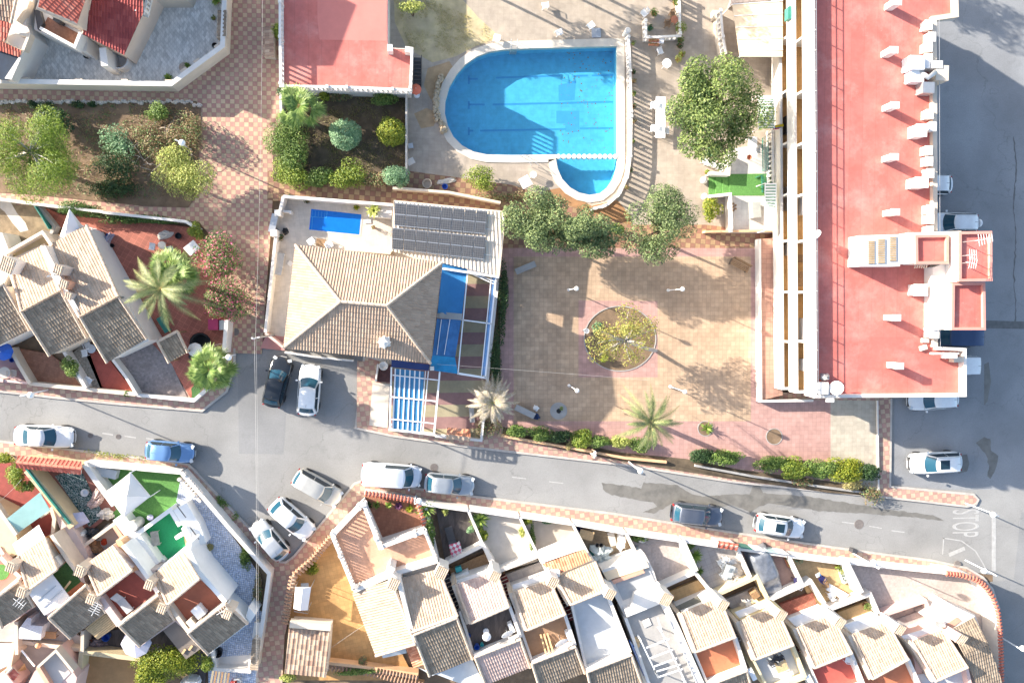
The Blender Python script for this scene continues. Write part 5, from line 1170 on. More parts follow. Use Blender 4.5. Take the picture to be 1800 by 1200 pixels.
acunit('white air conditioner on the lower right roof corner',1663,624,ZD+.5,0,.9,.4,.6); acunit('pale air conditioner on the lower right roof corner, below the white one',1676,631,ZD,0,.8,.4,.6,mat=cream); mb=MB(); mb.box(P(1660,621,8.2),(2.0,.12,.5)); one('roof_wall','short white wall on the lower right roof corner','wall',mb,white)
# skylight block, stair towers
sk=T('skylight_block','white rooftop block with three brown louvred skylights','rooftop block',P(1550,442,ZD))
mb=MB(); mb.prism([(1512,414),(1610,411),(1611,463),(1582,464),(1582,468),(1511,468)],9.2,ZD); part('wall',mb,white,sk)
for x0,x1,y0,y1 in ((1525,1539,423,464),(1542,1557,420,463),(1563,1577,416,459)):
    mb=MB(); mb.prism([(x0,y0),(x1,y0),(x1,y1),(x0,y1)],9.26,9.2); w_=part('skylight',mb,mk('skylight_frame',(.45,.50,.56),.5,.1,3),sk)
    mb=MB()
    for i in range(11): 
        y=y0+2+(y1-y0-4)*i/10; mb.beam(P(x0+1.5,y,9.28),P(x1-1.5,y,9.28),.11,.02)
    part('louvre',mb,mk('tan_louvre',(.42,.29,.15),.6,.25,3),w_)
tw=T('stair_tower','coral roofed stair tower on the street side of the flats','stair tower',P(1690,480,0))
def redroofbox(pts,z1,z0,parent,rim=pinkw):
    mb=MB(); mb.prism(pts,z1-.25,z0); part('wall',mb,white,parent)
    mb=MB(); W_=[P(x,y,z1) for x,y in pts]; o=offs(W_,-.1); mb.wallw(o,z1-.3,z1,.2,True); part('parapet',mb,mk('coral_parapet',(.60,.27,.22),.8,.06,2),parent)
    mb=MB(); o=offs(W_,-.2); mb.ext([(p.x,p.y) for p in o],z1-.25,z1-.22); part('roof_deck',mb,redroof,parent)
redroofbox([(1609,413),(1668,412),(1668,464),(1610,464)],9.4,ZD-.2,tw); redroofbox([(1686,407),(1744,406),(1745,494),(1686,495)],10.4,0,tw); redroofbox([(1674,497),(1732,496),(1733,580),(1673,580)],9.75,0,tw)
mb=MB(); mb.prism([(1597,409),(1690,406),(1690,412),(1597,414)],8.9,ZD-.3); part('wall',mb,white,tw)
mb=MB(); mb.prism([(1668,412),(1688,407),(1688,495),(1675,497),(1675,578),(1640,580),(1640,470),(1652,466)],8.6,ZD-.5); part('wall',mb,white,tw)
mb=MB()
for i in range(6): mb.beam(P(1609+i*4,466,8.9),P(1608+i*4,471,8.5),.09,.05)
part('louvre_canopy',mb,cream,tw)
def antenna(label,x,y,z,h,az,L=1.4,n=7):
    c=P(x,y,z); t=T('antenna',label,'antenna',c); mb=MB(); mb.tube([c,(c.x,c.y,z+h)],.03,6); part('mast',mb,steel,t)
    d=Vector((math.cos(R(az)),math.sin(R(az)),0)); s=Vector((-d.y,d.x,0)); o=Vector((c.x,c.y,z+h-.05)); mb=MB(); mb.beam(o-d*.3,o+d*L,.03,.03)
    for i in range(n): q=o+d*(L*i/(n-1)); mb.beam(q-s*(.42-.03*i),q+s*(.42-.03*i),.022,.022)
    part('boom',mb,wmetal,t); return t
antenna('tall rake antenna at the top left of the stair tower roof',1689,426,10.15,2.0,10,1.0,6); antenna('small rake antenna in the middle of the stair tower roof edge',1688,450,10.15,1.1,5,.5,4); antenna('small rake antenna at the lower edge of the stair tower roof',1688,463,10.15,1.1,-10,.5,4)
dish('small white satellite dish on the west parapet of the flats',1437,413,8.7,.36,150,20,base=ZP); dish('large white satellite dish at the lower left roof corner',1471,682,8.5,.52,160,50,base=ZD)
boxx('white cabinet beside the large satellite dish',1437,680,.65,.8,.9,ZD,'roof_cabinet','cabinet'); acunit('grey fan unit beside the large satellite dish',1447,682,ZD,60,.7,.6,.7,mat=steel); lump('grey stacked metal boxes left of the large dish','metal_boxes','boxes',1447,662,ZD,7,6,.6,steel,9,0,.5)
mb=MB(); c=P(1461,701,8.3); mb.box((c.x,c.y-.1,8.1),(.5,.3,.35)); one('wall_lamp','white floodlight hung outside the lower roof edge','floodlight',mb,plast)
# balcony things
for i,(x,y,z,l,m_) in enumerate(((1378,28,4.02,'green plastic cabinet',gmetal),(1402,363,4.02,'white balcony table',plast),(1403,580,4.02,'white cluttered shelf',plast),(1403,640,4.02,'white laundry rack',plast),(1375,222,1.47,'dark grill',dmetal),(1376,350,1.47,'grey washing stand',steel),(1376,440,1.47,'pale crate',concl))):
    c=P(x,y,z); mb=MB(); mb.box((c.x+.35,c.y,z+.35),(.6,.9+.5*(i%3),.7)); mb.box((c.x+.35,c.y,z+.72),(.66,.96+.5*(i%3),.04)); one('balcony_cabinet','%s on the flats balcony, %s'%(l,('top of the picture','level with the white off-roader','above the lower end','near the lower end','beside the coloured flags','below the flags','beside the walkway')[i]),'cabinet',mb,m_)
for i,(x,y,z,m_) in enumerate(((1402,455,4.02,wood),(1402,484,4.02,wood),(1402,497,4.02,wood))): table('dark brown balcony table on the upper balcony, %s'%('upper square','middle round','lower square')[i],x+3,y,.6,.6,0,z,.5,mat=m_,round_=i==1)
fl=T('flag','yellow blue and red flag hung on the lower balcony parapet','flag',P(1368,222,2.4))
for i,c_ in enumerate(((.6,.45,.02),(.02,.06,.35),(.5,.02,.03))): mb=MB(); a=P(1365,221+i*2,2.55); mb.box((a.x+.25-.12*i,a.y,2.5-.02*i),(.7-.1*i,.2,.02),.2); part('stripe',mb,mk('flag_cloth_%s'%('yellow','blue','red')[i],c_,.8,.05,3),fl)
# ================================================================ helpers for the small terraced houses
def house(label,body,zb,mat,name='terraced_house',cat='house'):
    c=P(sum(p[0] for p in body)/len(body),sum(p[1] for p in body)/len(body),0); t=T(name,label,cat,c); mb=MB(); mb.prism(body,zb,0); part('wall',mb,mat,t); return t
def pitch(parent,q,zn,zs,mat,edge=cream,under=True,verge=True,inset=.12,z0=0,wm=None):
    """one tiled slope: q = upper left, upper right, lower right, lower left in the picture; zn / zs heights of its upper and lower edges"""
    cs=[(q[0][0],q[0][1],zn),(q[1][0],q[1][1],zn),(q[2][0],q[2][1],zs),(q[3][0],q[3][1],zs)]
    if under:
        W_=[P(*c) for c in cs]; lo=min(zn,zs)-.14; mb=MB(); mb.ext([(p.x,p.y) for p in offs(W_,-inset)],z0,lo); part('wall',mb,wm or edge,parent)
        # gable wall under the slope
        mb=MB(); o=[Vector((p.x,p.y,0)) for p in offs(W_,-inset)]; h=[w_.z-.13 for w_ in W_]
        vs=[(o[i].x,o[i].y,lo-.02) for i in range(4)]+[(o[i].x,o[i].y,h[i]) for i in range(4)]; mb.add(vs,[(0,1,5,4),(1,2,6,5),(2,3,7,6),(3,0,4,7),(4,5,6,7)]); part('gable',mb,wm or edge,parent)
    top=((cs[3],cs[2]) if zs>zn else (cs[0],cs[1]))
    r=[top]+([(cs[0],cs[3]),(cs[1],cs[2])] if verge else [])
    return roof(parent,cs,mat,edge,'roof',ridges=r)
def floor_(parent,pts,z,mat,name='terrace_floor',th=.04): mb=MB(); mb.prism(pts,z,z-th); return part(name,mb,mat,parent)
def par(parent,pts,z1,z0,th=.2,mat=None,closed=False,name='parapet'): mb=MB(); mb.wall(pts,z1,z0,th,closed); return part(name,mb,mat or white,parent)
def chimn(parent,x,y,z1,z0=2.6,w_=.62,mat=None,cap=None,rot=-24,d_=None):
    c=P(x,y,z1); mb=MB(); mb.box((c.x,c.y,(z0+z1)/2),(w_,d_ or w_*1.15,z1-z0),R(rot)); o=part('chimney',mb,mat or white,parent)
    M=Matrix.Rotation(R(rot),3,'Z'); q=[Vector((c.x,c.y,z1+.12))+M@Vector((sx*w_*.52,sy*(d_ or w_*1.15)*.52,0)) for sx,sy in ((-1,1),(1,1),(1,-1),(-1,-1))]; q[0].z+=.22; q[1].z+=.22
    mb=MB(); mb.box((c.x,c.y,z1+.03),(w_*1.1,(d_ or w_*1.15)*1.08,.08),R(rot)); part('chimney_slab',mb,mat or white,o)
    bm=tiles(q,None,.16,.3,.02); bm.transform(Matrix.Translation(-wloc(o))); me=bpy.data.meshes.new('chimney_cap'); bm.to_mesh(me); bm.free(); me.materials.append(cap or r_cream); me.materials.append(cream); k=bpy.data.objects.new('chimney_cap',me); sc.collection.objects.link(k); k.parent=o
def stairs(parent,a,b,wpx,z0,z1,n,mat,name='stair',tm=None):
    A=P(*a,z0); B=P(*b,z1); d=(B-A); d.z=0; L=d.length; ang=math.atan2(d.y,d.x); mb=MB(); te=MB()
    for i in range(n):
        p=A+d*((i+.5)/n); zt=z0+(z1-z0)*(i+1)/n; mb.box((p.x,p.y,zt/2),(L/n,wpx*PX,zt),ang)
        e=A+d*((i+.03)/n); te.box((e.x,e.y,zt+.006),(.06,wpx*PX*.98,.012),ang)
    part(name,mb,mat,parent); part('stair_nosing',te,tm or cream,parent)
def yard(pts,mat,z=.16,name='yard_paving'): mb=MB(); mb.prism(pts,z,0); return st(name,mb,mat)
def wallt(label,pts,z1,mat=None,th=.2,z0=.1,name='garden_wall',cat='wall'): mb=MB(); mb.wall(pts,z1,z0,th); return one(name,label,cat,mb,mat or white)
# ================================================================ villas at the top left
yard([(-120,-160),(400,-160),(398,78),(386,86),(303,150),(-120,144)],herring,.16,'driveway')
w1=T('estate_wall','long cream boundary wall round the setts driveway at the top left','wall',P(200,147,.1))
mb=MB(); mb.wall([(-120,141),(55,144),(300,148),(391,81),(399,-120)],1.75,.1,.28); part('wall',mb,mk('pale_cream_plaster',(.70,.63,.52),.85,.06,1.2,stain=.15),w1)
mb=MB(); mb.wall([(-120,140.5),(55,143.5),(300,147.5),(391,80.5),(399,-120)],1.8,1.75,.36); part('coping',mb,white,w1)
for i,(x,y) in enumerate(((28,145),(55,146),(146,148),(226,149),(302,150),(330,130),(352,114),(388,88))): mb=MB(); mb.box(P(x,y,.9),(.5,.42,1.55),R(36) if x>303 else 0); part('pilaster',mb,cream,w1)
vA=house('villa with a dark maroon tiled roof beside the setts driveway',[(168,-40),(280,-40),(258,2),(249,22),(214,93),(148,61)],3.0,mk('pale_peach_plaster',(.70,.55,.43),.85,.06,1.2,stain=.12),'villa','villa')
mb=MB(); mb.prism([(172,-52),(285,-52),(330,-170),(180,-170)],7.1,0); part('upper_storey',mb,cream,vA)
roof(vA,[(166,-40,4.6),(250,-40,4.6),(253,22,3.9),(217,97,3.15),(147,61,3.15)],r_maroon,cream,'roof',ridges=(((166,-40,4.6),(147,61,3.15)),))
floor_(vA,[(212,-40),(275,-40),(255,20),(225,10)],3.05,mk('slate_blue_floor',(.10,.15,.24),.8,.1,2)); balus('balustrade','',[(236,16),(252,22),(262,-20)],3.9,3.05,vA,.3)
mb=MB(); mb.wall([(180,84),(184,116)],2.6,.1,.5); mb.wall([(150,66),(147,90)],2.3,.1,.35); part('porch_wall',mb,vA.children[0].data.materials[0],vA)
mb=MB(); c=P(208,104,1.1); mb.lathe((c.x,c.y,.16),[(.75,0),(.75,1.0),(.66,1.0),(.66,.1)],20); part('porch_parapet',mb,white,vA)
vB=house('villa with a bright red tiled roof and small brown terrace at the top left',[(62,18),(80,-40),(172,-40),(146,62),(132,86),(60,52)],2.55,vA.children[0].data.materials[0],'villa','villa')
mb=MB(); mb.prism([(70,14),(78,-30),(150,-30),(133,40)],5.15,2.5); part('wall',mb,cream,vB)
roof(vB,[(66,15,6.2),(76,-30,6.2),(160,-30,5.8),(136,43,5.3)],r_red,cream,'roof',ridges=(((66,15,6.2),(136,43,5.3)),))
floor_(vB,[(84,30),(140,60),(130,80),(74,50)],2.6,browntile); par(vB,[(70,49),(131,82),(141,57)],3.5,2.5,.22); mb=MB(); mb.box(P(104,38,3.0),(.5,.3,.8),-.45); part('air_vent',mb,dmetal,vB)
mb=MB(); mb.prism([(60,18),(69,16),(76,42),(66,52)],3.0,2.5); part('stair_well',mb,dmetal,vB)
vC=house('villa with cream and red stepped roofs in the top left corner',[(-60,-40),(70,-40),(45,40),(55,62),(20,140),(8,138),(36,96),(12,72),(-60,60)],2.75,vA.children[0].data.materials[0],'villa','villa')
roof(vC,[(-50,-40,4.8),(38,-40,4.8),(20,41,3.9),(-50,22,3.9)],r_tan,cream,'roof',ridges=(((38,-40,4.8),(20,41,3.9)),)); roof(vC,[(-50,22,3.85),(20,41,3.85),(9,74,3.3),(-50,56,3.3)],r_red,cream); roof(vC,[(-50,60,3.2),(2,72,3.2),(38,89,3.1),(34,101,2.8),(-50,72,2.8)],r_red,cream)
mb=MB(); mb.prism([(-50,78),(0,87),(35,101),(17,141),(-50,137)],2.55,2.48); one('navy_awning','dark navy flat awning below the stepped red roofs','awning',mb,mk('navy_awning_cloth',(.012,.025,.05),.85,.2,2))
for q in ([(50,0),(45,16),(30,38)],[(34,60),(50,62),(40,88)]): par(vC,q,3.3,2.6,.2,cream)
acunit('white outdoor unit beside the cream villa wall, upper one',68,80,.16,62,.9,.45,.7); acunit('white outdoor unit beside the cream villa wall, lower one',61,97,.16,62,.9,.45,.7)
bucket('small yellow bucket beside the lower outdoor unit',52,112,.16,.14,mk('yellow_plastic',(.6,.4,.03),.5,.1,3),.25)
bk=T('bicycle','dark bicycle leaning against the cream villa wall','bicycle',P(46,124,.16))
c0=P(47,121,.16); c1=P(44,132,.16)
for c in (c0,c1): mb=MB(); mb.v=[]; M=MB(); M.lathe((0,0,0),[(.30,-.02),(.33,-.02),(.33,.02),(.30,.02)],18); M.v=[(c.x+z+.0*a,c.y+a*.95,c.z+.33+b) for a,b,z in M.v]; part('wheel',M,black,bk)
mb=MB(); mb.tube([c0+Vector((0,0,.33)),(c0+c1)/2+Vector((0,0,.75)),c1+Vector((0,0,.33))],.025,6); mb.tube([c0+Vector((0,0,.33)),c0+Vector((0,0,.95))],.02,6); mb.tube([c0+Vector((-.25,0,.97)),c0+Vector((.25,0,.97))],.02,6); part('frame',mb,dmetal,bk)
c=(c0+c1)/2; mb=MB(); mb.box((c.x,c.y-.2,1.05),(.15,.26,.06)); part('saddle',mb,black,bk)
bbq=T('barbecue','stone barbecue with ribbed grey roof at the right estate wall','barbecue',P(390,42,.16)); mb=MB(); mb.prism([(382,18),(397,18),(396,66),(380,66)],1.0,.16); part('wall',mb,cream,bbq); roof(bbq,[(398,18,1.9),(397,64,1.9),(382,64,1.5),(383,18,1.5)],r_dark,cream,pitch=.3); mb=MB(); mb.prism([(394,20),(397,20),(396,62),(393,62)],1.8,1.0); part('back_wall',mb,cream,bbq)
agave('potted palm like plant by the right estate wall, topmost',382,4,.16,.5,fr_agave,30,pot=.22); agave('small spiky plant at the lower bend of the estate wall',297,138,.16,.42,fr_agave,30); agave('small spiky plant in the round bed by the estate wall',330,116,.16,.3,fo_mid,24); pot('small green pot plant left of the barbecue',377,34,.16,.12,.2,fo_mid,60,.2); bucket('black pot by the estate wall corner',379,82,.16,.2,black,.3,'pot','flower_pot'); bucket('dark round pot on the setts below the red tiled villa',154,101,.16,.17,black,.35,'pot','flower_pot')
mb=MB(); mb.sheet(disc(325,118,11,9,0,20),.17); st('flower_bed',mb,mk('gravel_bed',(.42,.34,.28),.95,.3,9))
# ================================================================ left gardens
mb=MB(); mb.prism([(-120,176),(40,178),(200,180),(315,178),(345,178),(353,190),(352,250),(346,300),(345,345),(330,365),(250,362),(160,352),(60,342),(-120,330)],.15,0); st('garden_soil',mb,soil)
mb=MB()
for i in range(90):
    x=-20+i*4.2; p=P(x,179+random.uniform(-2,2) if x<340 else 185,.2); r=random.uniform(.08,.2); mb.lathe((p.x,p.y,.12),[(r,0),(r,.1),(r*.5,random.uniform(.12,.24))],6)
one('stone_edging','low edging of rough pale stones along the top of the left garden','edging',mb,concl)
# ================================================================ terraced houses on the left
yard([(-120,350),(58,362),(92,405),(75,410),(30,440),(-120,480)],dirt); mb=MB(); mb.sheet([(0,352),(18,354),(30,375),(45,392),(50,405),(36,408),(22,392),(8,372),(0,366)],.165); st('stone_path',mb,concl)
yard([(72,362),(110,378),(305,396),(352,402),(362,440),(398,560),(396,620),(352,668),(335,700),(300,640),(265,600),(140,390),(92,405)],redtile)
wallt('white boundary wall between the chequered path and the red patio',[(180,373),(325,389),(347,402)],1.3); wallt('pale wall with green edge along the path left of the hedge',[(-120,343),(0,350),(82,361),(180,372)],1.2); wallt('white wall on the forecourt side of the red patio',[(398,562),(393,620)],1.7,th=.28)
wallt('dark green mesh fence between the dirt yard and the red patio',[(60,362),(75,385),(85,402)],1.4,gmetal,.06,name='mesh_fence',cat='fence'); wallt('grey concrete wall beside the green mesh fence',[(66,362),(95,398),(88,412)],.9,conc,.25)
h1=house('terraced house with two tiled slopes and a white end wall beside the date palm',[(86,437),(152,402),(262,598),(190,632),(142,557)],3.15,white)
pitch(h1,[(82,433),(152,395),(208,521),(141,557)],3.3,4.6,r_cream,white,z0=3,wm=white); pitch(h1,[(141,557),(208,521),(258,595),(188,637)],4.6,3.3,r_dark,white,z0=3,wm=white)
mb=MB(); mb.wall([(160,402),(176,428)],1.7,.2,.05); part('shutter',mb,plast,h1); mb=MB(); mb.wall([(208,492),(232,535)],1.2,.16,.9); part('side_step',mb,paleblue,h1)
h2=house('terraced house with cream front terrace left of the white sail',[(8,460),(78,428),(142,557),(152,592),(90,622),(38,550)],3.1,cream)
pitch(h2,[(17,461),(74,432),(107,511),(38,548)],3.3,4.6,r_cream,cream,z0=3); pitch(h2,[(38,548),(107,511),(152,593),(87,625)],4.6,3.3,r_dark,cream,z0=3)
par(h2,[(75,433),(108,500),(141,557)],4.55,3.0,.35); mb=MB(); mb.prism([(6,447),(74,408),(90,431),(20,462)],2.7,0); part('wall',mb,cream,h2); floor_(h2,[(10,449),(73,412),(86,430),(22,460)],2.74,mk('yellow_striped_floor',(.62,.48,.26),.8,.1,2)); par(h2,[(20,461),(6,447),(74,408),(90,431)],3.5,2.6,.22,mk('pale_cream_parapet',(.72,.60,.48),.85,.05,2))
chimn(h2,14,466,4.9,2.6,.9); chimn(h2,104,474,5.3,3,.55,mk('grey_chimney',(.5,.45,.42),.9,.1,3)); dish('small white dish on the chimney between the left tiled roofs',95,483,5.2,.4,200,30,base=4.4); chimn(h2,114,500,5.1,3,.5,salmon); chimn(h2,122,520,4.9,3,.4,mk('grey_chimney2',(.5,.45,.42),.9,.1,3))
h3=house('terraced house half out of the picture at the left edge',[(-80,560),(4,505),(48,580),(0,604),(-80,640)],3.0,white); pitch(h3,[(-50,527),(6,499),(52,580),(-4,608)],4.5,3.3,r_dark,white,z0=2.9)
mb=MB(); mb.prism([(-60,420),(0,408),(12,440),(16,480),(6,500),(-60,520)],2.8,0); part('wall',mb,white,h3); par(h3,[(0,410),(12,442),(14,470)],3.3,2.7,.3)
sl_=T('white_sail','white pointed canopy standing behind the tiled roof at the left','canopy',P(123,395,.16)); a=P(122,367,4.2); bs=[P(*q,2.6) for q in ((104,418),(145,397),(150,420),(110,440))]; mb=MB(); mb.v=[tuple(a)]+[tuple(b) for b in bs]; mb.f=[(0,1,2),(0,2,3),(0,3,4),(0,4,1)]; mb.m=[0]*4; part('cloth',mb,awnwhite,sl_)
for b in bs[:2]: mb=MB(); mb.tube([(b.x,b.y,.16),b],.04,6); part('pole',mb,wmetal,sl_)
sh=T('garden_shelter','small dark tiled garden shelter at the end of the left houses','shelter',P(303,610,.16)); pitch(sh,[(277,600),(312,582),(330,619),(297,637)],2.7,2.3,r_dark,wood,under=False)
for q in ((279,600),(311,584),(328,617),(299,634)): p=P(*q,2.2); mb=MB(); mb.box((p.x,p.y,1.15),(.12,.12,2.1)); part('post',mb,wood,sh)
yard([(-120,600),(0,604),(18,610),(46,674),(-120,668)],mk('mauve_paving',(.30,.22,.26),.85,.1,2,stain=.2)); yard([(20,610),(88,622),(112,640),(146,682),(50,674)],browntile); yard([(112,636),(150,600),(182,686),(146,683)],mk('stony_gravel',(.34,.30,.25),.95,.4,7,bump=.5)); yard([(140,598),(192,632),(240,694),(178,686)],redtile.copy() if False else tl('red_square_tiles',(.42,.09,.06),(.46,.10,.07),.55,28,False,.1,.02,.8,stain=.25)); yard([(200,634),(262,598),(302,640),(330,700),(243,698)],greypave,.17); yard([(336,682),(352,668),(352,690),(338,702)],turf3,.18,'turf_strip')
wallt('cream dividing wall between the mauve and the brown yard',[(17,612),(33,642),(52,674)],1.2,cream,.25); wallt('white dividing wall left of the gravel strip',[(112,618),(132,650),(150,682)],1.2,white,.25); wallt('white dividing wall left of the grey setts yard',[(198,632),(222,664),(240,694)],1.2,white,.2)
wallt('cream yard wall along the pavement of the left road',[(52,674),(130,682),(238,693)],.9,cream,.28); balus('balustrade','low pink balustrade along the mauve yard at the left edge',[(-60,664),(0,668),(48,673)],.95,.1,None,.3,pinkw); wallt('white yard wall along the grey setts yard and the bend',[(240,694),(300,700),(340,704),(376,672)],.85,white,.25)
parasol('blue parasol half under the left house eave',1,618,2.2,.7,bplast,.16); table('round pale table in the mauve yard at the left edge',17,653,.85,.85,0,.16,round_=True,mat=concl); chair('pale chair beside the round table in the mauve yard',29,655,-90,.16,concl); bucket('row of blue buckets along the mauve yard wall',24,632,.16,.18,bplast,.3)
chair('white chair under the tiled eave in the red yard, lower',153,620,100,.16); chair('white chair under the tiled eave in the red yard, upper',158,606,20,.16); table('round glass topped table under the tiled eave',167,612,.7,.7,0,.16,round_=True,mat=steel); chair('white plastic chair alone on the gravel strip',160,668,150,.16)
bucket('black round tub by the end wall of the red patio',357,602,.16,.78,black,.75,'tub','round_tub'); mb=MB(); mb.box(P(377,570,.55),(.75,.85,.8)); one('storage_chest','raspberry red storage chest at the forecourt wall','chest',mb,mk('raspberry_cloth',(.40,.04,.12),.8,.1,4)); mb=MB(); mb.box(P(392,571,.5),(.4,.75,.7)); one('storage_chest','pale blue grey chest beside the raspberry red one','chest',mb,paleblue)
table('small square table on the red patio near the bougainvillea',290,432,.6,.6,20,.16,mat=concl,round_=True); chair('grey chair on the red patio, left of the round table',271,434,80,.16,steel); chair('grey chair on the red patio, right of the round table',303,440,-80,.16,steel); table('white square table with lifted leaf beside the bougainvillea',342,437,1.0,.8,40,.16)
lump('pale crumpled cover on the red patio by the upper wall','dust_sheet','sheet',290,413,.16,13,7,.15,concl,4,10,.5); bucket('tyre like dark planter by the upper patio wall',315,415,.16,.24,black,.25,'planter','round_planter'); lump('pile of toys and boxes by the white end wall','toy_pile','toys',187,425,.16,7,16,.5,mk('mixed_plastic',(.35,.33,.4),.5,.4,12),5,-30,.8); bucket('small blue bucket by the white end wall of the left house',192,414,.16,.15,bplast,.25); bucket('dark pot near the toy pile at the white end wall',199,432,.16,.15,black,.25,'pot','flower_pot'); parasol('small white folded parasol by the black tub',340,615,1.7,.55,awnwhite,.16); lump('dark folded bicycle and boxes beside the garden shelter','clutter','clutter',340,625,.16,8,5,.4,dmetal,2,20,.7)
table('green rocking bench table by the end wall',291,570,.5,1.3,30,.16,.5,mat=gmetal)
# ================================================================ terraced houses, lower left
ZTm=2.7
yard([(-120,806),(0,806),(42,818),(130,905),(60,960),(-120,900)],tl('dark_red_yard_tiles',(.30,.06,.05),(.34,.075,.06),.4,30,False,.1,.02,.8,stain=.25))
yard([(42,818),(146,812),(205,895),(150,940),(105,905)],mk('red_earth_paving',(.32,.13,.10),.9,.2,2,stain=.3)); yard([(146,812),(330,826),(420,960),(250,960),(190,900)],turf,.15,'turf')
def matm():
    m,n,b=nodes('printed_mat'); tc=N(n,'ShaderNodeTexCoord').outputs['Object']
    f=noise_(n,2.1,3,tc,.6); w_=N(n,'ShaderNodeTexWave',bands_direction='DIAGONAL'); w_.inputs['Scale'].default_value=2.2; w_.inputs['Distortion'].default_value=14; w_.inputs['Detail'].default_value=3; w_.inputs['Detail Scale'].default_value=1.6; n.links.new(tc,w_.inputs[0])
    c=ramp(n,w_.outputs['Fac'],[(.40,(.03,.10,.095)),(.52,(.16,.23,.21)),(.7,(.38,.43,.40))]); c=mixc(n,1,c,ramp(n,f,[(.35,g(.55)),(.6,g(1))]),'MULTIPLY'); n.links.new(c,b.inputs['Base Color']); b.inputs['Roughness'].default_value=.8; return m
mb=MB(); mb.prism([(96,836),(118,829),(146,832),(160,862),(183,905),(157,926),(150,915),(118,868)],.185,.16); one('printed_mat','teal and white printed plastic mat covering the courtyard floor','mat',mb,matm())
wallt('yellow courtyard wall with a stone face and teal netting',[(47,826),(90,878),(127,926)],1.9,ochre,.55)
mb=MB(); mb.wall([(45,823),(86,876),(122,921)],2.15,1.85,.12); one('teal_netting','teal netting strip along the top of the yellow courtyard wall','netting',mb,gmetal)
gt=T('gate_canopy','long red tiled gate canopy on the lower left pavement','gate canopy',P(88,818,.1))
roof(gt,[(31,800.5,2.2),(143,811,2.2),(143,823,2.75),(29,812,2.75)],r_red,white,pitch=.3); roof(gt,[(29,812,2.75),(143,823,2.75),(142,834,2.2),(28,821,2.2)],r_red,white,pitch=.3,ridges=(((29,812,2.78),(143,823,2.78)),),cap=mk('red_ridge_tiles',(.55,.18,.12),.8,.12,3))
mb=MB(); mb.wall([(31,811),(140,821)],2.1,.1,.3); part('wall',mb,ochre,gt)
sheetq('plastic_sheet','translucent lilac plastic sheet heaped at the courtyard end','sheet',((125,902),(146,899),(158,917),(130,930)),(1.2,.9,.8,1.3),mk('lilac_plastic',(.40,.40,.52),.4,.15,3),sag=-.3)
bucket('blue tub on the courtyard floor under the red gate canopy',85,844,.18,.28,bplast,.3,'tub','tub'); lump('cluttered shelf of pots and cloths along the white garden wall','clutter','clutter',172,876,.18,10,22,.6,mk('mixed_clutter',(.45,.33,.3),.8,.6,9),7,-35,.7); lump('white rags and flower pots at the lower end of the courtyard','clutter','clutter',187,902,.18,12,9,.5,mk('white_rags',(.6,.55,.5),.8,.3,9),11,0,.8); lump('red topped white washing machine like box by the courtyard end','washing_machine','washing machine',149,936,.18,6,7,.9,plast,2,0,.1); lump('dark heap of plant pots and tools at the courtyard end','clutter','clutter',165,936,.18,14,8,.5,dmetal,13,-35,.8); bucket('white round pot by the teal mat',152,864,.18,.3,plast,.35,'pot','flower_pot')
sheetq('teal_awning','pale teal corrugated awning beside the dark red yard','awning',((12,911),(70,865),(88,896),(27,939)),(2.9,2.9,2.6,2.6),mk('teal_sheet_roof',(.40,.62,.55),.5,.12,1.5,stain=.2),th=.05,nx=6)
# white gazebo and tank on the turf garden
gz=T('gazebo','white pyramid gazebo standing on the green turf garden','gazebo',P(224,875,.15)); Q=[P(*q,2.4) for q in ((184,865),(228,831),(263,873),(217,909))]; a=P(222,873,3.9); mb=MB()
n=8; rows=[]
for s in range(4):
    p,q=Q[s],Q[(s+1)%4]; o=len(mb.v)
    for i in range(n+1):
        t_=i/n; h=t_**1.5
        for j in range(n+1): e=p.lerp(q,j/n); v=e.lerp(a,t_); mb.v.append((v.x,v.y,2.4+(a.z-2.4)*(.55*t_+.45*t_*t_)-.12*(1-t_)*math.sin(math.pi*j/n)*.4))
    for i in range(n):
        for j in range(n): b_=o+i*(n+1)+j; mb.f.append((b_,b_+1,b_+n+2,b_+n+1)); mb.m.append(0)
part('roof_cloth',mb,awnwhite,gz,True)
for s in range(4):
    p=Q[s]; mb=MB(); mb.tube([(p.x,p.y,.15),p],.04,6); part('post',mb,wmetal,gz); q=Q[(s+1)%4]; mb=MB(); mb.add([p,q,(q.x,q.y,2.15),(p.x,p.y,2.15)],[(0,1,2,3)]); part('valance',mb,awnwhite,gz)
mb=MB(); mb.lathe(P(245,916,.15),[(.42,0),(.42,1.5),(.38,1.56),(.05,1.6)],20); one('water_tank','round white water tank beside the green turf terrace','water tank',mb,white,smooth=False)
mb=MB(); mb.ball(P(264,909,.4),.25,12); one('ball','pale lilac ball on the turf beside the water tank','ball',mb,mk('lilac_ball',(.5,.48,.7),.5,.05,3),smooth=True)
wallt('white garden wall along the lower left pavement, upper run',[(148,815),(240,823),(318,830)],1.25,white,.32); wallt('thick white wall between the courtyard and the gazebo garden',[(148,816),(172,850),(200,888)],1.6,white,.4)
wallt('white wall across the gazebo garden under the red canopy side',[(158,824),(204,835)],.8,paleblue,.7)
w_=T('boundary_wall','long white boundary wall following the diagonal chequered pavement','wall',P(400,920,.1)); mb=MB(); mb.wall([(318,830),(352,868),(400,925),(473,1008),(462,1090),(452,1150)],1.35,.1,.3); part('wall',mb,white,w_)
balus('balustrade','white double balustrade at the upper end of the mosaic patio',[(313,840),(338,868),(352,882)],1.15,.15,None,.25); balus('balustrade','white balustrade on the diagonal wall top beside the pavement',[(322,832),(356,872)],1.9,1.35,None,.25)
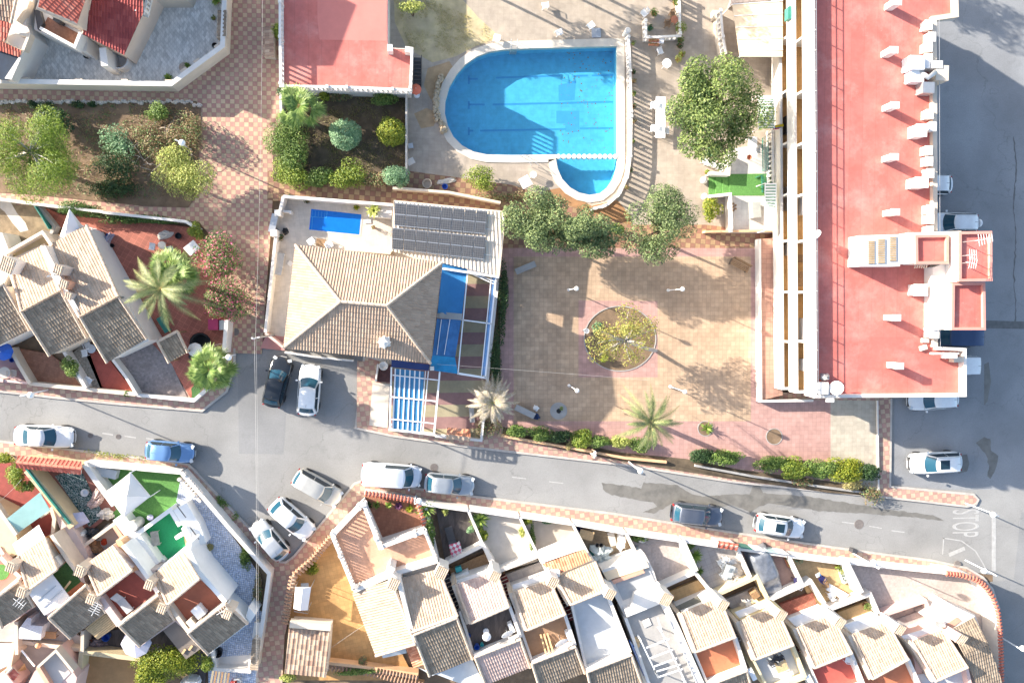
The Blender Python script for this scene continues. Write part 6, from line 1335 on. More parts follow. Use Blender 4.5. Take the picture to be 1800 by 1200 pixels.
yard([(318,838),(460,990),(474,1010),(452,1170),(370,1170),(400,1080),(310,880)],mosaic,.16,'patio'); yard([(400,930),(470,1008),(463,1075),(456,1072),(460,1018),(440,985)],soild,.18,'planting_soil')
# house bodies, roofs and terraces
pinkc=mk('pinkish_terrace_top',(.58,.47,.44),.85,.06,1.2,stain=.15)
m3=house('end terraced house with emerald turf terrace and white end wall',[(273,1003),(321,966),(333,968),(397,1060),(436,1096),(366,1150),(330,1110),(296,1062)],2.65,whitew)
mb=MB(); mb.prism([(236,947),(297,900),(330,930),(330,968),(275,998)],.3,0); part('turf_terrace',mb,turf2,m3)
par(m3,[(207,908),(240,950),(272,994)],1.45,.1,.95,whitew); par(m3,[(233,944),(299,896),(316,924)],1.5,.1,.32,whitew); par(m3,[(316,890),(338,926),(350,958)],1.5,.1,1.15,whitew); par(m3,[(322,927),(334,952)],1.9,.1,.34,whitew); par(m3,[(333,952),(331,967),(348,1003),(396,1058)],3.6,0,.34,whitew); par(m3,[(308,946),(322,938)],1.48,.2,.28,whitew)
mb=MB(); mb.prism([(322,934),(330,930),(334,950),(326,958)],.34,.1); part('side_step_floor',mb,peach,m3)
pitch(m3,[(272,1007),(320,969),(350,1017),(295,1062)],3.3,4.3,r_cream,whitew,z0=2.6,wm=whitew); pitch(m3,[(331,1112),(397,1060),(435,1095),(366,1149)],4.1,3.1,r_dark,cream,z0=2.6,wm=whitew)
floor_(m3,[(297,1064),(352,1018),(394,1058),(331,1108)],ZTm,mk('rusty_terrace_floor',(.40,.13,.075),.85,.12,2,stain=.3)); par(m3,[(331,1110),(396,1059)],3.4,2.6,.28,cream); par(m3,[(297,1064),(331,1110)],3.3,2.6,.3,cream)
table('grey box lid table on the emerald turf terrace',276,943,.6,1.15,8,.34,.45,mat=mk('grey_lid',(.30,.30,.28),.8,.2,3)); acunit('white box unit at the lower edge of the emerald terrace',284,984,.3,38,.9,.4,.5); acunit('white square unit on the rusty terrace of the end house',353,1070,ZTm,-52,.9,.75,.6); acunit('pale fan unit on the rusty terrace beside the white square one',340,1089,ZTm,-52,.6,.5,.6,mat=cream)
chimn(m3,400,1078,4.4,2.6,.6,cream); antenna('small antenna beside the chimney of the end house',393,1068,3.6,1.0,30,.6,4)
for x,y in ((318,898),(341,936)):
    mb=MB()
    for i in range(5): a=P(x-4+i*2.4,y-6+i*3.2,1.9); mb.box((a.x,a.y,a.z),(.05,.5,.06),.6)
    part('vent_grille',mb,dmetal,m3)
mb=MB(); mb.prism([(437,1066),(449,1080),(440,1094),(432,1084)],2.4,0); part('side_porch',mb,whitew,m3)
m2=house('terraced house with red roof terrace and wooden lounger',[(150,990),(198,958),(232,1002),(276,1000),(297,1062),(332,1112),(308,1092),(246,1136),(210,1100),(170,1046)],2.65,pinkc)
pitch(m2,[(150,991),(198,958),(232,1002),(174,1046)],3.3,4.3,r_cream,cream,z0=2.6,wm=pinkc); pitch(m2,[(210,1099),(279,1045),(307,1089),(246,1135)],4.1,3.1,r_dark,cream,z0=2.6,wm=pinkc)
floor_(m2,[(180,1046),(233,1003),(277,1042),(210,1097)],ZTm,mk('rust_red_terrace_floor',(.30,.075,.055),.85,.1,2,stain=.3)); mb=MB(); mb.prism([(146,962),(190,920),(212,945),(205,960),(152,996)],.32,0); part('terrace_floor',mb,conc,m2); par(m2,[(143,962),(206,916)],1.4,.1,.26,cream); par(m2,[(200,924),(213,943),(212,953)],1.45,.1,.3,salmon); mb=MB(); mb.prism([(203,950),(212,948),(243,1000),(233,1006)],2.72,0); part('lane_wall',mb,peach,m2); par(m2,[(216,958),(238,985),(262,1018),(277,1041)],3.4,0,.3,whitew); par(m2,[(211,1096),(278,1043)],3.35,2.6,.26,cream); par(m2,[(175,1050),(210,1098)],3.3,2.6,.5,pinkc)
chimn(m2,263,1027,4.3,2.6,.6,cream); chimn(m2,285,1068,4.4,2.6,.6,cream)
lounger('weathered wooden lounger on the rust red roof terrace',223,1061,-52,greyc,ZTm); lump('heap of cardboard boxes and clutter on the grey roof terrace','clutter','clutter',167,958,.32,13,9,.5,wood,21,-35,.9); lump('red cloth bundle on the grey roof terrace','cloth_bundle','cloth',183,952,.32,5,6,.3,mk('red_cloth',(.35,.05,.02),.9,.2,6),5,0,.4); lump('grey cushion pile at the corner of the grey roof terrace','cushion_pile','cushions',160,974,.32,6,7,.3,greyc,9)
m1=house('terraced house with a white canopy and dark turf terrace',[(32,978),(79,944),(118,984),(145,1010),(152,1028),(186,1076),(124,1121),(86,1085),(48,1042)],2.65,pinkc)
mb=MB(); mb.prism([(92,894),(104,888),(152,968),(158,992),(150,1010),(128,985)],1.55,0); part('broad_wall',mb,pinkc,m1)
pitch(m1,[(32,977),(79,944),(100,1000),(50,1037)],3.3,4.3,r_cream,cream,z0=2.6,wm=cream); pitch(m1,[(86,1085),(152,1027),(186,1075),(124,1121)],4.1,3.1,r_dark,cream,z0=2.6,wm=cream)
sheetq('white_canopy','flat white canopy over the terrace of the dark turf house','canopy',((49,1041),(92,1009),(125,1052),(78,1081)),(3.6,3.6,3.5,3.5),awnwhite,th=.05,nx=5)
for k,(a,b) in enumerate((((65,1056),(98,1029)),((73,1067),(108,1037)))): mb=MB(); mb.beam(P(*a,3.6),P(*b,3.6),.05,.05); one('canopy_bar','thin grey bar across the flat white canopy, %s'%('upper' if k==0 else 'lower'),'bar',mb,steel)
sheetq('white_canopy','white sheet canopy on the upper end of the dark turf house','canopy',((22,956),(68,922),(79,944),(32,977)),(2.9,3.0,3.2,3.1),awnwhite,th=.04,nx=5)
floor_(m1,[(92,1010),(118,986),(142,1022),(117,1042)],ZTm,turf3); floor_(m1,[(117,1042),(142,1022),(153,1028),(126,1051)],ZTm,orangedeck); floor_(m1,[(80,942),(90,940),(118,986),(104,996)],ZTm,mk('orange_lane_floor',(.60,.25,.08),.8,.1,2)); par(m1,[(70,908),(90,894),(95,912),(92,940)],1.7,.1,.26,cream); par(m1,[(90,940),(120,986),(140,1012)],3.3,0,.28,cream); mb=MB(); mb.prism([(89,985),(97,978),(106,992),(98,1000)],3.6,2.6); part('stair_head',mb,white,m1); mb=MB(); mb.beam(P(113,1035,3.3),P(124,1021,3.3),.14,.08); one('timber_plank','pale plank lying across the dark turf terrace','plank',mb,palewood)
chimn(m1,141,1003,4.4,2.6,.65,cream); chimn(m1,161,1052,4.4,2.6,.6,cream); antenna('bushy white antenna on the dark roof of the canopy house',175,1066,4.0,1.1,60,.7,5)
m0=house('terraced house with pink terrace cut by the left picture edge',[(-60,960),(0,960),(35,1015),(50,1042),(62,1066),(4,1104),(-60,1060)],2.6,pinkw)
pitch(m0,[(-14,1056),(34,1020),(60,1065),(4,1102)],4.1,3.1,r_dark,cream,z0=2.55,wm=pinkw); floor_(m0,[(-40,975),(0,975),(36,1015),(0,1045),(-40,1045)],ZTm,mk('pink_terrace_floor',(.55,.17,.13),.8,.08,2)); mb=MB(); mb.prism(disc(2,1005,14,14,0,20),ZTm+.02,ZTm); part('turf_circle',mb,turf,m0); par(m0,[(-20,1062),(34,1017)],3.35,2.6,.32,mk('white_pink_wall',(.72,.6,.58),.85,.05,2)); par(m0,[(0,978),(20,1000),(36,1015)],3.4,2.6,.3,pinkw); chimn(m0,20,996,4.4,2.6,.6,cream); chimn(m0,39,1040,4.5,2.6,.6,cream); antenna('white antenna beside the pink terrace chimney',40,1048,4.1,.9,-40,.6,4)
mx=house('low ochre house wall block beside the teal awning',[(-60,870),(10,905),(30,945),(30,975),(0,985),(-60,985)],2.5,ochre); par(mx,[(-10,885),(28,940)],2.9,2.4,.25,cream); mb=MB(); mb.prism([(-3,896),(4,893),(6,899),(-1,902)],2.52,2.4); part('window',mb,glassd,mx)
# courtyards south of them
yard([(-120,1095),(30,1075),(62,1060),(130,1120),(70,1135),(28,1128),(-120,1125)],conc,.16); yard([(28,1090),(60,1075),(145,1120),(145,1140),(30,1125)],greytile,.18); yard([(140,1115),(250,1100),(330,1110),(365,1150),(360,1200),(280,1160),(210,1165),(145,1142)],charcoal,.15); yard([(25,1128),(140,1142),(132,1210),(10,1260),(20,1170)],conc,.17); yard([(144,1146),(248,1158),(243,1300),(120,1300)],mk('orange_earth_paving',(.46,.24,.10),.85,.12,2,stain=.25),.17); yard([(365,1150),(455,1110),(444,1300),(370,1300)],mosaic,.165)
mb=MB(); mb.prism([(33,1105),(48,1085),(55,1086),(54,1098),(75,1100),(71,1124),(33,1122)],1.5,.1); one('tiled_kitchen_block','white and blue tiled outdoor kitchen block in the lower left court','kitchen block',mb,mk('white_blue_tiling',(.55,.58,.64),.6,.2,9)); table('dark brown garden table beside the tiled kitchen block',91,1110,1.2,.55,-5,.2,.6,mat=wood); 
wallt('low pale wall below the tiled kitchen court',[(30,1127),(90,1135),(143,1142)],.9,cream,.3); wallt('cream post wall left of the tiled kitchen court',[(28,1092),(29,1150)],1.5,cream,.25); wallt('cream post wall below the dark roofs',[(145,1108),(144,1146)],1.5,cream,.25); wallt('ochre wall around the orange paved yard',[(136,1200),(143,1146),(246,1158)],1.4,ochre,.35); wallt('pale wall left of the lower left scrap yard',[(24,1130),(14,1180),(-20,1220)],1.4,cream,.3)
for l,x,y in (('round terracotta cap on the low pale wall, left one',67,1134),('round terracotta cap on the low pale wall, right one',106,1138)): mb=MB(); mb.ball(P(x,y,1.0),.22,12); one('wall_ball',l,'stone ball',mb,peach,smooth=True)
pg=T('slatted_pergola','small brown slatted pergola between the dark roofs','pergola',P(178,1102,.15))
for i in range(9): t_=i/8; mb=MB(); mb.beam(P(151+t_*20,1105+t_*17,2.5),P(186+t_*20,1076+t_*21,2.6),.13,.05); part('slat',mb,palewood,pg)
for q in ((153,1106),(170,1121)): p=P(*q,2.45); mb=MB(); mb.box((p.x,p.y,1.3),(.1,.1,2.3)); part('post',mb,wood,pg)
parasol('large pale lilac square parasol under the dark roof eave',236,1134,2.5,1.15,mk('lilac_parasol_cloth',(.52,.50,.58),.85,.05,2),.15,4)
sheetq('felt_roof','grey brown felt lean-to roof between the dark tiled roofs','lean-to roof',((286,1107),(309,1090),(352,1140),(327,1158)),(2.5,2.5,2.3,2.3),mk('brown_felt',(.20,.165,.14),.9,.15,1.5,stain=.3),th=.06,nx=5)
for k,(x,y) in enumerate(((323,1144),(335,1138))): mb=MB(); mb.beam(P(x-3,y+4,2.42),P(x+3,y-4,2.42),.16,.06); one('timber_block','pale timber block on the felt lean-to roof, %s'%('left' if k==0 else 'right'),'timber',mb,palewood)
lump('jumble of pots bottles and crates in the dark court left of the lilac parasol','clutter','clutter',168,1130,.15,20,8,.5,mk('coloured_pots',(.22,.16,.16),.6,.8,7),31,8,.9); bucket('red brown pot in the dark court',159,1127,.15,.3,terra,.4,'pot','flower_pot'); bucket('white pot in the dark court',166,1129,.15,.22,plast,.3,'pot','flower_pot'); bucket('blue drum in the dark court under the brown pergola',191,1115,.15,.3,bplast,.6,'drum','drum'); table('white work bench in the dark court below the felt roof',288,1140,.9,.5,0,.15); bucket('dark round planter on the mosaic patio',386,1142,.16,.35,black,.6,'planter','round_planter')
# lower edge bits
be=house('low peach house with a pale recessed roof at the bottom left edge',[(100,1140),(135,1190),(120,1260),(20,1260),(60,1180)],2.4,pinkw); floor_(be,[(97,1145),(124,1182),(92,1215),(66,1172)],2.44,mk('pale_recess',(.56,.50,.46),.85,.05,1)); par(be,[(66,1172),(98,1143),(128,1180)],3.1,2.3,.2,cream); par(be,[(66,1172),(92,1215)],2.9,2.3,.3,salmon); 
sheetq('white_sail','large cream shade sail in the bottom left corner','sail',((-40,1130),(23,1130),(12,1170),(-30,1190)),(2.8,2.6,2.4,2.6),awnwhite,th=.02,nx=4); mb=MB(); mb.beam(P(38,1142,1.9),P(61,1170,2.2),.1,.1); one('white_pole','slanting white pole leaning over the scrap yard','pole',mb,wmetal); lump('yellow and black reel by the post wall','hose_reel','hose reel',35,1139,.17,5,6,.4,mk('yellow_reel',(.5,.36,.02),.5,.4,7),3,0,.4)
sheetq('plywood_board','pale plywood board leaning in the scrap yard','board',((30,1180),(43,1165),(46,1176),(34,1192)),(1.3,1.3,.4,.4),palewood,th=.03,nx=2); pitch(be,[(13,1182),(22,1172),(34,1184),(24,1196)],2.6,2.2,r_red,cream,under=False,verge=False); mb=MB(); mb.prism([(-40,1215),(8,1180),(28,1205),(0,1260),(-40,1260)],2.4,0); part('wall',mb,pinkw,be)
# bench and outbuilding by the alley
yard([(372,1155),(440,1150),(440,1180),(378,1180)],white,.17); wallt('white wall block at the lower end of the mosaic patio',[(373,1143),(378,1176),(438,1180),(441,1150)],1.0,white,.25); mb=MB(); mb.prism([(447,1093),(461,1094),(455,1122),(443,1120)],.9,.1); one('stone_sink','white outdoor sink with a dark basin on the mosaic patio','sink',mb,white); sk2=T('tiled_wall_roof','narrow dark tiled roof strip along the alley below the sink','roof strip',P(448,1150,.1)); roof(sk2,[(443,1123,2.0),(458,1123,2.0),(453,1178,2.0),(440,1176,1.7)],r_dark,cream,down=(-1,0,0)); mb=MB(); mb.prism([(444,1124),(456,1124),(451,1178),(442,1176)],1.8,.1); part('wall',mb,cream,sk2)
sw=T('swing_awning','dark striped awning roof at the bottom beside the mosaic house','awning',P(385,1190,.1)); C=[P(372,1178,2.3),P(405,1182,2.3),P(398,1235,2.2),P(362,1232,2.2)]
for i in range(6): mb=MB(); mb.beam(C[0].lerp(C[1],(i+.5)/6),C[3].lerp(C[2],(i+.5)/6),.16,.03); part('slat',mb,wood if i%2 else mk('khaki_cloth',(.30,.25,.17),.9,.1,3),sw)
lump('white shiny cover over something round in the bush at the bottom','cover','cover',338,1196,.2,18,12,1.2,plast,17,0,.25)
chair('grey cushioned chair at the bottom beside the alley wall',421,1192,180,.17,greyc); chair('red cushioned chair at the bottom beside the alley wall',414,1196,180,.17,mk('red_cushion',(.4,.05,.04),.9,.1,4))
# ================================================================ corner house, lower middle
yard([(590,950),(640,1035),(700,1135),(730,1195),(500,1195),(510,1060),(520,1010)],orangetile); 
c1=house('corner house with a big orange roof terrace and lattice shaded parapets',[(582,942),(636,886),(668,960),(746,935),(771,1003),(800,1080),(826,1158),(757,1184),(722,1128),(660,1148),(622,1040)],2.65,white)
floor_(c1,[(586,943),(637,890),(669,962),(747,938),(767,986),(697,1005),(624,1036)],ZTm,tl('orange_terrace_tiles',(.62,.34,.22),(.66,.38,.26),.3,-20,False,.08,.03,.85,stain=.12))
W1=[P(x,y,3.6) for x,y in ((622,1037),(583,942))]; balus('balustrade','',None,3.6,2.7,c1,.3,world=W1); W1=[P(x,y,3.6) for x,y in ((583,942),(638,884))]; balus('balustrade','',None,3.6,2.7,c1,.3,world=W1,th=.3)
balus('balustrade','',None,3.6,2.7,c1,.3,world=[P(x,y,3.6) for x,y in ((638,884),(668,962),(746,933))],th=.26); balus('balustrade','',None,3.6,2.7,c1,.3,world=[P(x,y,3.6) for x,y in ((746,933),(767,985))]); par(c1,[(622,1038),(693,1008),(769,985)],3.7,2.6,.35)
roof(c1,[(619,1042,3.2),(688,1019,4.5),(730,1131,4.5),(660,1152,3.2)],r_cream,cream,ridges=(((688,1019,4.5),(730,1131,4.5)),((660,1152,3.25),(730,1131,4.5))))
pitch(c1,[(697,1017),(770,1000),(804,1082),(722,1111)],3.5,4.7,r_cream,cream,z0=2.6,wm=white); pitch(c1,[(727,1115),(803,1085),(831,1157),(755,1187)],4.7,3.3,r_dark,cream,z0=2.6,wm=white)
par(c1,[(688,1010),(700,1020),(724,1110)],4.7,2.6,.3); chimn(c1,692,1025,5.0,2.6,.75); chimn(c1,776,1005,4.4,2.6,.8); par(c1,[(683,1008),(690,996)],4.6,2.7,.5)
mb=MB(); mb.tube([P(626,1030,2.7),P(626,1030,3.9)],.2,12); part('flue',mb,conc,c1)
sheetq('pale_awning','pale blue grey awning below the corner house roof','awning',((671,1151),(713,1139),(715,1147),(673,1156)),(2.4,2.4,2.2,2.2),paleblue,th=.04,nx=3)
roof(c1,[(713,1139,2.7),(730,1133,2.9),(744,1168,2.9),(727,1172,2.5)],r_orange,cream); sheetq('pale_awning','white and grey flat awnings at the bottom of the corner house','awning',((734,1172),(760,1187),(830,1158),(860,1220)),(2.5,2.5,2.5,2.4),paleblue,th=.04,nx=4)
# triangular planted courtyard
yard([(640,870),(735,880),(752,935),(668,962)],browntile.copy() if False else tl('terracotta_court_tiles',(.36,.15,.09),(.40,.18,.11),.25,10,False,.15,.04,.8,stain=.2))
def tilewall(label,pts,z,mat,rt=r_red,w_=.5,base=.1):
    W_=[P(x,y,z) for x,y in pts]; t=T('tile_topped_wall',label,'wall',(W_[0].x,W_[0].y,base)); mb=MB(); mb.wallw(W_,base,z-.12,.28); part('wall',mb,mat,t); mb=MB(); 
    for a,b in zip(W_,W_[1:]):
        L=(b-a).length; k=max(1,int(L/.27)); d=(b-a).normalized(); s=Vector((-d.y,d.x,0))
        for i in range(k):
            p=a+d*((i+.5)*L/k); mb.tube([p-s*w_/2-Vector((0,0,.1)),p-s*w_*.1+Vector((0,0,.03)),p+s*w_/2-Vector((0,0,.1))],[.085,.1,.085],6)
    part('coping_tiles',mb,rt,t); return t
tr=mk('coping_tile_red',(.50,.15,.10),.85,.15,3); tb=mk('coping_tile_brown',(.34,.20,.13),.85,.3,3,stain=.3)
tilewall('white wall with red coping tiles along the pavement at the corner courtyard',[(640,867),(690,873),(733,881)],1.3,white,tr,.42); tilewall('white wall with red coping tiles on the right of the corner courtyard',[(733,881),(748,925)],1.3,white,tr,.42)
tilewall('cream wall with brown coping tiles along the diagonal chequered pavement',[(583,943),(548,985),(516,1012)],1.25,peach,tb,.6); tilewall('cream wall with brown coping tiles along the alley',[(516,1012),(508,1050),(500,1098)],1.25,cream,tb,.6); tilewall('wall with brown coping tiles along the path at the bottom',[(575,1172),(650,1182),(745,1205)],.9,peach,tb,.55)
tilewall('inner wall with brown coping tiles behind the creeper at the bottom',[(660,1178),(735,1192)],1.1,cream,tb,.4); wallt('cream wall at the foot of the orange paved yard',[(575,1165),(640,1172),(735,1185)],1.0,peach,.25)
gh=T('garden_shed','garden shed with weathered brown tiled roof by the alley','shed',P(540,1140,.1)); roof(gh,[(508,1104,2.2),(580,1108,2.2),(573,1190,2.6),(500,1183,2.6)],r_tan,cream,pitch=.34); mb=MB(); mb.prism([(510,1098),(580,1104),(574,1184),(503,1180)],2.05,.1); part('wall',mb,cream,gh); mb=MB(); mb.wall([(509,1097),(581,1103)],2.6,2.0,.5); part('parapet',mb,cream,gh)
sw=T('garden_swing','white covered garden swing in the orange paved yard','garden swing',P(532,1050,.16))
Cq=[P(519,1031,1.9),P(547,1031,1.9),P(541,1072,1.9),P(516,1069,1.9)]; r0=(Cq[0]+Cq[1])/2+Vector((0,0,.25)); r1=(Cq[2]+Cq[3])/2+Vector((0,0,.25)); mb=MB(); mb.v=[tuple(v) for v in Cq+[r0,r1]]; mb.f=[(0,4,5,3),(4,1,2,5),(0,1,4),(3,5,2)]; mb.m=[0]*4; part('canopy',mb,awnwhite,sw)
for v in Cq: mb=MB(); mb.tube([(v.x,v.y,.16),v],.03,6); part('post',mb,steel,sw)
mb=MB(); cc=(r0+r1)/2; mb.box((cc.x,cc.y,.6),(.6,1.5,.1)); part('seat',mb,greyc,sw)
fence('railing','steel railing frame below the white swing seat',[(517,1074),(541,1078)],1.1,.16,steel)
for i,(x,y,r_) in enumerate(((541,1090,.2),(554,1094,.16),(566,1093,.22))): pot('potted agave in a row behind the garden shed, %s'%('left','middle','right')[i],x,y,.16,r_,.25,fo_ball,90,.28)
# ================================================================ terraced houses along the lower road
def unit(label,A,zn=3.2,zs=4.2,B=None,terr=None,tmat=None,wm=None,tile=None,porch=None,pmat=None,pw=None,front=None,chim_=None,lane_=None,lmat=None,nos=None,backp=True):
    wm=wm or white; body=terr_body=[A[0],A[1]]+([terr[1],terr[2],terr[3],terr[0]] if terr else [A[2],A[3]])
    h=house(label,body,2.6,wm)
    pitch(h,A,zn,zs,tile or r_cream,cream,z0=2.55,wm=wm)
    # raised barge wall along the left of the roof
    mb=MB(); mb.wall([(A[0][0]-4,A[0][1]+2),(A[3][0]-4,A[3][1]+1)],3.35,0,.3); part('barge_wall',mb,mk('barge_cream',(.62,.52,.42),.85,.08,1.5,stain=.2),h)
    if terr:
        floor_(h,terr,ZTm,tmat)
        par(h,[terr[1],terr[2]],3.5,0,.26,wm); par(h,[terr[0],terr[3]],3.2,0,.2,wm)
        if backp: par(h,[terr[3],terr[2]],3.4,2.6,.3,wm)
    if B: pitch(h,B,4.0,3.0,B and r_dark if not isinstance(B,dict) else r_dark,cream,z0=0,wm=wm)
    if porch:
        mb=MB(); mb.prism(porch,.3,0); part('porch_floor',mb,pmat,h)
        par(h,pw,1.25,.1,.3,wm,name='porch_wall')
    if chim_: chimn(h,chim_[0],chim_[1],chim_[2] if len(chim_)>2 else 4.9,2.5,.66,wm)
    if front: mb=MB(); mb.prism(front,2.75,2.62); part('front_slab',mb,front_m,h)
    return h
front_m=mk('white_sheet_roof',(.74,.74,.76),.5,.06,2,stain=.2)
u2=unit('terraced house with pinkish roof and dark plank terrace',[(801,1026),(872,1003),(894,1066),(827,1095)],terr=[(808,1074),(896,1066),(915,1120),(833,1152)],tmat=charcoal,tile=r_pink,porch=[(790,1000),(862,968),(868,992),(800,1022)],pmat=wood,pw=[(784,990),(849,958),(868,990)],chim_=(870,1012),front=[(803,1020),(868,997),(870,1003),(803,1026)])
pitch(u2,[(835,1154),(915,1123),(932,1172),(854,1203)],4.0,3.1,r_pink,cream,z0=0,wm=white)
u3=unit('terraced house with cream roof and planks on its brown terrace',[(901,1040),(965,1017),(993,1079),(926,1107)],terr=[(906,1078),(993,1080),(1011,1134),(936,1164)],tmat=mk('brown_terrace_floor',(.33,.20,.12),.85,.12,2,stain=.2),porch=[(888,1010),(955,985),(964,1012),(900,1036)],pmat=greytile,pw=[(876,1004),(948,976),(970,1020)],chim_=(972,1022),front=[(901,1028),(962,1008),(964,1016),(902,1036)])
pitch(u3,[(935,1165),(1011,1136),(1028,1182),(950,1212)],4.0,3.1,r_dark,cream,z0=0,wm=white)
u4=unit('terraced house with white front awning and whitewashed terrace',[(977,1014),(1046,986),(1066,1037),(1004,1062)],terr=[(1006,1064),(1066,1040),(1108,1146),(1031,1178)],tmat=paleblue,chim_=(1072,1043))
pitch(u4,[(1032,1180),(1110,1150),(1130,1206),(1042,1222)],4.0,3.1,r_dark,cream,z0=0,wm=white)
sheetq('white_awning','wide white flat awning over the front of the whitewashed terrace house','awning',((946,966),(1008,941),(1028,963),(953,989)),(2.5,2.5,2.7,2.7),awnwhite,th=.05,nx=4); roof(u4,[(953,991,2.7),(1028,965,2.7),(1040,984,3.1),(975,1011,3.1)],r_orange,cream); boxx('white box unit on the orange tiles of the whitewashed terrace house',974,1004,.7,.45,.4,3.0,'roof_unit','box')
u5=house('terraced house under renovation with bare concrete terrace and white frame',[(1058,1002),(1134,974),(1148,1000),(1166,1056),(1236,1210),(1150,1230),(1100,1086)],2.6,white)
floor_(u5,[(1102,1084),(1160,1060),(1232,1205),(1150,1225)],ZTm,conc); floor_(u5,[(1080,1020),(1140,996),(1155,1030),(1095,1055)],ZTm-.02,mk('grey_recess',(.36,.37,.38),.85,.1,1.5)); par(u5,[(1166,1056),(1190,1105),(1236,1210)],3.4,0,.55); par(u5,[(1100,1078),(1163,1053)],3.27,2.6,.6); mb=MB(); mb.prism([(1116,1043),(1160,1026),(1164,1052),(1106,1078)],3.3,2.6); part('stair_head',mb,white,u5); par(u5,[(1100,1086),(1112,1118),(1150,1228)],3.1,0,.25); chimn(u5,1170,1052,4.6,2.6,.8)
sheetq('beige_awning','sloping beige awning at the front of the house under renovation','awning',((1057,1001),(1132,978),(1141,996),(1068,1020)),(2.5,2.5,2.9,2.9),awncream,th=.05,nx=4); mb=MB(); mb.prism([(1075,1020),(1130,1000),(1134,1006),(1079,1026)],2.9,2.6); part('red_strip',mb,salmon,u5)
ff=T('steel_frame','white ladder like steel frame standing on the bare concrete terrace','frame',P(1170,1150,ZTm))
fz=3.9
for a,b in (((1126,1125),(1157,1190)),((1163,1110),(1208,1205)),((1136,1138),(1176,1122)),((1143,1156),(1183,1141)),((1149,1171),(1190,1156)),((1152,1180),(1196,1167)),((1158,1189),(1200,1175)),((1150,1176),(1158,1190)),((1156,1085),(1164,1112))): mb=MB(); mb.beam(P(*a,fz),P(*b,fz),.09,.07); part('bar',mb,wmetal,ff)
for q in ((1127,1126),(1157,1189),(1164,1112),(1207,1204)): p=P(*q,fz); mb=MB(); mb.box((p.x,p.y,(ZTm+fz)/2),(.08,.08,fz-ZTm)); part('post',mb,wmetal,ff)
mb=MB(); mb.box(P(1137,1094,2.75),(.6,.6,.05),.4); one('floor_slab','white square slab lying on the bare concrete terrace','slab',mb,white)
for i in range(5): mb=MB(); mb.beam(P(1106+i*2.2,1124+i*3,2.8+.03*i),P(1132+i*2.4,1186+i*3,2.8+.03*i),.09,.09); one('pipe_length','blue and white building lengths stacked along the bare terrace wall','building lengths',mb,(bplast,wmetal,mk('pale_blue_plastic',(.3,.45,.65),.5,.05,3))[i%3],'stacked building lengths')
lump('orange plank offcut on the bare concrete terrace','plank','plank',1119,1128,2.75,5,11,.12,palewood,3,15,.3)
u6=unit('terraced house with cream roof, brown porch and rust terrace',[(1197,1076),(1264,1048),(1292,1119),(1223,1145)],terr=[(1206,1112),(1293,1120),(1312,1178),(1246,1206)],tmat=orangedeck,porch=[(1176,1040),(1236,1015),(1245,1032),(1190,1062)],pmat=tantile,pw=[(1160,1034),(1222,1006),(1250,1040)],chim_=(1270,1062)); pitch(u6,[(1244,1204),(1312,1178),(1322,1210),(1256,1236)],4.0,3.1,r_dark,cream,z0=0,wm=white); sheetq('glass_canopy','dark framed clear canopy over the brown porch','canopy',((1187,1066),(1227,1047),(1234,1058),(1196,1075)),(2.4,2.4,2.6,2.6),mk('smoked_sheet',(.14,.13,.10),.2,.3,2),th=.04,nx=3); sheetq('white_awning','folded white awning beside the brown porch','awning',((1226,1046),(1240,1036),(1254,1050),(1236,1058)),(2.5,2.5,2.8,2.8),awnwhite,th=.05,nx=3)
u7=unit('terraced house with cream roof and table on its blue grey terrace',[(1300,1090),(1363,1065),(1394,1133),(1328,1158)],terr=[(1312,1135),(1394,1134),(1416,1190),(1352,1214)],tmat=paleblue,wm=mk('pale_ochre_plaster',(.70,.58,.36),.85,.06,1.5,stain=.1),porch=[(1270,1055),(1330,1031),(1342,1052),(1297,1078)],pmat=greytile,pw=[(1250,1050),(1331,1014),(1350,1052)],chim_=(1372,1080),front=[(1292,1076),(1350,1054),(1356,1062),(1300,1086)])
u8=unit('terraced house with cream roof and coral porch',[(1400,1102),(1461,1079),(1497,1147),(1432,1173)],terr=[(1414,1148),(1497,1148),(1520,1206),(1450,1232)],tmat=mk('coral_terrace_floor',(.50,.10,.075),.8,.08,2,stain=.15),porch=[(1371,1062),(1429,1041),(1436,1064),(1386,1085)],pmat=redtile,pw=[(1350,1056),(1426,1022),(1450,1060)],chim_=(1475,1093),front=[(1386,1087),(1452,1062),(1458,1076),(1398,1100)])
u9=unit('terraced house with cream roof and sandy porch with a green pot',[(1497,1114),(1558,1092),(1596,1158),(1534,1192)],terr=[(1500,1165),(1597,1158),(1625,1222),(1530,1240)],tmat=orangedeck,porch=[(1470,1077),(1526,1056),(1534,1076),(1492,1096)],pmat=tantile,pw=[(1456,1072),(1530,1044),(1545,1078)],chim_=(1580,1105),front=[(1484,1098),(1540,1078),(1555,1090),(1497,1112)])
u10=unit('terraced house with cream roof beside the dark tiled end house',[(1603,1126),(1657,1106),(1700,1172),(1645,1196)],terr=[(1610,1185),(1700,1174),(1712,1230),(1640,1240)],tmat=paleblue,wm=pinkw,porch=[(1570,1090),(1625,1070),(1634,1098),(1592,1116)],pmat=greytile,pw=[(1556,1080),(1627,1056),(1645,1098)],chim_=(1688,1122),front=[(1585,1118),(1625,1106),(1640,1115),(1600,1132)])
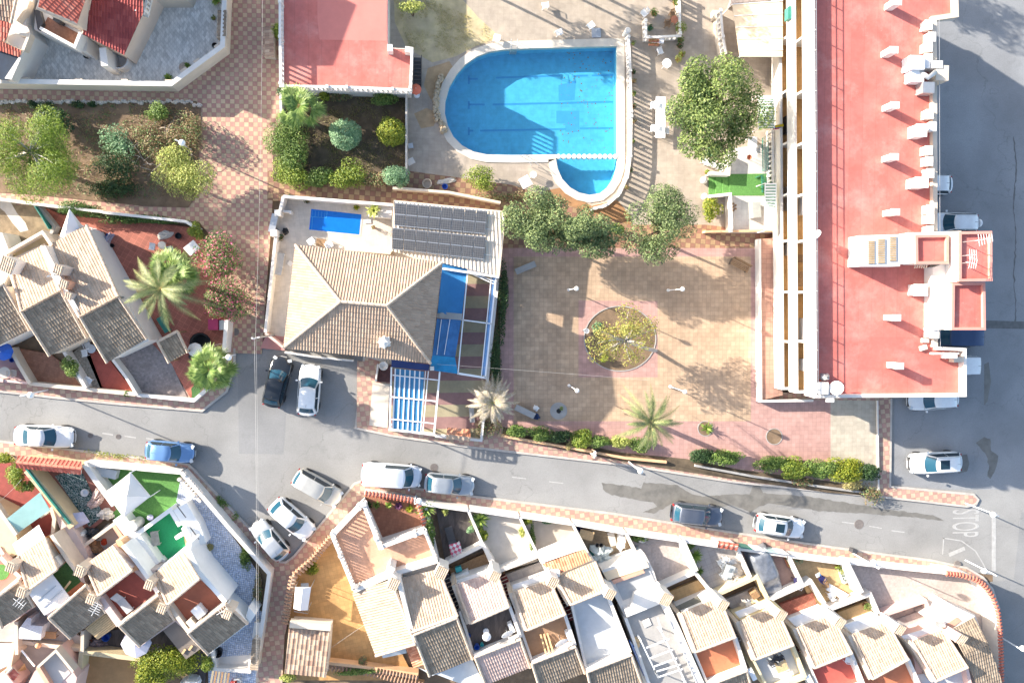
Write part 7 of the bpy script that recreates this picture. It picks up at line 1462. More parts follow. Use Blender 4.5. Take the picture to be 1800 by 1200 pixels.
u11=house('dark tiled end house inside the curved wall',[(1636,1090),(1672,1062),(1714,1080),(1765,1215),(1725,1225),(1700,1130)],2.6,white); roof(u11,[(1672,1106,3.3),(1713,1084,3.3),(1738,1132,3.8),(1695,1150,3.8)],r_dark,cream); roof(u11,[(1695,1152,3.8),(1738,1133,3.8),(1768,1215,3.0),(1728,1226,3.0)],r_dark,cream); mb=MB(); mb.prism([(1640,1088),(1676,1064),(1714,1082),(1672,1106),(1655,1110)],3.1,2.5); part('parapet',mb,white,u11); floor_(u11,[(1655,1102),(1682,1084),(1690,1090),(1664,1110)],3.16,salmon); acunit('small grey unit on the white roof of the end house',1650,1094,3.15,0,.6,.4,.4,mat=steel)
# stair lanes between the houses
for par_,a,b,w_,m_,n_ in ((u2,(781,1002),(806,1076),11,mk('dark_stair',(.06,.05,.06),.8,.2,3),11),(u3,(884,1012),(908,1076),13,mk('maroon_stair',(.16,.025,.025),.8,.15,3),11),(u4,(985,1030),(1008,1088),13,MATS['maroon_stair'],9),(u6,(1176,1068),(1204,1112),10,MATS['maroon_stair'],10),(u7,(1277,1078),(1305,1126),11,mk('grey_stair',(.18,.17,.18),.8,.15,3),10),(u8,(1379,1098),(1410,1145),10,MATS['maroon_stair'],10),(u9,(1478,1110),(1512,1160),8,mk('brown_stair',(.3,.13,.09),.8,.15,3),10),(u10,(1588,1132),(1625,1180),8,mk('pink_stair',(.42,.17,.16),.8,.15,3),10)): stairs(par_,a,b,w_,.3,2.6,n_,m_)
# front yards
yard([(764,880),(824,896),(852,966),(783,992)],charcoal); yard([(824,896),(914,908),(950,985),(872,1006),(850,966)],concl); yard([(914,908),(1008,922),(1028,965),(945,985)],concl.copy() if False else mk('sandy_concrete',(.55,.48,.40),.9,.1,1.5,stain=.3)); yard([(1006,922),(1102,938),(1132,985),(1058,1006)],dirt); yard([(1102,938),(1202,952),(1226,1006),(1155,1036)],pinkpave); yard([(1201,952),(1298,966),(1322,1016),(1246,1052)],greytile); yard([(1298,966),(1390,978),(1414,1028),(1345,1060)],mk('mauve_brown_paving',(.30,.20,.175),.85,.12,2,stain=.25)); yard([(1388,978),(1490,992),(1516,1044),(1436,1078)],tantile); yard([(1488,990),(1600,1004),(1700,1014),(1748,1050),(1756,1120),(1758,1260),(1700,1100),(1560,1100)],pinkpave,.165)
for i,(l,pts,z) in enumerate((('white dividing wall left of the dark plank yard',[(748,890),(770,985)],.9),('thin white wall between the dark plank yard and the palm yard',[(822,895),(850,960),(864,992)],1.2),('white wall between the palm yard and the sandy yard',[(913,908),(938,960),(952,988)],1.2),('white wall between the sandy yard and the dirt yard',[(1006,920),(1026,958),(1040,985)],1.3),('white wall between the dirt yard and the setts yard',[(1101,937),(1126,987),(1140,1010)],1.3),('broad white wall between the setts yard and the grey patterned yard',[(1199,950),(1223,1004)],1.4),('white wall between the grey patterned yard and the covered car',[(1297,964),(1320,1014)],1.3),('white wall between the covered car and the tan tiled yard',[(1387,976),(1411,1026)],1.3),('broad white wall between the tan tiled yard and the big pinkish yard',[(1488,989),(1514,1042)],1.6))): wallt(l,pts,z,white,.5 if 'broad' in l else .22)
for l,pts in (('white yard wall on the lower pavement beside the corner courtyard',[(736,884),(822,896)]),('white yard wall on the lower pavement in front of the palm yard',[(826,895),(912,908)]),('white yard wall on the lower pavement in front of the sandy yard',[(916,907),(1004,920)]),('white yard wall on the lower pavement in front of the dirt yard',[(1008,920),(1099,936)]),('white yard wall on the lower pavement in front of the setts yard',[(1103,936),(1197,950)]),('white yard wall on the lower pavement in front of the grey patterned yard',[(1201,950),(1294,964)]),('white yard wall on the lower pavement in front of the covered car',[(1299,964),(1384,976)]),('white yard wall on the lower pavement in front of the tan tiled yard',[(1389,977),(1486,990)]),('white yard wall on the lower pavement in front of the pinkish yard',[(1490,988),(1600,1000),(1662,1006)])): wallt(l,pts,1.25,white,.3)
cw=tilewall('tall white curved corner wall with red coping tiles round the pinkish yard',[(1663,1007),(1690,1010),(1714,1017),(1732,1030),(1746,1050),(1755,1075),(1759,1110),(1761,1160),(1762,1260)],2.3,white,tr,.42)
tg=T('tiled_gate_roof','small red tiled gate roof on the wall of the grey patterned yard','gate roof',P(1280,958,.1)); roof(tg,[(1263,950,1.9),(1298,956,1.9),(1297,961,2.2),(1262,956,2.2)],r_red,cream,pitch=.42); roof(tg,[(1262,956,2.2),(1297,961,2.2),(1296,967,1.9),(1261,962,1.9)],r_red,cream,pitch=.42); mb=MB(); mb.prism([(1264,953),(1296,958),(1295,965),(1263,960)],1.85,.1); part('wall',mb,white,tg)
gb=T('gate_awning','row of white and teal gate panels in front of the covered car','gate',P(1330,968,.1))
for i,(x0,m_) in enumerate(((1303,gmetal),(1326,wmetal),(1348,mk('pale_teal',(.45,.62,.6),.5,.1,3)),(1368,wmetal))): mb=MB(); mb.wall([(x0,962+i*3),(x0+19,965+i*3)],1.6,.2,.08); part('panel',mb,m_,gb)
# covered car
def covered(label,x,y,ang):
    c=P(x,y,.8); mb=MB(); L,W_=4.5,2.15; nx,ny=30,18
    for i in range(nx+1):
        f=i/nx; X_=L*(.5-f); base=(.78 if f<.24 else .78+.62*min(1,(f-.24)/.16) if f<.86 else 1.4-.45*((f-.86)/.14)); ends=min(1,f/.04,(1-f)/.04)
        for j in range(ny+1):
            s=2*j/ny-1; a=abs(s); w_=W_/2*(1-.12*(abs(2*f-1))**4); zt=base*(1-.10*a*a); 
            if a>.72: q=(a-.72)/.28; y_=math.copysign(w_*(.80+.20*q),s); z=zt*(1-q)+.16*q
            else: y_=s/.72*w_*.80*(.86 if base>1.2 else 1); z=zt
            z=.16+(z-.16)*(ends**.5)+.035*mnoise.noise(Vector((X_*3,y_*3,1)))
            mb.v.append((X_+.05*mnoise.noise(Vector((X_*2,y_*2,7))),y_,max(.17,z)))
    for i in range(nx):
        for j in range(ny): a=i*(ny+1)+j; mb.f.append((a,a+1,a+ny+2,a+ny+1)); mb.m.append(0)
    mbm(mb,c,ang); return one('covered_car',label,'covered car',mb,mk('silver_car_cover',(.22,.235,.265),.36,.25,2.5,metal=.45),smooth=True)
covered('car under a crumpled silver grey cover in its yard',1347,1006,67)
# yard things
table('table with a pink chequered cloth in the dark plank yard',801,961,.85,.95,14,.16,cloth=('white cloth with pink and dark squares on the yard table',tl('pink_check_cloth',(.65,.12,.2),(.75,.72,.72),.24,20,True,.2,0,1,stain=0))); lounger('dark grey lounger in the dark plank yard',791,936,105,dmetal)
mb=MB(); mb.box(P(806,999,.5),(.5,.4,.4),.3); one('storage_crate','turquoise crate on the dark porch','crate',mb,tplast); mb=MB(); mb.box(P(808,1011,.75),(1.6,.35,.9),.42); one('white_cabinet','white glass topped cabinet in front of the pinkish roof','cabinet',mb,plast)
dish('white satellite dish on the dark plank terrace',891,1112,3.9,.5,-60,45,base=2.7); dish('white satellite dish on the brown terrace beside the planks',986,1127,3.9,.55,-60,45,base=2.7); acunit('white air conditioner on the parapet of the dark plank terrace',898,1098,2.75,-66,.8,.35,.55); acunit('white air conditioner on the parapet of the brown terrace',998,1112,2.75,-66,.8,.35,.55)
bucket('blue bucket on the dark plank terrace',838,1133,2.74,.22,bplast,.4); bucket('small turquoise bucket on the dark plank terrace',847,1130,2.74,.15,tplast,.3); bucket('small blue bucket at the left wall of the dark plank terrace',824,1114,2.74,.15,bplast,.3); parasol('closed white parasol lying over on the dark plank terrace',856,1122,4.2,.35,awnwhite,2.74,6)
for i in range(3): mb=MB(); mb.beam(P(950+i*6,1114-i,2.85+.02*i),P(962+i*6,1156-i*2,3.5),.13,.07); one('timber_plank','pale plank leaning on the brown terrace, %s of three'%('left','middle','right')[i],'plank',mb,palewood)
table('pallet bench with white frame in the dirt yard',1029,937,1.2,.75,-15,.16,.5,mat=palewood,legm=plast); lump('big heap of white rubble sacks in the dirt yard','rubble_sacks','sacks',1055,973,.16,20,17,.8,mk('rubble_sack_white',(.48,.52,.50),.8,.25,4),41,20,.9); lump('dark green sack beside the heap of rubble sacks','sack','sack',1041,975,.16,6,10,.4,gmetal,43,0,.4)
for k,(x,y) in enumerate(((1049,956),(1056,956))): bucket('black bucket on the rubble heap, %s of two'%('left','right')[k],x,y,.7,.16,black,.3)
mb=MB(); mb.box(P(1076,947,.19),(.55,1.2,.05),.25); one('loose_board','pale board lying in the dirt yard','board',mb,concl); lump('white bags and boxes against the dirt yard wall','bags','bags',1092,950,.16,8,14,.5,plast,45,0,.8); bucket('navy round tub in the corner of the dirt yard',1016,926,.16,.3,mk('navy_plastic',(.02,.02,.1),.5,.1,3),.4,'tub','tub')
bs=T('rotary_planter','white octagonal planter in the setts yard corner','planter',P(1127,943,.16)); mb=MB(); mb.lathe(P(1127,943,.16),[(.3,0),(.4,.5),(.44,.5),(.36,.5),(.05,.42)],8); part('bowl',mb,white,bs)
table('glass topped patio table in the grey patterned yard',1276,1000,.8,1.2,-20,.16,mat=mk('frosted_glass',(.42,.46,.46),.15,.05,3),legm=plast)
for i,(x,y,r_,m_) in enumerate(((1270,992,60,steel),(1263,985,120,steel),(1284,984,200,steel),(1267,1006,40,steel),(1281,1020,10,plast),(1292,1017,-10,plast),(1289,1000,-80,steel),(1272,981,170,plast))): chair(('grey metal chair left of the glass patio table','grey metal chair by the left wall side of the glass patio table','grey metal chair above the glass patio table','grey metal chair below left of the glass patio table','white chair below the glass patio table, left','white chair below the glass patio table, right','grey metal chair right of the glass patio table','white chair tipped beside the glass patio table')[i],x,y,r_,.16,m_)
chair('navy blue chair beside the covered car',1396,1016,200,.16,bplast.copy() if False else MATS['navy_plastic']); chair('white plastic chair beside the covered car',1400,1028,150,.16); planter('orange planter beside the covered car',1383,985,.16,1.0,.3,-65,.25,terra,fo_mid,90)
chair('dark folding chair with blue cushion in the tan tiled yard',1441,1013,-30,.16,MATS['navy_plastic']); mb=MB(); mb.box(P(1438,1010,.66),(.42,.3,.06),.5); one('cushion','blue and white striped cushion on the dark folding chair','cushion',mb,tl('blue_stripe_cloth',(.05,.2,.5),(.7,.7,.7),.15,30,True,.05,0,1,stain=0,sy=9)); table('small brown side table in the tan tiled yard',1449,1025,.4,.45,10,.16,.45,mat=wood); lounger('white sun lounger in the tan tiled yard',1462,1034,150,plast); chair('white and teal chair beside the white lounger',1456,1042,20,.16,plast)
planter('long white planter against the broad wall of the tan yard',1480,1013,.16,.95,.3,-70,.35,plast,fo_dark,60,.12); pot('leafy pot at the top of the tan tiled yard',1469,991,.16,.22,.35,fo_bright,220,.4); pot('white pot with small plant in the tan tiled yard',1474,1000,.16,.18,.3,fo_yel,120,.3,mat=plast); bucket('red pot at the tan yard wall',1461,984,.16,.16,mk('red_plastic',(.5,.03,.06),.5,.1,3),.3,'pot','flower_pot'); pot('grey green potted plant in the upper left of the tan yard',1400,980,.16,.2,.3,fo_ball,160,.4); pot('green pot plant on the sandy porch',1519,1062,.3,.2,.35,fo_mid,200,.35)
table('cardboard topped table on the blue grey terrace',1368,1164,.95,.8,20,2.74,mat=palewood)
for i,(x,y,r_) in enumerate(((1353,1160,110),(1360,1152,170),(1368,1152,200))): chair('black iron chair around the cardboard topped table, %s'%('left','upper left','upper right')[i],x,y,r_,2.74,dmetal)
table('round white side table on the grey porch',1310,1055,.5,.5,0,.3,round_=True); chair('pale folding chair on the grey porch',1303,1057,60,.3,concl); lump('blue and white bag on the grey porch','bag','bag',1316,1058,.3,4,4,.25,mk('blue_white_cloth',(.2,.4,.7),.8,.5,9),3); mb=MB(); mb.box(P(1325,1043,.7),(.6,.6,.7),.6); one('storage_box','brown box on the grey porch','box',mb,wood)
for l,x,y,r_ in (('white sloping board unit on the blue grey terrace wall',1322,1184,-62),('white sloping board unit on the coral terrace wall',1424,1196,-62)): mb=MB(); mb.box(P(x,y,3.2),(1.0,.35,.3),R(r_)); mb.box(P(x,y,3.36),(1.05,.4,.04),R(r_)); one('roof_unit',l,'unit',mb,plast)
chair('white folding frame chair on the coral terrace',1486,1155,80,2.74,plast); mb=MB(); mb.box(P(1359,1125,3.0),(.35,.5,.5),.2); one('black_box','black box under the roof edge on the rust terrace','box',mb,black)
mb=MB(); mb.box(P(1500,967,.45),(.45,.35,.6),-.3); one('litter_bin','small dark litter bin on the lower pavement near the pinkish yard','litter bin',mb,dmetal)
# ================================================================ trees and planting
# left garden
tree('large bright green pine at the left edge of the garden',42,262,4.6,74,74,1.9,17000,fo_pine,base=(25,275,0),name='pine_tree',k=26,cr=.30,s=(.10,.26),asp=.22,limbs=18,bark='palebark',flat=.8)
tree('low pine bough tree at the lower right of the large pine',98,292,2.6,36,30,.9,2600,fo_pine,base=(85,300,0),name='pine_tree',k=12,cr=.36,s=(.10,.24),asp=.22,limbs=8)
bush('dark glossy leaved bush above the low pine bough',100,213,1.2,25,21,.9,1700,fo_dark,k=10,s=(.12,.26))
bush('dark green thicket in the middle of the left garden',204,296,1.2,30,30,.9,2400,fo_dark,k=12); bush('dull green low shrub between the dark thicket and the dry branches',205,250,.8,26,26,.6,1500,fo_ball,k=10); bush('dark low ground shrub at the path edge of the left garden',195,335,.6,48,18,.5,1800,fo_dark,k=12)
bush('round dark green bush with pale flowers near the stone edging',275,194,1.1,17,18,.9,1300,fo_mid,k=8,s=(.09,.18))
bush('rusty brown dry shrub left of the garden globe lamp',258,236,1.1,26,20,.7,1100,fo_dry,k=9); bush('rusty brown dry shrub around the garden globe lamp',322,232,1.2,30,32,.9,1900,fo_dry,k=12); bush('thin greenish dry shrub in the tangle of grey branches',285,262,1.0,34,26,.7,1000,fo_dry,k=10)
tree('round yellow green tree at the corner of the left garden',320,315,2.6,46,46,1.5,5200,fo_yel,base=(312,318,0),k=18,cr=.36,s=(.10,.2),limbs=12)
mb=MB()
for i in range(46):
    a=P(random.uniform(235,330),random.uniform(225,300),.2); q=a+Vector((random.uniform(-1.4,1.4),random.uniform(-1.4,1.4),random.uniform(.2,.9))); limb(mb,a,q,.035,.008,.25)
one('fallen_branches','tangle of bare grey branches in the left garden','branches',mb,tw_grey)
for x,y,r in ((58,184,9),(82,186,13),(133,183,11),(160,184,7)): bush(('small dark tuft','dark creeping bush','spiky dark bush','little dry tuft')[(58,82,133,160).index(x)]+' at the stone edging of the left garden',x,y,.4,r,r*.7,.35,300,fo_dark,k=4)
def groundcover(name,label,pts,n,s,mat,hmax=.2):
    xs=[p[0] for p in pts]; ys=[p[1] for p in pts]; mb=MB(); k=0
    def ins(x,y):
        c=False
        for i in range(len(pts)):
            (x1,y1),(x2,y2)=pts[i],pts[i-1]
            if (y1>y)!=(y2>y) and x<(x2-x1)*(y-y1)/(y2-y1)+x1: c=not c
        return c
    while k<n:
        x,y=random.uniform(min(xs),max(xs)),random.uniform(min(ys),max(ys))
        if not ins(x,y): continue
        if mnoise.noise(Vector((x*.035,y*.035,3)))+random.uniform(-.25,.25)<-.05: k+=.3; continue
        k+=1; p=P(x,y,.15); a=random.random()*6.28; L=random.uniform(*s); d=Vector((math.cos(a),math.sin(a),random.uniform(.2,1.1)))*L; w_=Vector((-math.sin(a),math.cos(a),0))*L*.14
        mb.add([p-w_,p+w_,p+d],[(0,1,2)])
    o=link(name,mb,mat); o['kind']='stuff'; o['label']=label; return o
groundcover('ground_cover','dry weeds on the soil of the left garden',[(5,178),(345,182),(350,250),(340,350),(160,348),(10,335)],5200,(.08,.3),fo_dry)
groundcover('grass','thin grass in the shaded garden below the red terrace',[(496,160),(712,160),(712,320),(500,312)],6500,(.06,.2),leafm('shade_grass',(.10,.10,.03),(.24,.21,.08)))
groundcover('grass','dry grass left of the big pool',[(692,0),(760,0),(850,40),(870,70),(790,100),(720,85)],3200,(.05,.16),fo_grass)
groundcover('ground_cover','weeds in the pavement edge of the lower left road',[(150,790),(260,803),(262,812),(150,800)],260,(.08,.25),fo_lime); groundcover('ground_cover','weeds at the diagonal kerb',[(380,868),(392,876),(420,905),(412,915),(385,885)],260,(.08,.3),fo_mid)
# shaded garden
fan_palm('fan palm rising over the corner of the shaded garden',528,190,3.6,(538,214,0),1.75,20,fr_fan,tr=.26)
bush('big dark green hedge bush at the left end of the shaded garden',505,252,1.5,31,40,1.1,5200,fo_mid,k=18,s=(.10,.2)); bush('bright leafy hedge bush at the lower left corner of the shaded garden',510,304,1.1,30,22,.8,3200,fo_bright,k=12); bush('leafy hedge along the lower edge of the shaded garden',560,312,.9,34,15,.6,2100,fo_mid,k=10)
bush('yellowish spreading shrub at the lower edge of the shaded garden',608,308,1.2,30,22,.8,2300,fo_bright,k=10); bush('dry leafed shrub at the lower edge of the shaded garden',655,318,.9,28,14,.6,1300,fo_dry,k=8); bush('blue green round shrub near the garden wall corner',694,306,1.2,21,20,.9,2000,fo_ball,k=8)
def ballbush(label,x,y,r,mat,n,z=1.3):
    c=P(x,y,z); R_=r*PX; t=T('round_bush',label,'bush',(c.x,c.y,0)); cl=[((c.x,c.y,z-.1),(R_*.95,R_*.95,R_*.9))]+clumpset((c.x,c.y,z),(R_,R_,R_*.95),14,.3,1,1.3); part('foliage',leaves(MB(),cl,n,(.12,.24),surf=.85,asp=.35,up=.7),mat,t); mb=MB(); mb.tube([(c.x,c.y,0),(c.x,c.y,z)],.08,7); part('stem',mb,MATS['bark'],t)
ballbush('clipped blue green ball bush in the shaded garden',607,236,27,fo_ball,4200); ballbush('yellow green ball bush at the garden wall in the shaded garden',688,232,25,fo_lime,3600)
bush('low shrub row under the white balustrade of the red terrace',590,167,.7,34,9,.5,1300,fo_dry,k=9); bush('green shrub under the white balustrade near the cabinet',672,170,1.0,22,12,.7,1500,fo_mid,k=7); bush('small bright shrub under the white balustrade, middle',569,165,.9,11,10,.6,600,fo_lime,k=4); bush('green bush behind the tiled letterbox shelter',487,54,1.5,8,16,1.0,800,fo_bright,k=5); bush('dark hedge strip left of the red terrace steps',500,160,1.0,10,8,.7,500,fo_dark,k=4)
# around the pool
tree('large leafy tree between the pool deck and the flats',1263,188,5.2,82,90,2.3,17500,fo_big,base=(1235,195,0),k=40,cr=.27,s=(.12,.28),limbs=24,tr=.22)
bush('loose yellow flowering shrub below the big pool',845,315,1.2,30,21,.8,1500,fo_bright,k=9); bush('grey twiggy hedge along the deck wall below the pool',900,345,.6,60,9,.45,900,fo_dry,k=10)
bush('bright green shrub beside the lower white terrace wall',1253,368,1.0,17,22,.8,1500,fo_lime,k=8); bush('dry tree tuft at the top edge above the pool deck',725,12,2.0,18,12,.8,700,fo_yel,k=6); bush('small bushy shrub in the gap above the brown chequered path',1088,402,1.0,14,10,.7,600,fo_mid,k=5)
for l,x,y,rx,ry,b in (('dense grey green round tree left above the plaza',943,398,55,52,(940,415,0)),('grey green round tree in the middle above the plaza',1030,404,52,48,(1020,420,0)),('bushy grey green tree above the plaza nearest the flats',1166,402,64,60,(1150,420,0))):
    tree(l,x,y,4.3,rx,ry,1.9,10500,fo_ficus,base=b,cat='tree',name='round_tree',k=24,cr=.33,s=(.10,.22),limbs=12,surf=.7)
# plaza
t_=tree('leaning thin leaved tree in the round bed of the plaza',1100,598,4.2,70,52,1.3,2700,fo_aut,base=(1153,616,.13),name='leaning_tree',k=26,cr=.26,s=(.10,.22),limbs=26,tr=.17,bark='palebark')
bush('green yucca like tuft in the round bed',1063,628,.5,7,7,.35,200,fo_lime,k=3); bush('low bluish tuft at the upper left of the round bed',1048,575,.3,10,10,.2,200,fo_ball,k=3)
feather_palm('date palm at the lower edge of the plaza',1143,742,5.4,(1098,722,.1),3.1,26,fr_date)
agave('spiky plant in the round pit at the lower right of the plaza',1241,752,.15,.75,fr_agave,30); pot('small seedling in the grey round pit',986,717,.13,.05,.06,fo_mid,40,.18)
feather_palm('dry pale yucca palm at the corner of the villa wall',866,708,3.2,(858,716,.1),2.2,44,fr_dead,name='dry_palm',tr=.15)
bush('leafless dry shrub below the dry palm',862,748,.7,30,20,.5,600,fo_dry,k=7); bush('dark green hedge along the right wall of the villa yard, upper half',884,530,.9,9,58,.75,2600,fo_dark,k=14,name='hedge',cat='hedge'); bush('dark green hedge along the right wall of the villa yard, lower half',872,640,.9,9,52,.75,2300,fo_dark,k=14,name='hedge',cat='hedge')
for i,(x,y,rx,ry,m_) in enumerate(((908,757,16,11,fo_mid),(948,763,17,12,fo_mid),(985,765,15,11,fo_dark),(1021,770,19,15,fo_bright),(1058,774,16,11,fo_mid),(1089,778,14,12,fo_yel),(1120,783,16,13,fo_mid),(1237,799,22,14,fo_dark),(1278,803,24,15,fo_mid),(1360,814,22,15,fo_mid),(1398,822,26,17,fo_bright),(1440,826,24,18,fo_mid),(1488,824,26,24,fo_lime),(1525,830,18,16,fo_dark))):
    bush('%s hedge shrub in the plaza strip, %s'%(('green','green','dark','bright tall','green','yellowish','green','dark','green','green','bright','dense','flowering tall','very dark')[i],('nearest the villa','second from the villa','beside the grey box','halfway to the palm','just left of the palm','under the palm fronds','right under the palm','left of the low wall gap','right of the low wall gap','below the spiky plant pit','left of the flowering one','beside the flowering one','near the side street','at the corner of the side street')[i]),x,y,.75,rx*1.3,ry*.98,.55,int(rx*ry*7),m_,k=9,cat='hedge shrub',name='hedge_shrub')
bush('yellowed drooping shrub hanging over the lower pavement',1503,853,.8,20,13,.5,800,fo_grass,k=6); bush('leafless twiggy shrub at the corner of the side street',1535,868,.7,22,20,.5,500,fo_dry,k=6); bush('dry twigs over the wall below the hedge',1408,846,.5,26,9,.3,450,fo_dry,k=6); bush('pale dry tuft in the plaza hedge strip',1003,783,.5,9,8,.3,250,fo_dead if False else fo_grass,k=3)
# left houses
feather_palm('tall date palm over the end of the left houses',283,508,6.4,(330,512,.1),3.5,27,fr_date,tr=.24)
fan_palm('fan palm beside the bougainvillea',306,482,5.2,(335,490,.1),1.9,26,fr_fan); fan_palm('round fan palm at the pavement bend below the black tub',373,648,3.4,(388,640,.1),1.75,34,fr_fan)
bush('bougainvillea with pink flowers over the promenade edge, upper half',385,448,2.0,34,40,1.2,4600,fo_boug,k=18,s=(.10,.2),name='bougainvillea',cat='flowering bush'); bush('bougainvillea with few flowers, lower half near the white wall',400,515,1.9,36,44,1.1,4600,fo_boug,k=18,s=(.10,.2),name='bougainvillea',cat='flowering bush'); 
bush('ivy hedge along the white wall at the left path, upper end',132,368,.9,38,11,.6,2200,fo_ivy,k=10,name='hedge',cat='hedge'); bush('ivy hedge along the white wall at the left path, lower end',245,386,.8,62,7,.5,1800,fo_ivy,k=12,name='hedge',cat='hedge'); bush('white flowering climber at the bend of the white wall',343,405,1.1,12,16,.7,900,fo_bright,k=5)
bush('small leafy shrub on the white dividing wall of the brown yard',124,648,1.2,15,18,.7,1100,fo_mid,k=6); bush('small bush at the lower end of the red yard',222,692,.5,7,7,.4,300,fo_mid,k=3)
# lower left
bush('lush shrub left of the red gate canopy',28,838,1.5,14,22,.8,1500,fo_bright,k=8); bush('sparse shrub by the teal netting wall',48,852,1.3,14,9,.5,600,fo_mid,k=5); bush('leafy shrub at the left end of the red gate canopy',8,806,1.3,16,9,.5,700,fo_lime,k=5)
bush('dense green creeper hedge at the bottom below the dark roofs',300,1164,1.6,58,24,.9,6500,fo_lime,k=20,cat='hedge',name='hedge',s=(.1,.2)); bush('dense creeper bush at the bottom beside the orange paved yard',268,1180,1.7,24,30,.9,3600,fo_lime,k=12); bush('small round shrub at the bottom beside the mosaic house',364,1168,1.2,15,15,.7,900,fo_bright,k=5)
bush('dry weeds along the boundary wall of the mosaic patio',452,1035,.4,7,36,.3,700,fo_dry,k=8); bush('green creeper strip inside the boundary wall of the mosaic patio',430,978,.5,10,22,.3,800,fo_mid,k=7); bush('dry tuft at the white end wall above the mosaic',368,962,.4,9,8,.3,250,fo_grass,k=3); bush('yellowish shrub at the bottom of the alley',508,1192,.8,16,9,.6,700,fo_yel,k=5)
# lower middle
for l,x,y,m_ in (('dark agave in the corner courtyard, left',648,886,fo_dark),('green agave in the corner courtyard, second',662,886,fo_mid),('bright agave in the corner courtyard, middle',684,886,fr_agave),('purple plant in the corner courtyard',701,888,mk('purple_leaves',(.10,.03,.09),.7,.3,4)),('bright leafy plant in the corner courtyard, right',720,893,fo_lime)): agave(l,x,y,.16,.42,m_,24,w=.07)
agave('big spiky green palm plant behind the red coping corner',748,893,.6,1.05,fr_agave,46,w=.06); bush('green hedge on the wall right of the corner courtyard',757,940,1.1,9,34,.7,1500,fo_mid,k=9,cat='hedge',name='hedge'); agave('big spiky green palm plant in the palm yard',843,912,.5,.95,fr_agave,50,w=.055); bush('lime green shrub below the palm yard plant',847,940,.8,9,12,.5,600,fo_lime,k=4); bush('bluish shrub left of the thin white wall',828,930,.6,7,7,.4,300,fo_ball,k=3); bush('pale shrub at the top wall of the dark plank yard',782,897,.7,7,9,.5,300,fo_yel,k=3)
bush('bright yellow green shrub in the corner of the sandy yard',925,916,.8,8,9,.5,500,fo_lime,k=4); bush('row of small plants along the sandy yard wall',936,944,.5,5,20,.35,500,fo_mid,k=6); bush('yellowish shrub on the thin wall of the palm yard',918,932,.6,6,10,.4,350,fo_yel,k=3); bush('pots of bluish plants on the sandy yard front wall',962,918,.5,12,4,.3,300,fo_ball,k=4)
bush('green creeper in the corner of the setts yard',1122,945,.6,17,7,.4,800,fo_mid,k=6); agave('spiky palm plant on the wall of the grey patterned yard',1220,975,.3,.8,fr_agave,40,w=.05); bush('leafy plant in the corner of the grey patterned yard',1212,960,.8,10,9,.5,600,fo_mid,k=4); agave('smaller spiky plant at the lower wall of the grey patterned yard',1228,1002,.3,.5,fo_mid,30,w=.05)
bush('green creeper between the tiled walls at the bottom',632,1178,.9,36,6,.5,1600,fo_mid,k=9,cat='hedge',name='hedge'); bush('dark dry shrub in the orange paved yard by the bottom wall',636,1162,.7,9,9,.5,400,fo_dry,k=3); bush('weeds along the cream wall in the orange paved yard',545,1000,.3,12,16,.25,400,fo_lime,k=5)
# trees standing just above the picture, whose shade falls on the deck
for l,x,y in (('pine beyond the upper edge of the picture, left of the pool',800,-95),('pine beyond the upper edge of the picture, above the pool',905,-120),('pine beyond the upper edge of the picture, towards the flats',1010,-95),('pine beyond the upper edge of the picture, near the awning',1110,-100)): tree(l,x,y,5.6,62,50,1.9,2600,fo_pine,name='pine_tree',k=20,cr=.3,s=(.14,.36),asp=.3,limbs=12,flat=.8)
tree('tree beyond the upper right edge, behind the flats',1501,-187,6,62,48,2,2600,fo_pine,name='pine_tree',k=20,cr=.3,s=(.16,.4),asp=.3,limbs=12)
# ================================================================ overhead wires and their pole
mb=MB()
def wire(a,b,sag=.3,r=.009,name='overhead_wire',label=''):
    mb=MB(); A=P(*a); B=P(*b); pts=[A.lerp(B,i/16)-Vector((0,0,sag*4*(i/16)*(1-i/16))) for i in range(17)]; mb.tube(pts,r,4); return one(name,label,'wire',mb,mk('pale_cable',(.45,.43,.40),.7,.1,3))
up=T('utility_pole','slim utility pole at the corner of the villa forecourt','utility pole',P(462,594,.1)); b=P(462,594,.1); tp=P(449,594,6.5)
b=Vector((tp.x,tp.y,.1)); up.location=b; mb=MB(); mb.tube([b,tp],[.09,.06],10); part('post',mb,conc,up); mb=MB(); mb.box((tp.x,tp.y,6.3),(.5,.08,.08),.3); mb.box((tp.x-.25,tp.y,6.4),(.1,.1,.2)); part('bracket',mb,wmetal,up)
wire((462,-120,6.5),(449,594,6.5),.5,label='thin overhead wire above the promenade'); wire((447,594,6.5),(449,1290,6.3),.5,.013,label='thick overhead wire across the road junction'); wire((450,594,6.4),(452,1290,6.2),.5,label='thin overhead wire beside the thick one across the junction'); wire((768,640,5.2),(1140,668,4.2),.4,label='overhead wire from the villa roof across the plaza')
wire((0,880,2.9),(38,842,2.7),.2,label='clothes line over the dark red yard'); wire((554,1158,2.0),(640,1098,2.4),.1,label='thin line across the orange paved yard'); wire((342,612,2.6),(390,604,2.6),.05,label='thin line near the black tub')
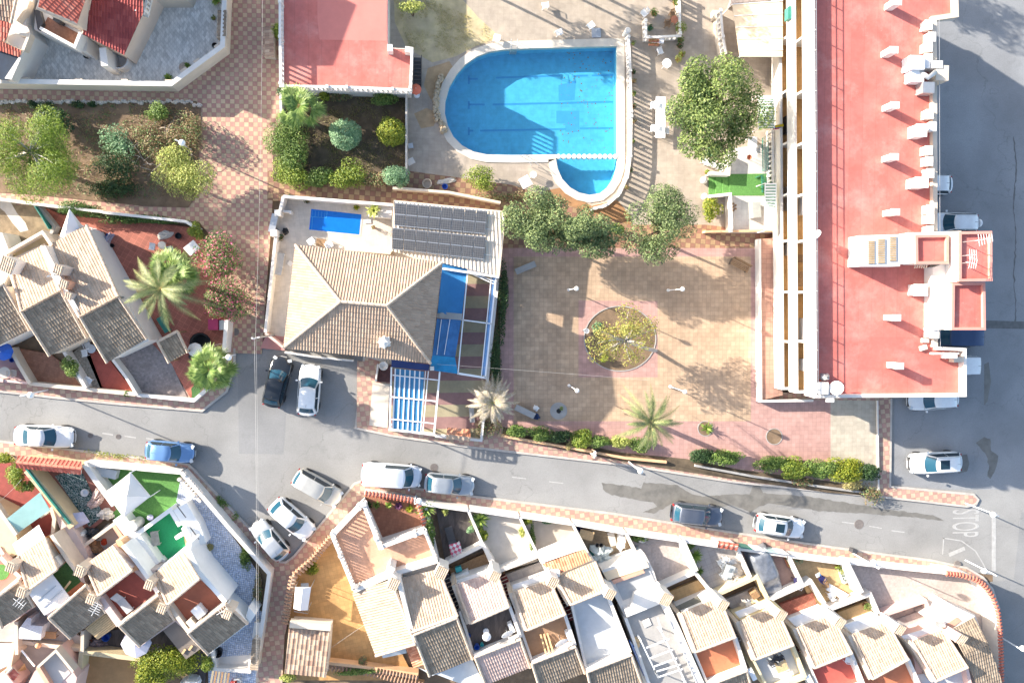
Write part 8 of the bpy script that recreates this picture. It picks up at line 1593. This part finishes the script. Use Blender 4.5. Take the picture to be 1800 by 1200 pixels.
# ================================================================ person on the pavement
def person(label,x,y,face,skin,top_,bottom,hair):
    c=P(x,y,.12); t=T('person',label,'person',c); M=Matrix.Rotation(R(face),3,'Z'); V=[];E_=[];Rr=[]
    def v(p,r): V.append(tuple(c+M@Vector(p))); Rr.append(r); return len(V)-1
    pel=v((0,0,.95),.15); wa=v((0,0,1.1),.13); chs=v((.02,0,1.32),.16); nk=v((.03,0,1.50),.06); hd=v((.06,0,1.60),.09); ht=v((.06,0,1.70),.085); E_+=[(pel,wa),(wa,chs),(chs,nk),(nk,hd),(hd,ht)]
    for s,st_ in ((1,.22),(-1,-.2)):
        h_=v((0,s*.1,.9),.105); k=v((st_*.45+.05,s*.1,.5),.07); a=v((st_,s*.1,.09),.045); f=v((st_+.17,s*.11,.04),.04); E_+=[(pel,h_),(h_,k),(k,a),(a,f)]
        sh_=v((.02,s*.19,1.42),.07); el=v((-st_*.5,s*.27,1.15),.05); wr=v((-st_*.5+.16,s*.28,.95),.035); pa=v((-st_*.5+.21,s*.28,.88),.042); E_+=[(chs,sh_),(sh_,el),(el,wr),(wr,pa)]
        for i in range(4):
            k1=v((-st_*.5+.20+.018*i,s*.28+.012*(i-1.5),.80),.010); k2=v((-st_*.5+.19+.02*i,s*.28+.012*(i-1.5)-s*.02,.76-.01*(i in(1,2))),.008); E_+=[(pa,k1),(k1,k2)]
        th_=v((-st_*.5+.25,s*.25,.85),.011); E_.append((pa,th_))
    me=bpy.data.meshes.new('body'); me.from_pydata([tuple(Vector(q)-c) for q in V],E_,[]); o=bpy.data.objects.new('body',me); sc.collection.objects.link(o); md=o.modifiers.new('s','SKIN'); 
    for q,r in zip(me.skin_vertices[0].data,Rr): q.radius=(r,r)
    me.skin_vertices[0].data[0].use_root=True; o.modifiers.new('u','SUBSURF').levels=1; o.modifiers['u'].render_levels=1
    dg=bpy.context.evaluated_depsgraph_get(); m2=bpy.data.meshes.new_from_object(o.evaluated_get(dg)); bpy.data.objects.remove(o); m2.materials.clear()
    for q in (skin,top_,bottom): m2.materials.append(q)
    for p in m2.polygons:
        z=p.center.z; p.use_smooth=True; loc=M.transposed()@p.center
        p.material_index=2 if z<.98 and abs(loc.y)<.21 and z>.1 else (1 if .98<=z<1.47 and not (z<1.2 and abs(loc.y)>.2) else 0)
    o=bpy.data.objects.new('body',m2); sc.collection.objects.link(o); o.parent=t
    hc=c+M@Vector((.05,0,1.69)); mb=MB(); mb.lathe((hc.x,hc.y,hc.z-.06),[(.10,0),(.105,.06),(.085,.11),(.04,.135),(.005,.14)],14); part('hair',mb,hair,t,True)
    for s in (-1,1): e=c+M@Vector((.145,s*.035,1.65)); mb=MB(); mb.ball(e,.014,8); part('eye',mb,black,t)
    e=c+M@Vector((.155,0,1.625)); mb=MB(); mb.lathe((e.x,e.y,e.z-.02),[(.014,0),(.018,.01),(.006,.045)],8); part('nose',mb,skin,t)
    return t
person('person in white clothes and pale cap walking on the pavement below the plaza hedge',1041,794,160,mk('skin',(.50,.29,.21),.6,.05,5),mk('white_shirt',(.78,.77,.77),.9,.05,8),mk('pale_trousers',(.62,.58,.56),.9,.05,8),mk('pale_cap',(.70,.66,.62),.9,.05,8))
lump('black bag on the low wall beside the person in white','bag','bag',1050,791,.5,5,2.5,.25,black,51,0,.3)
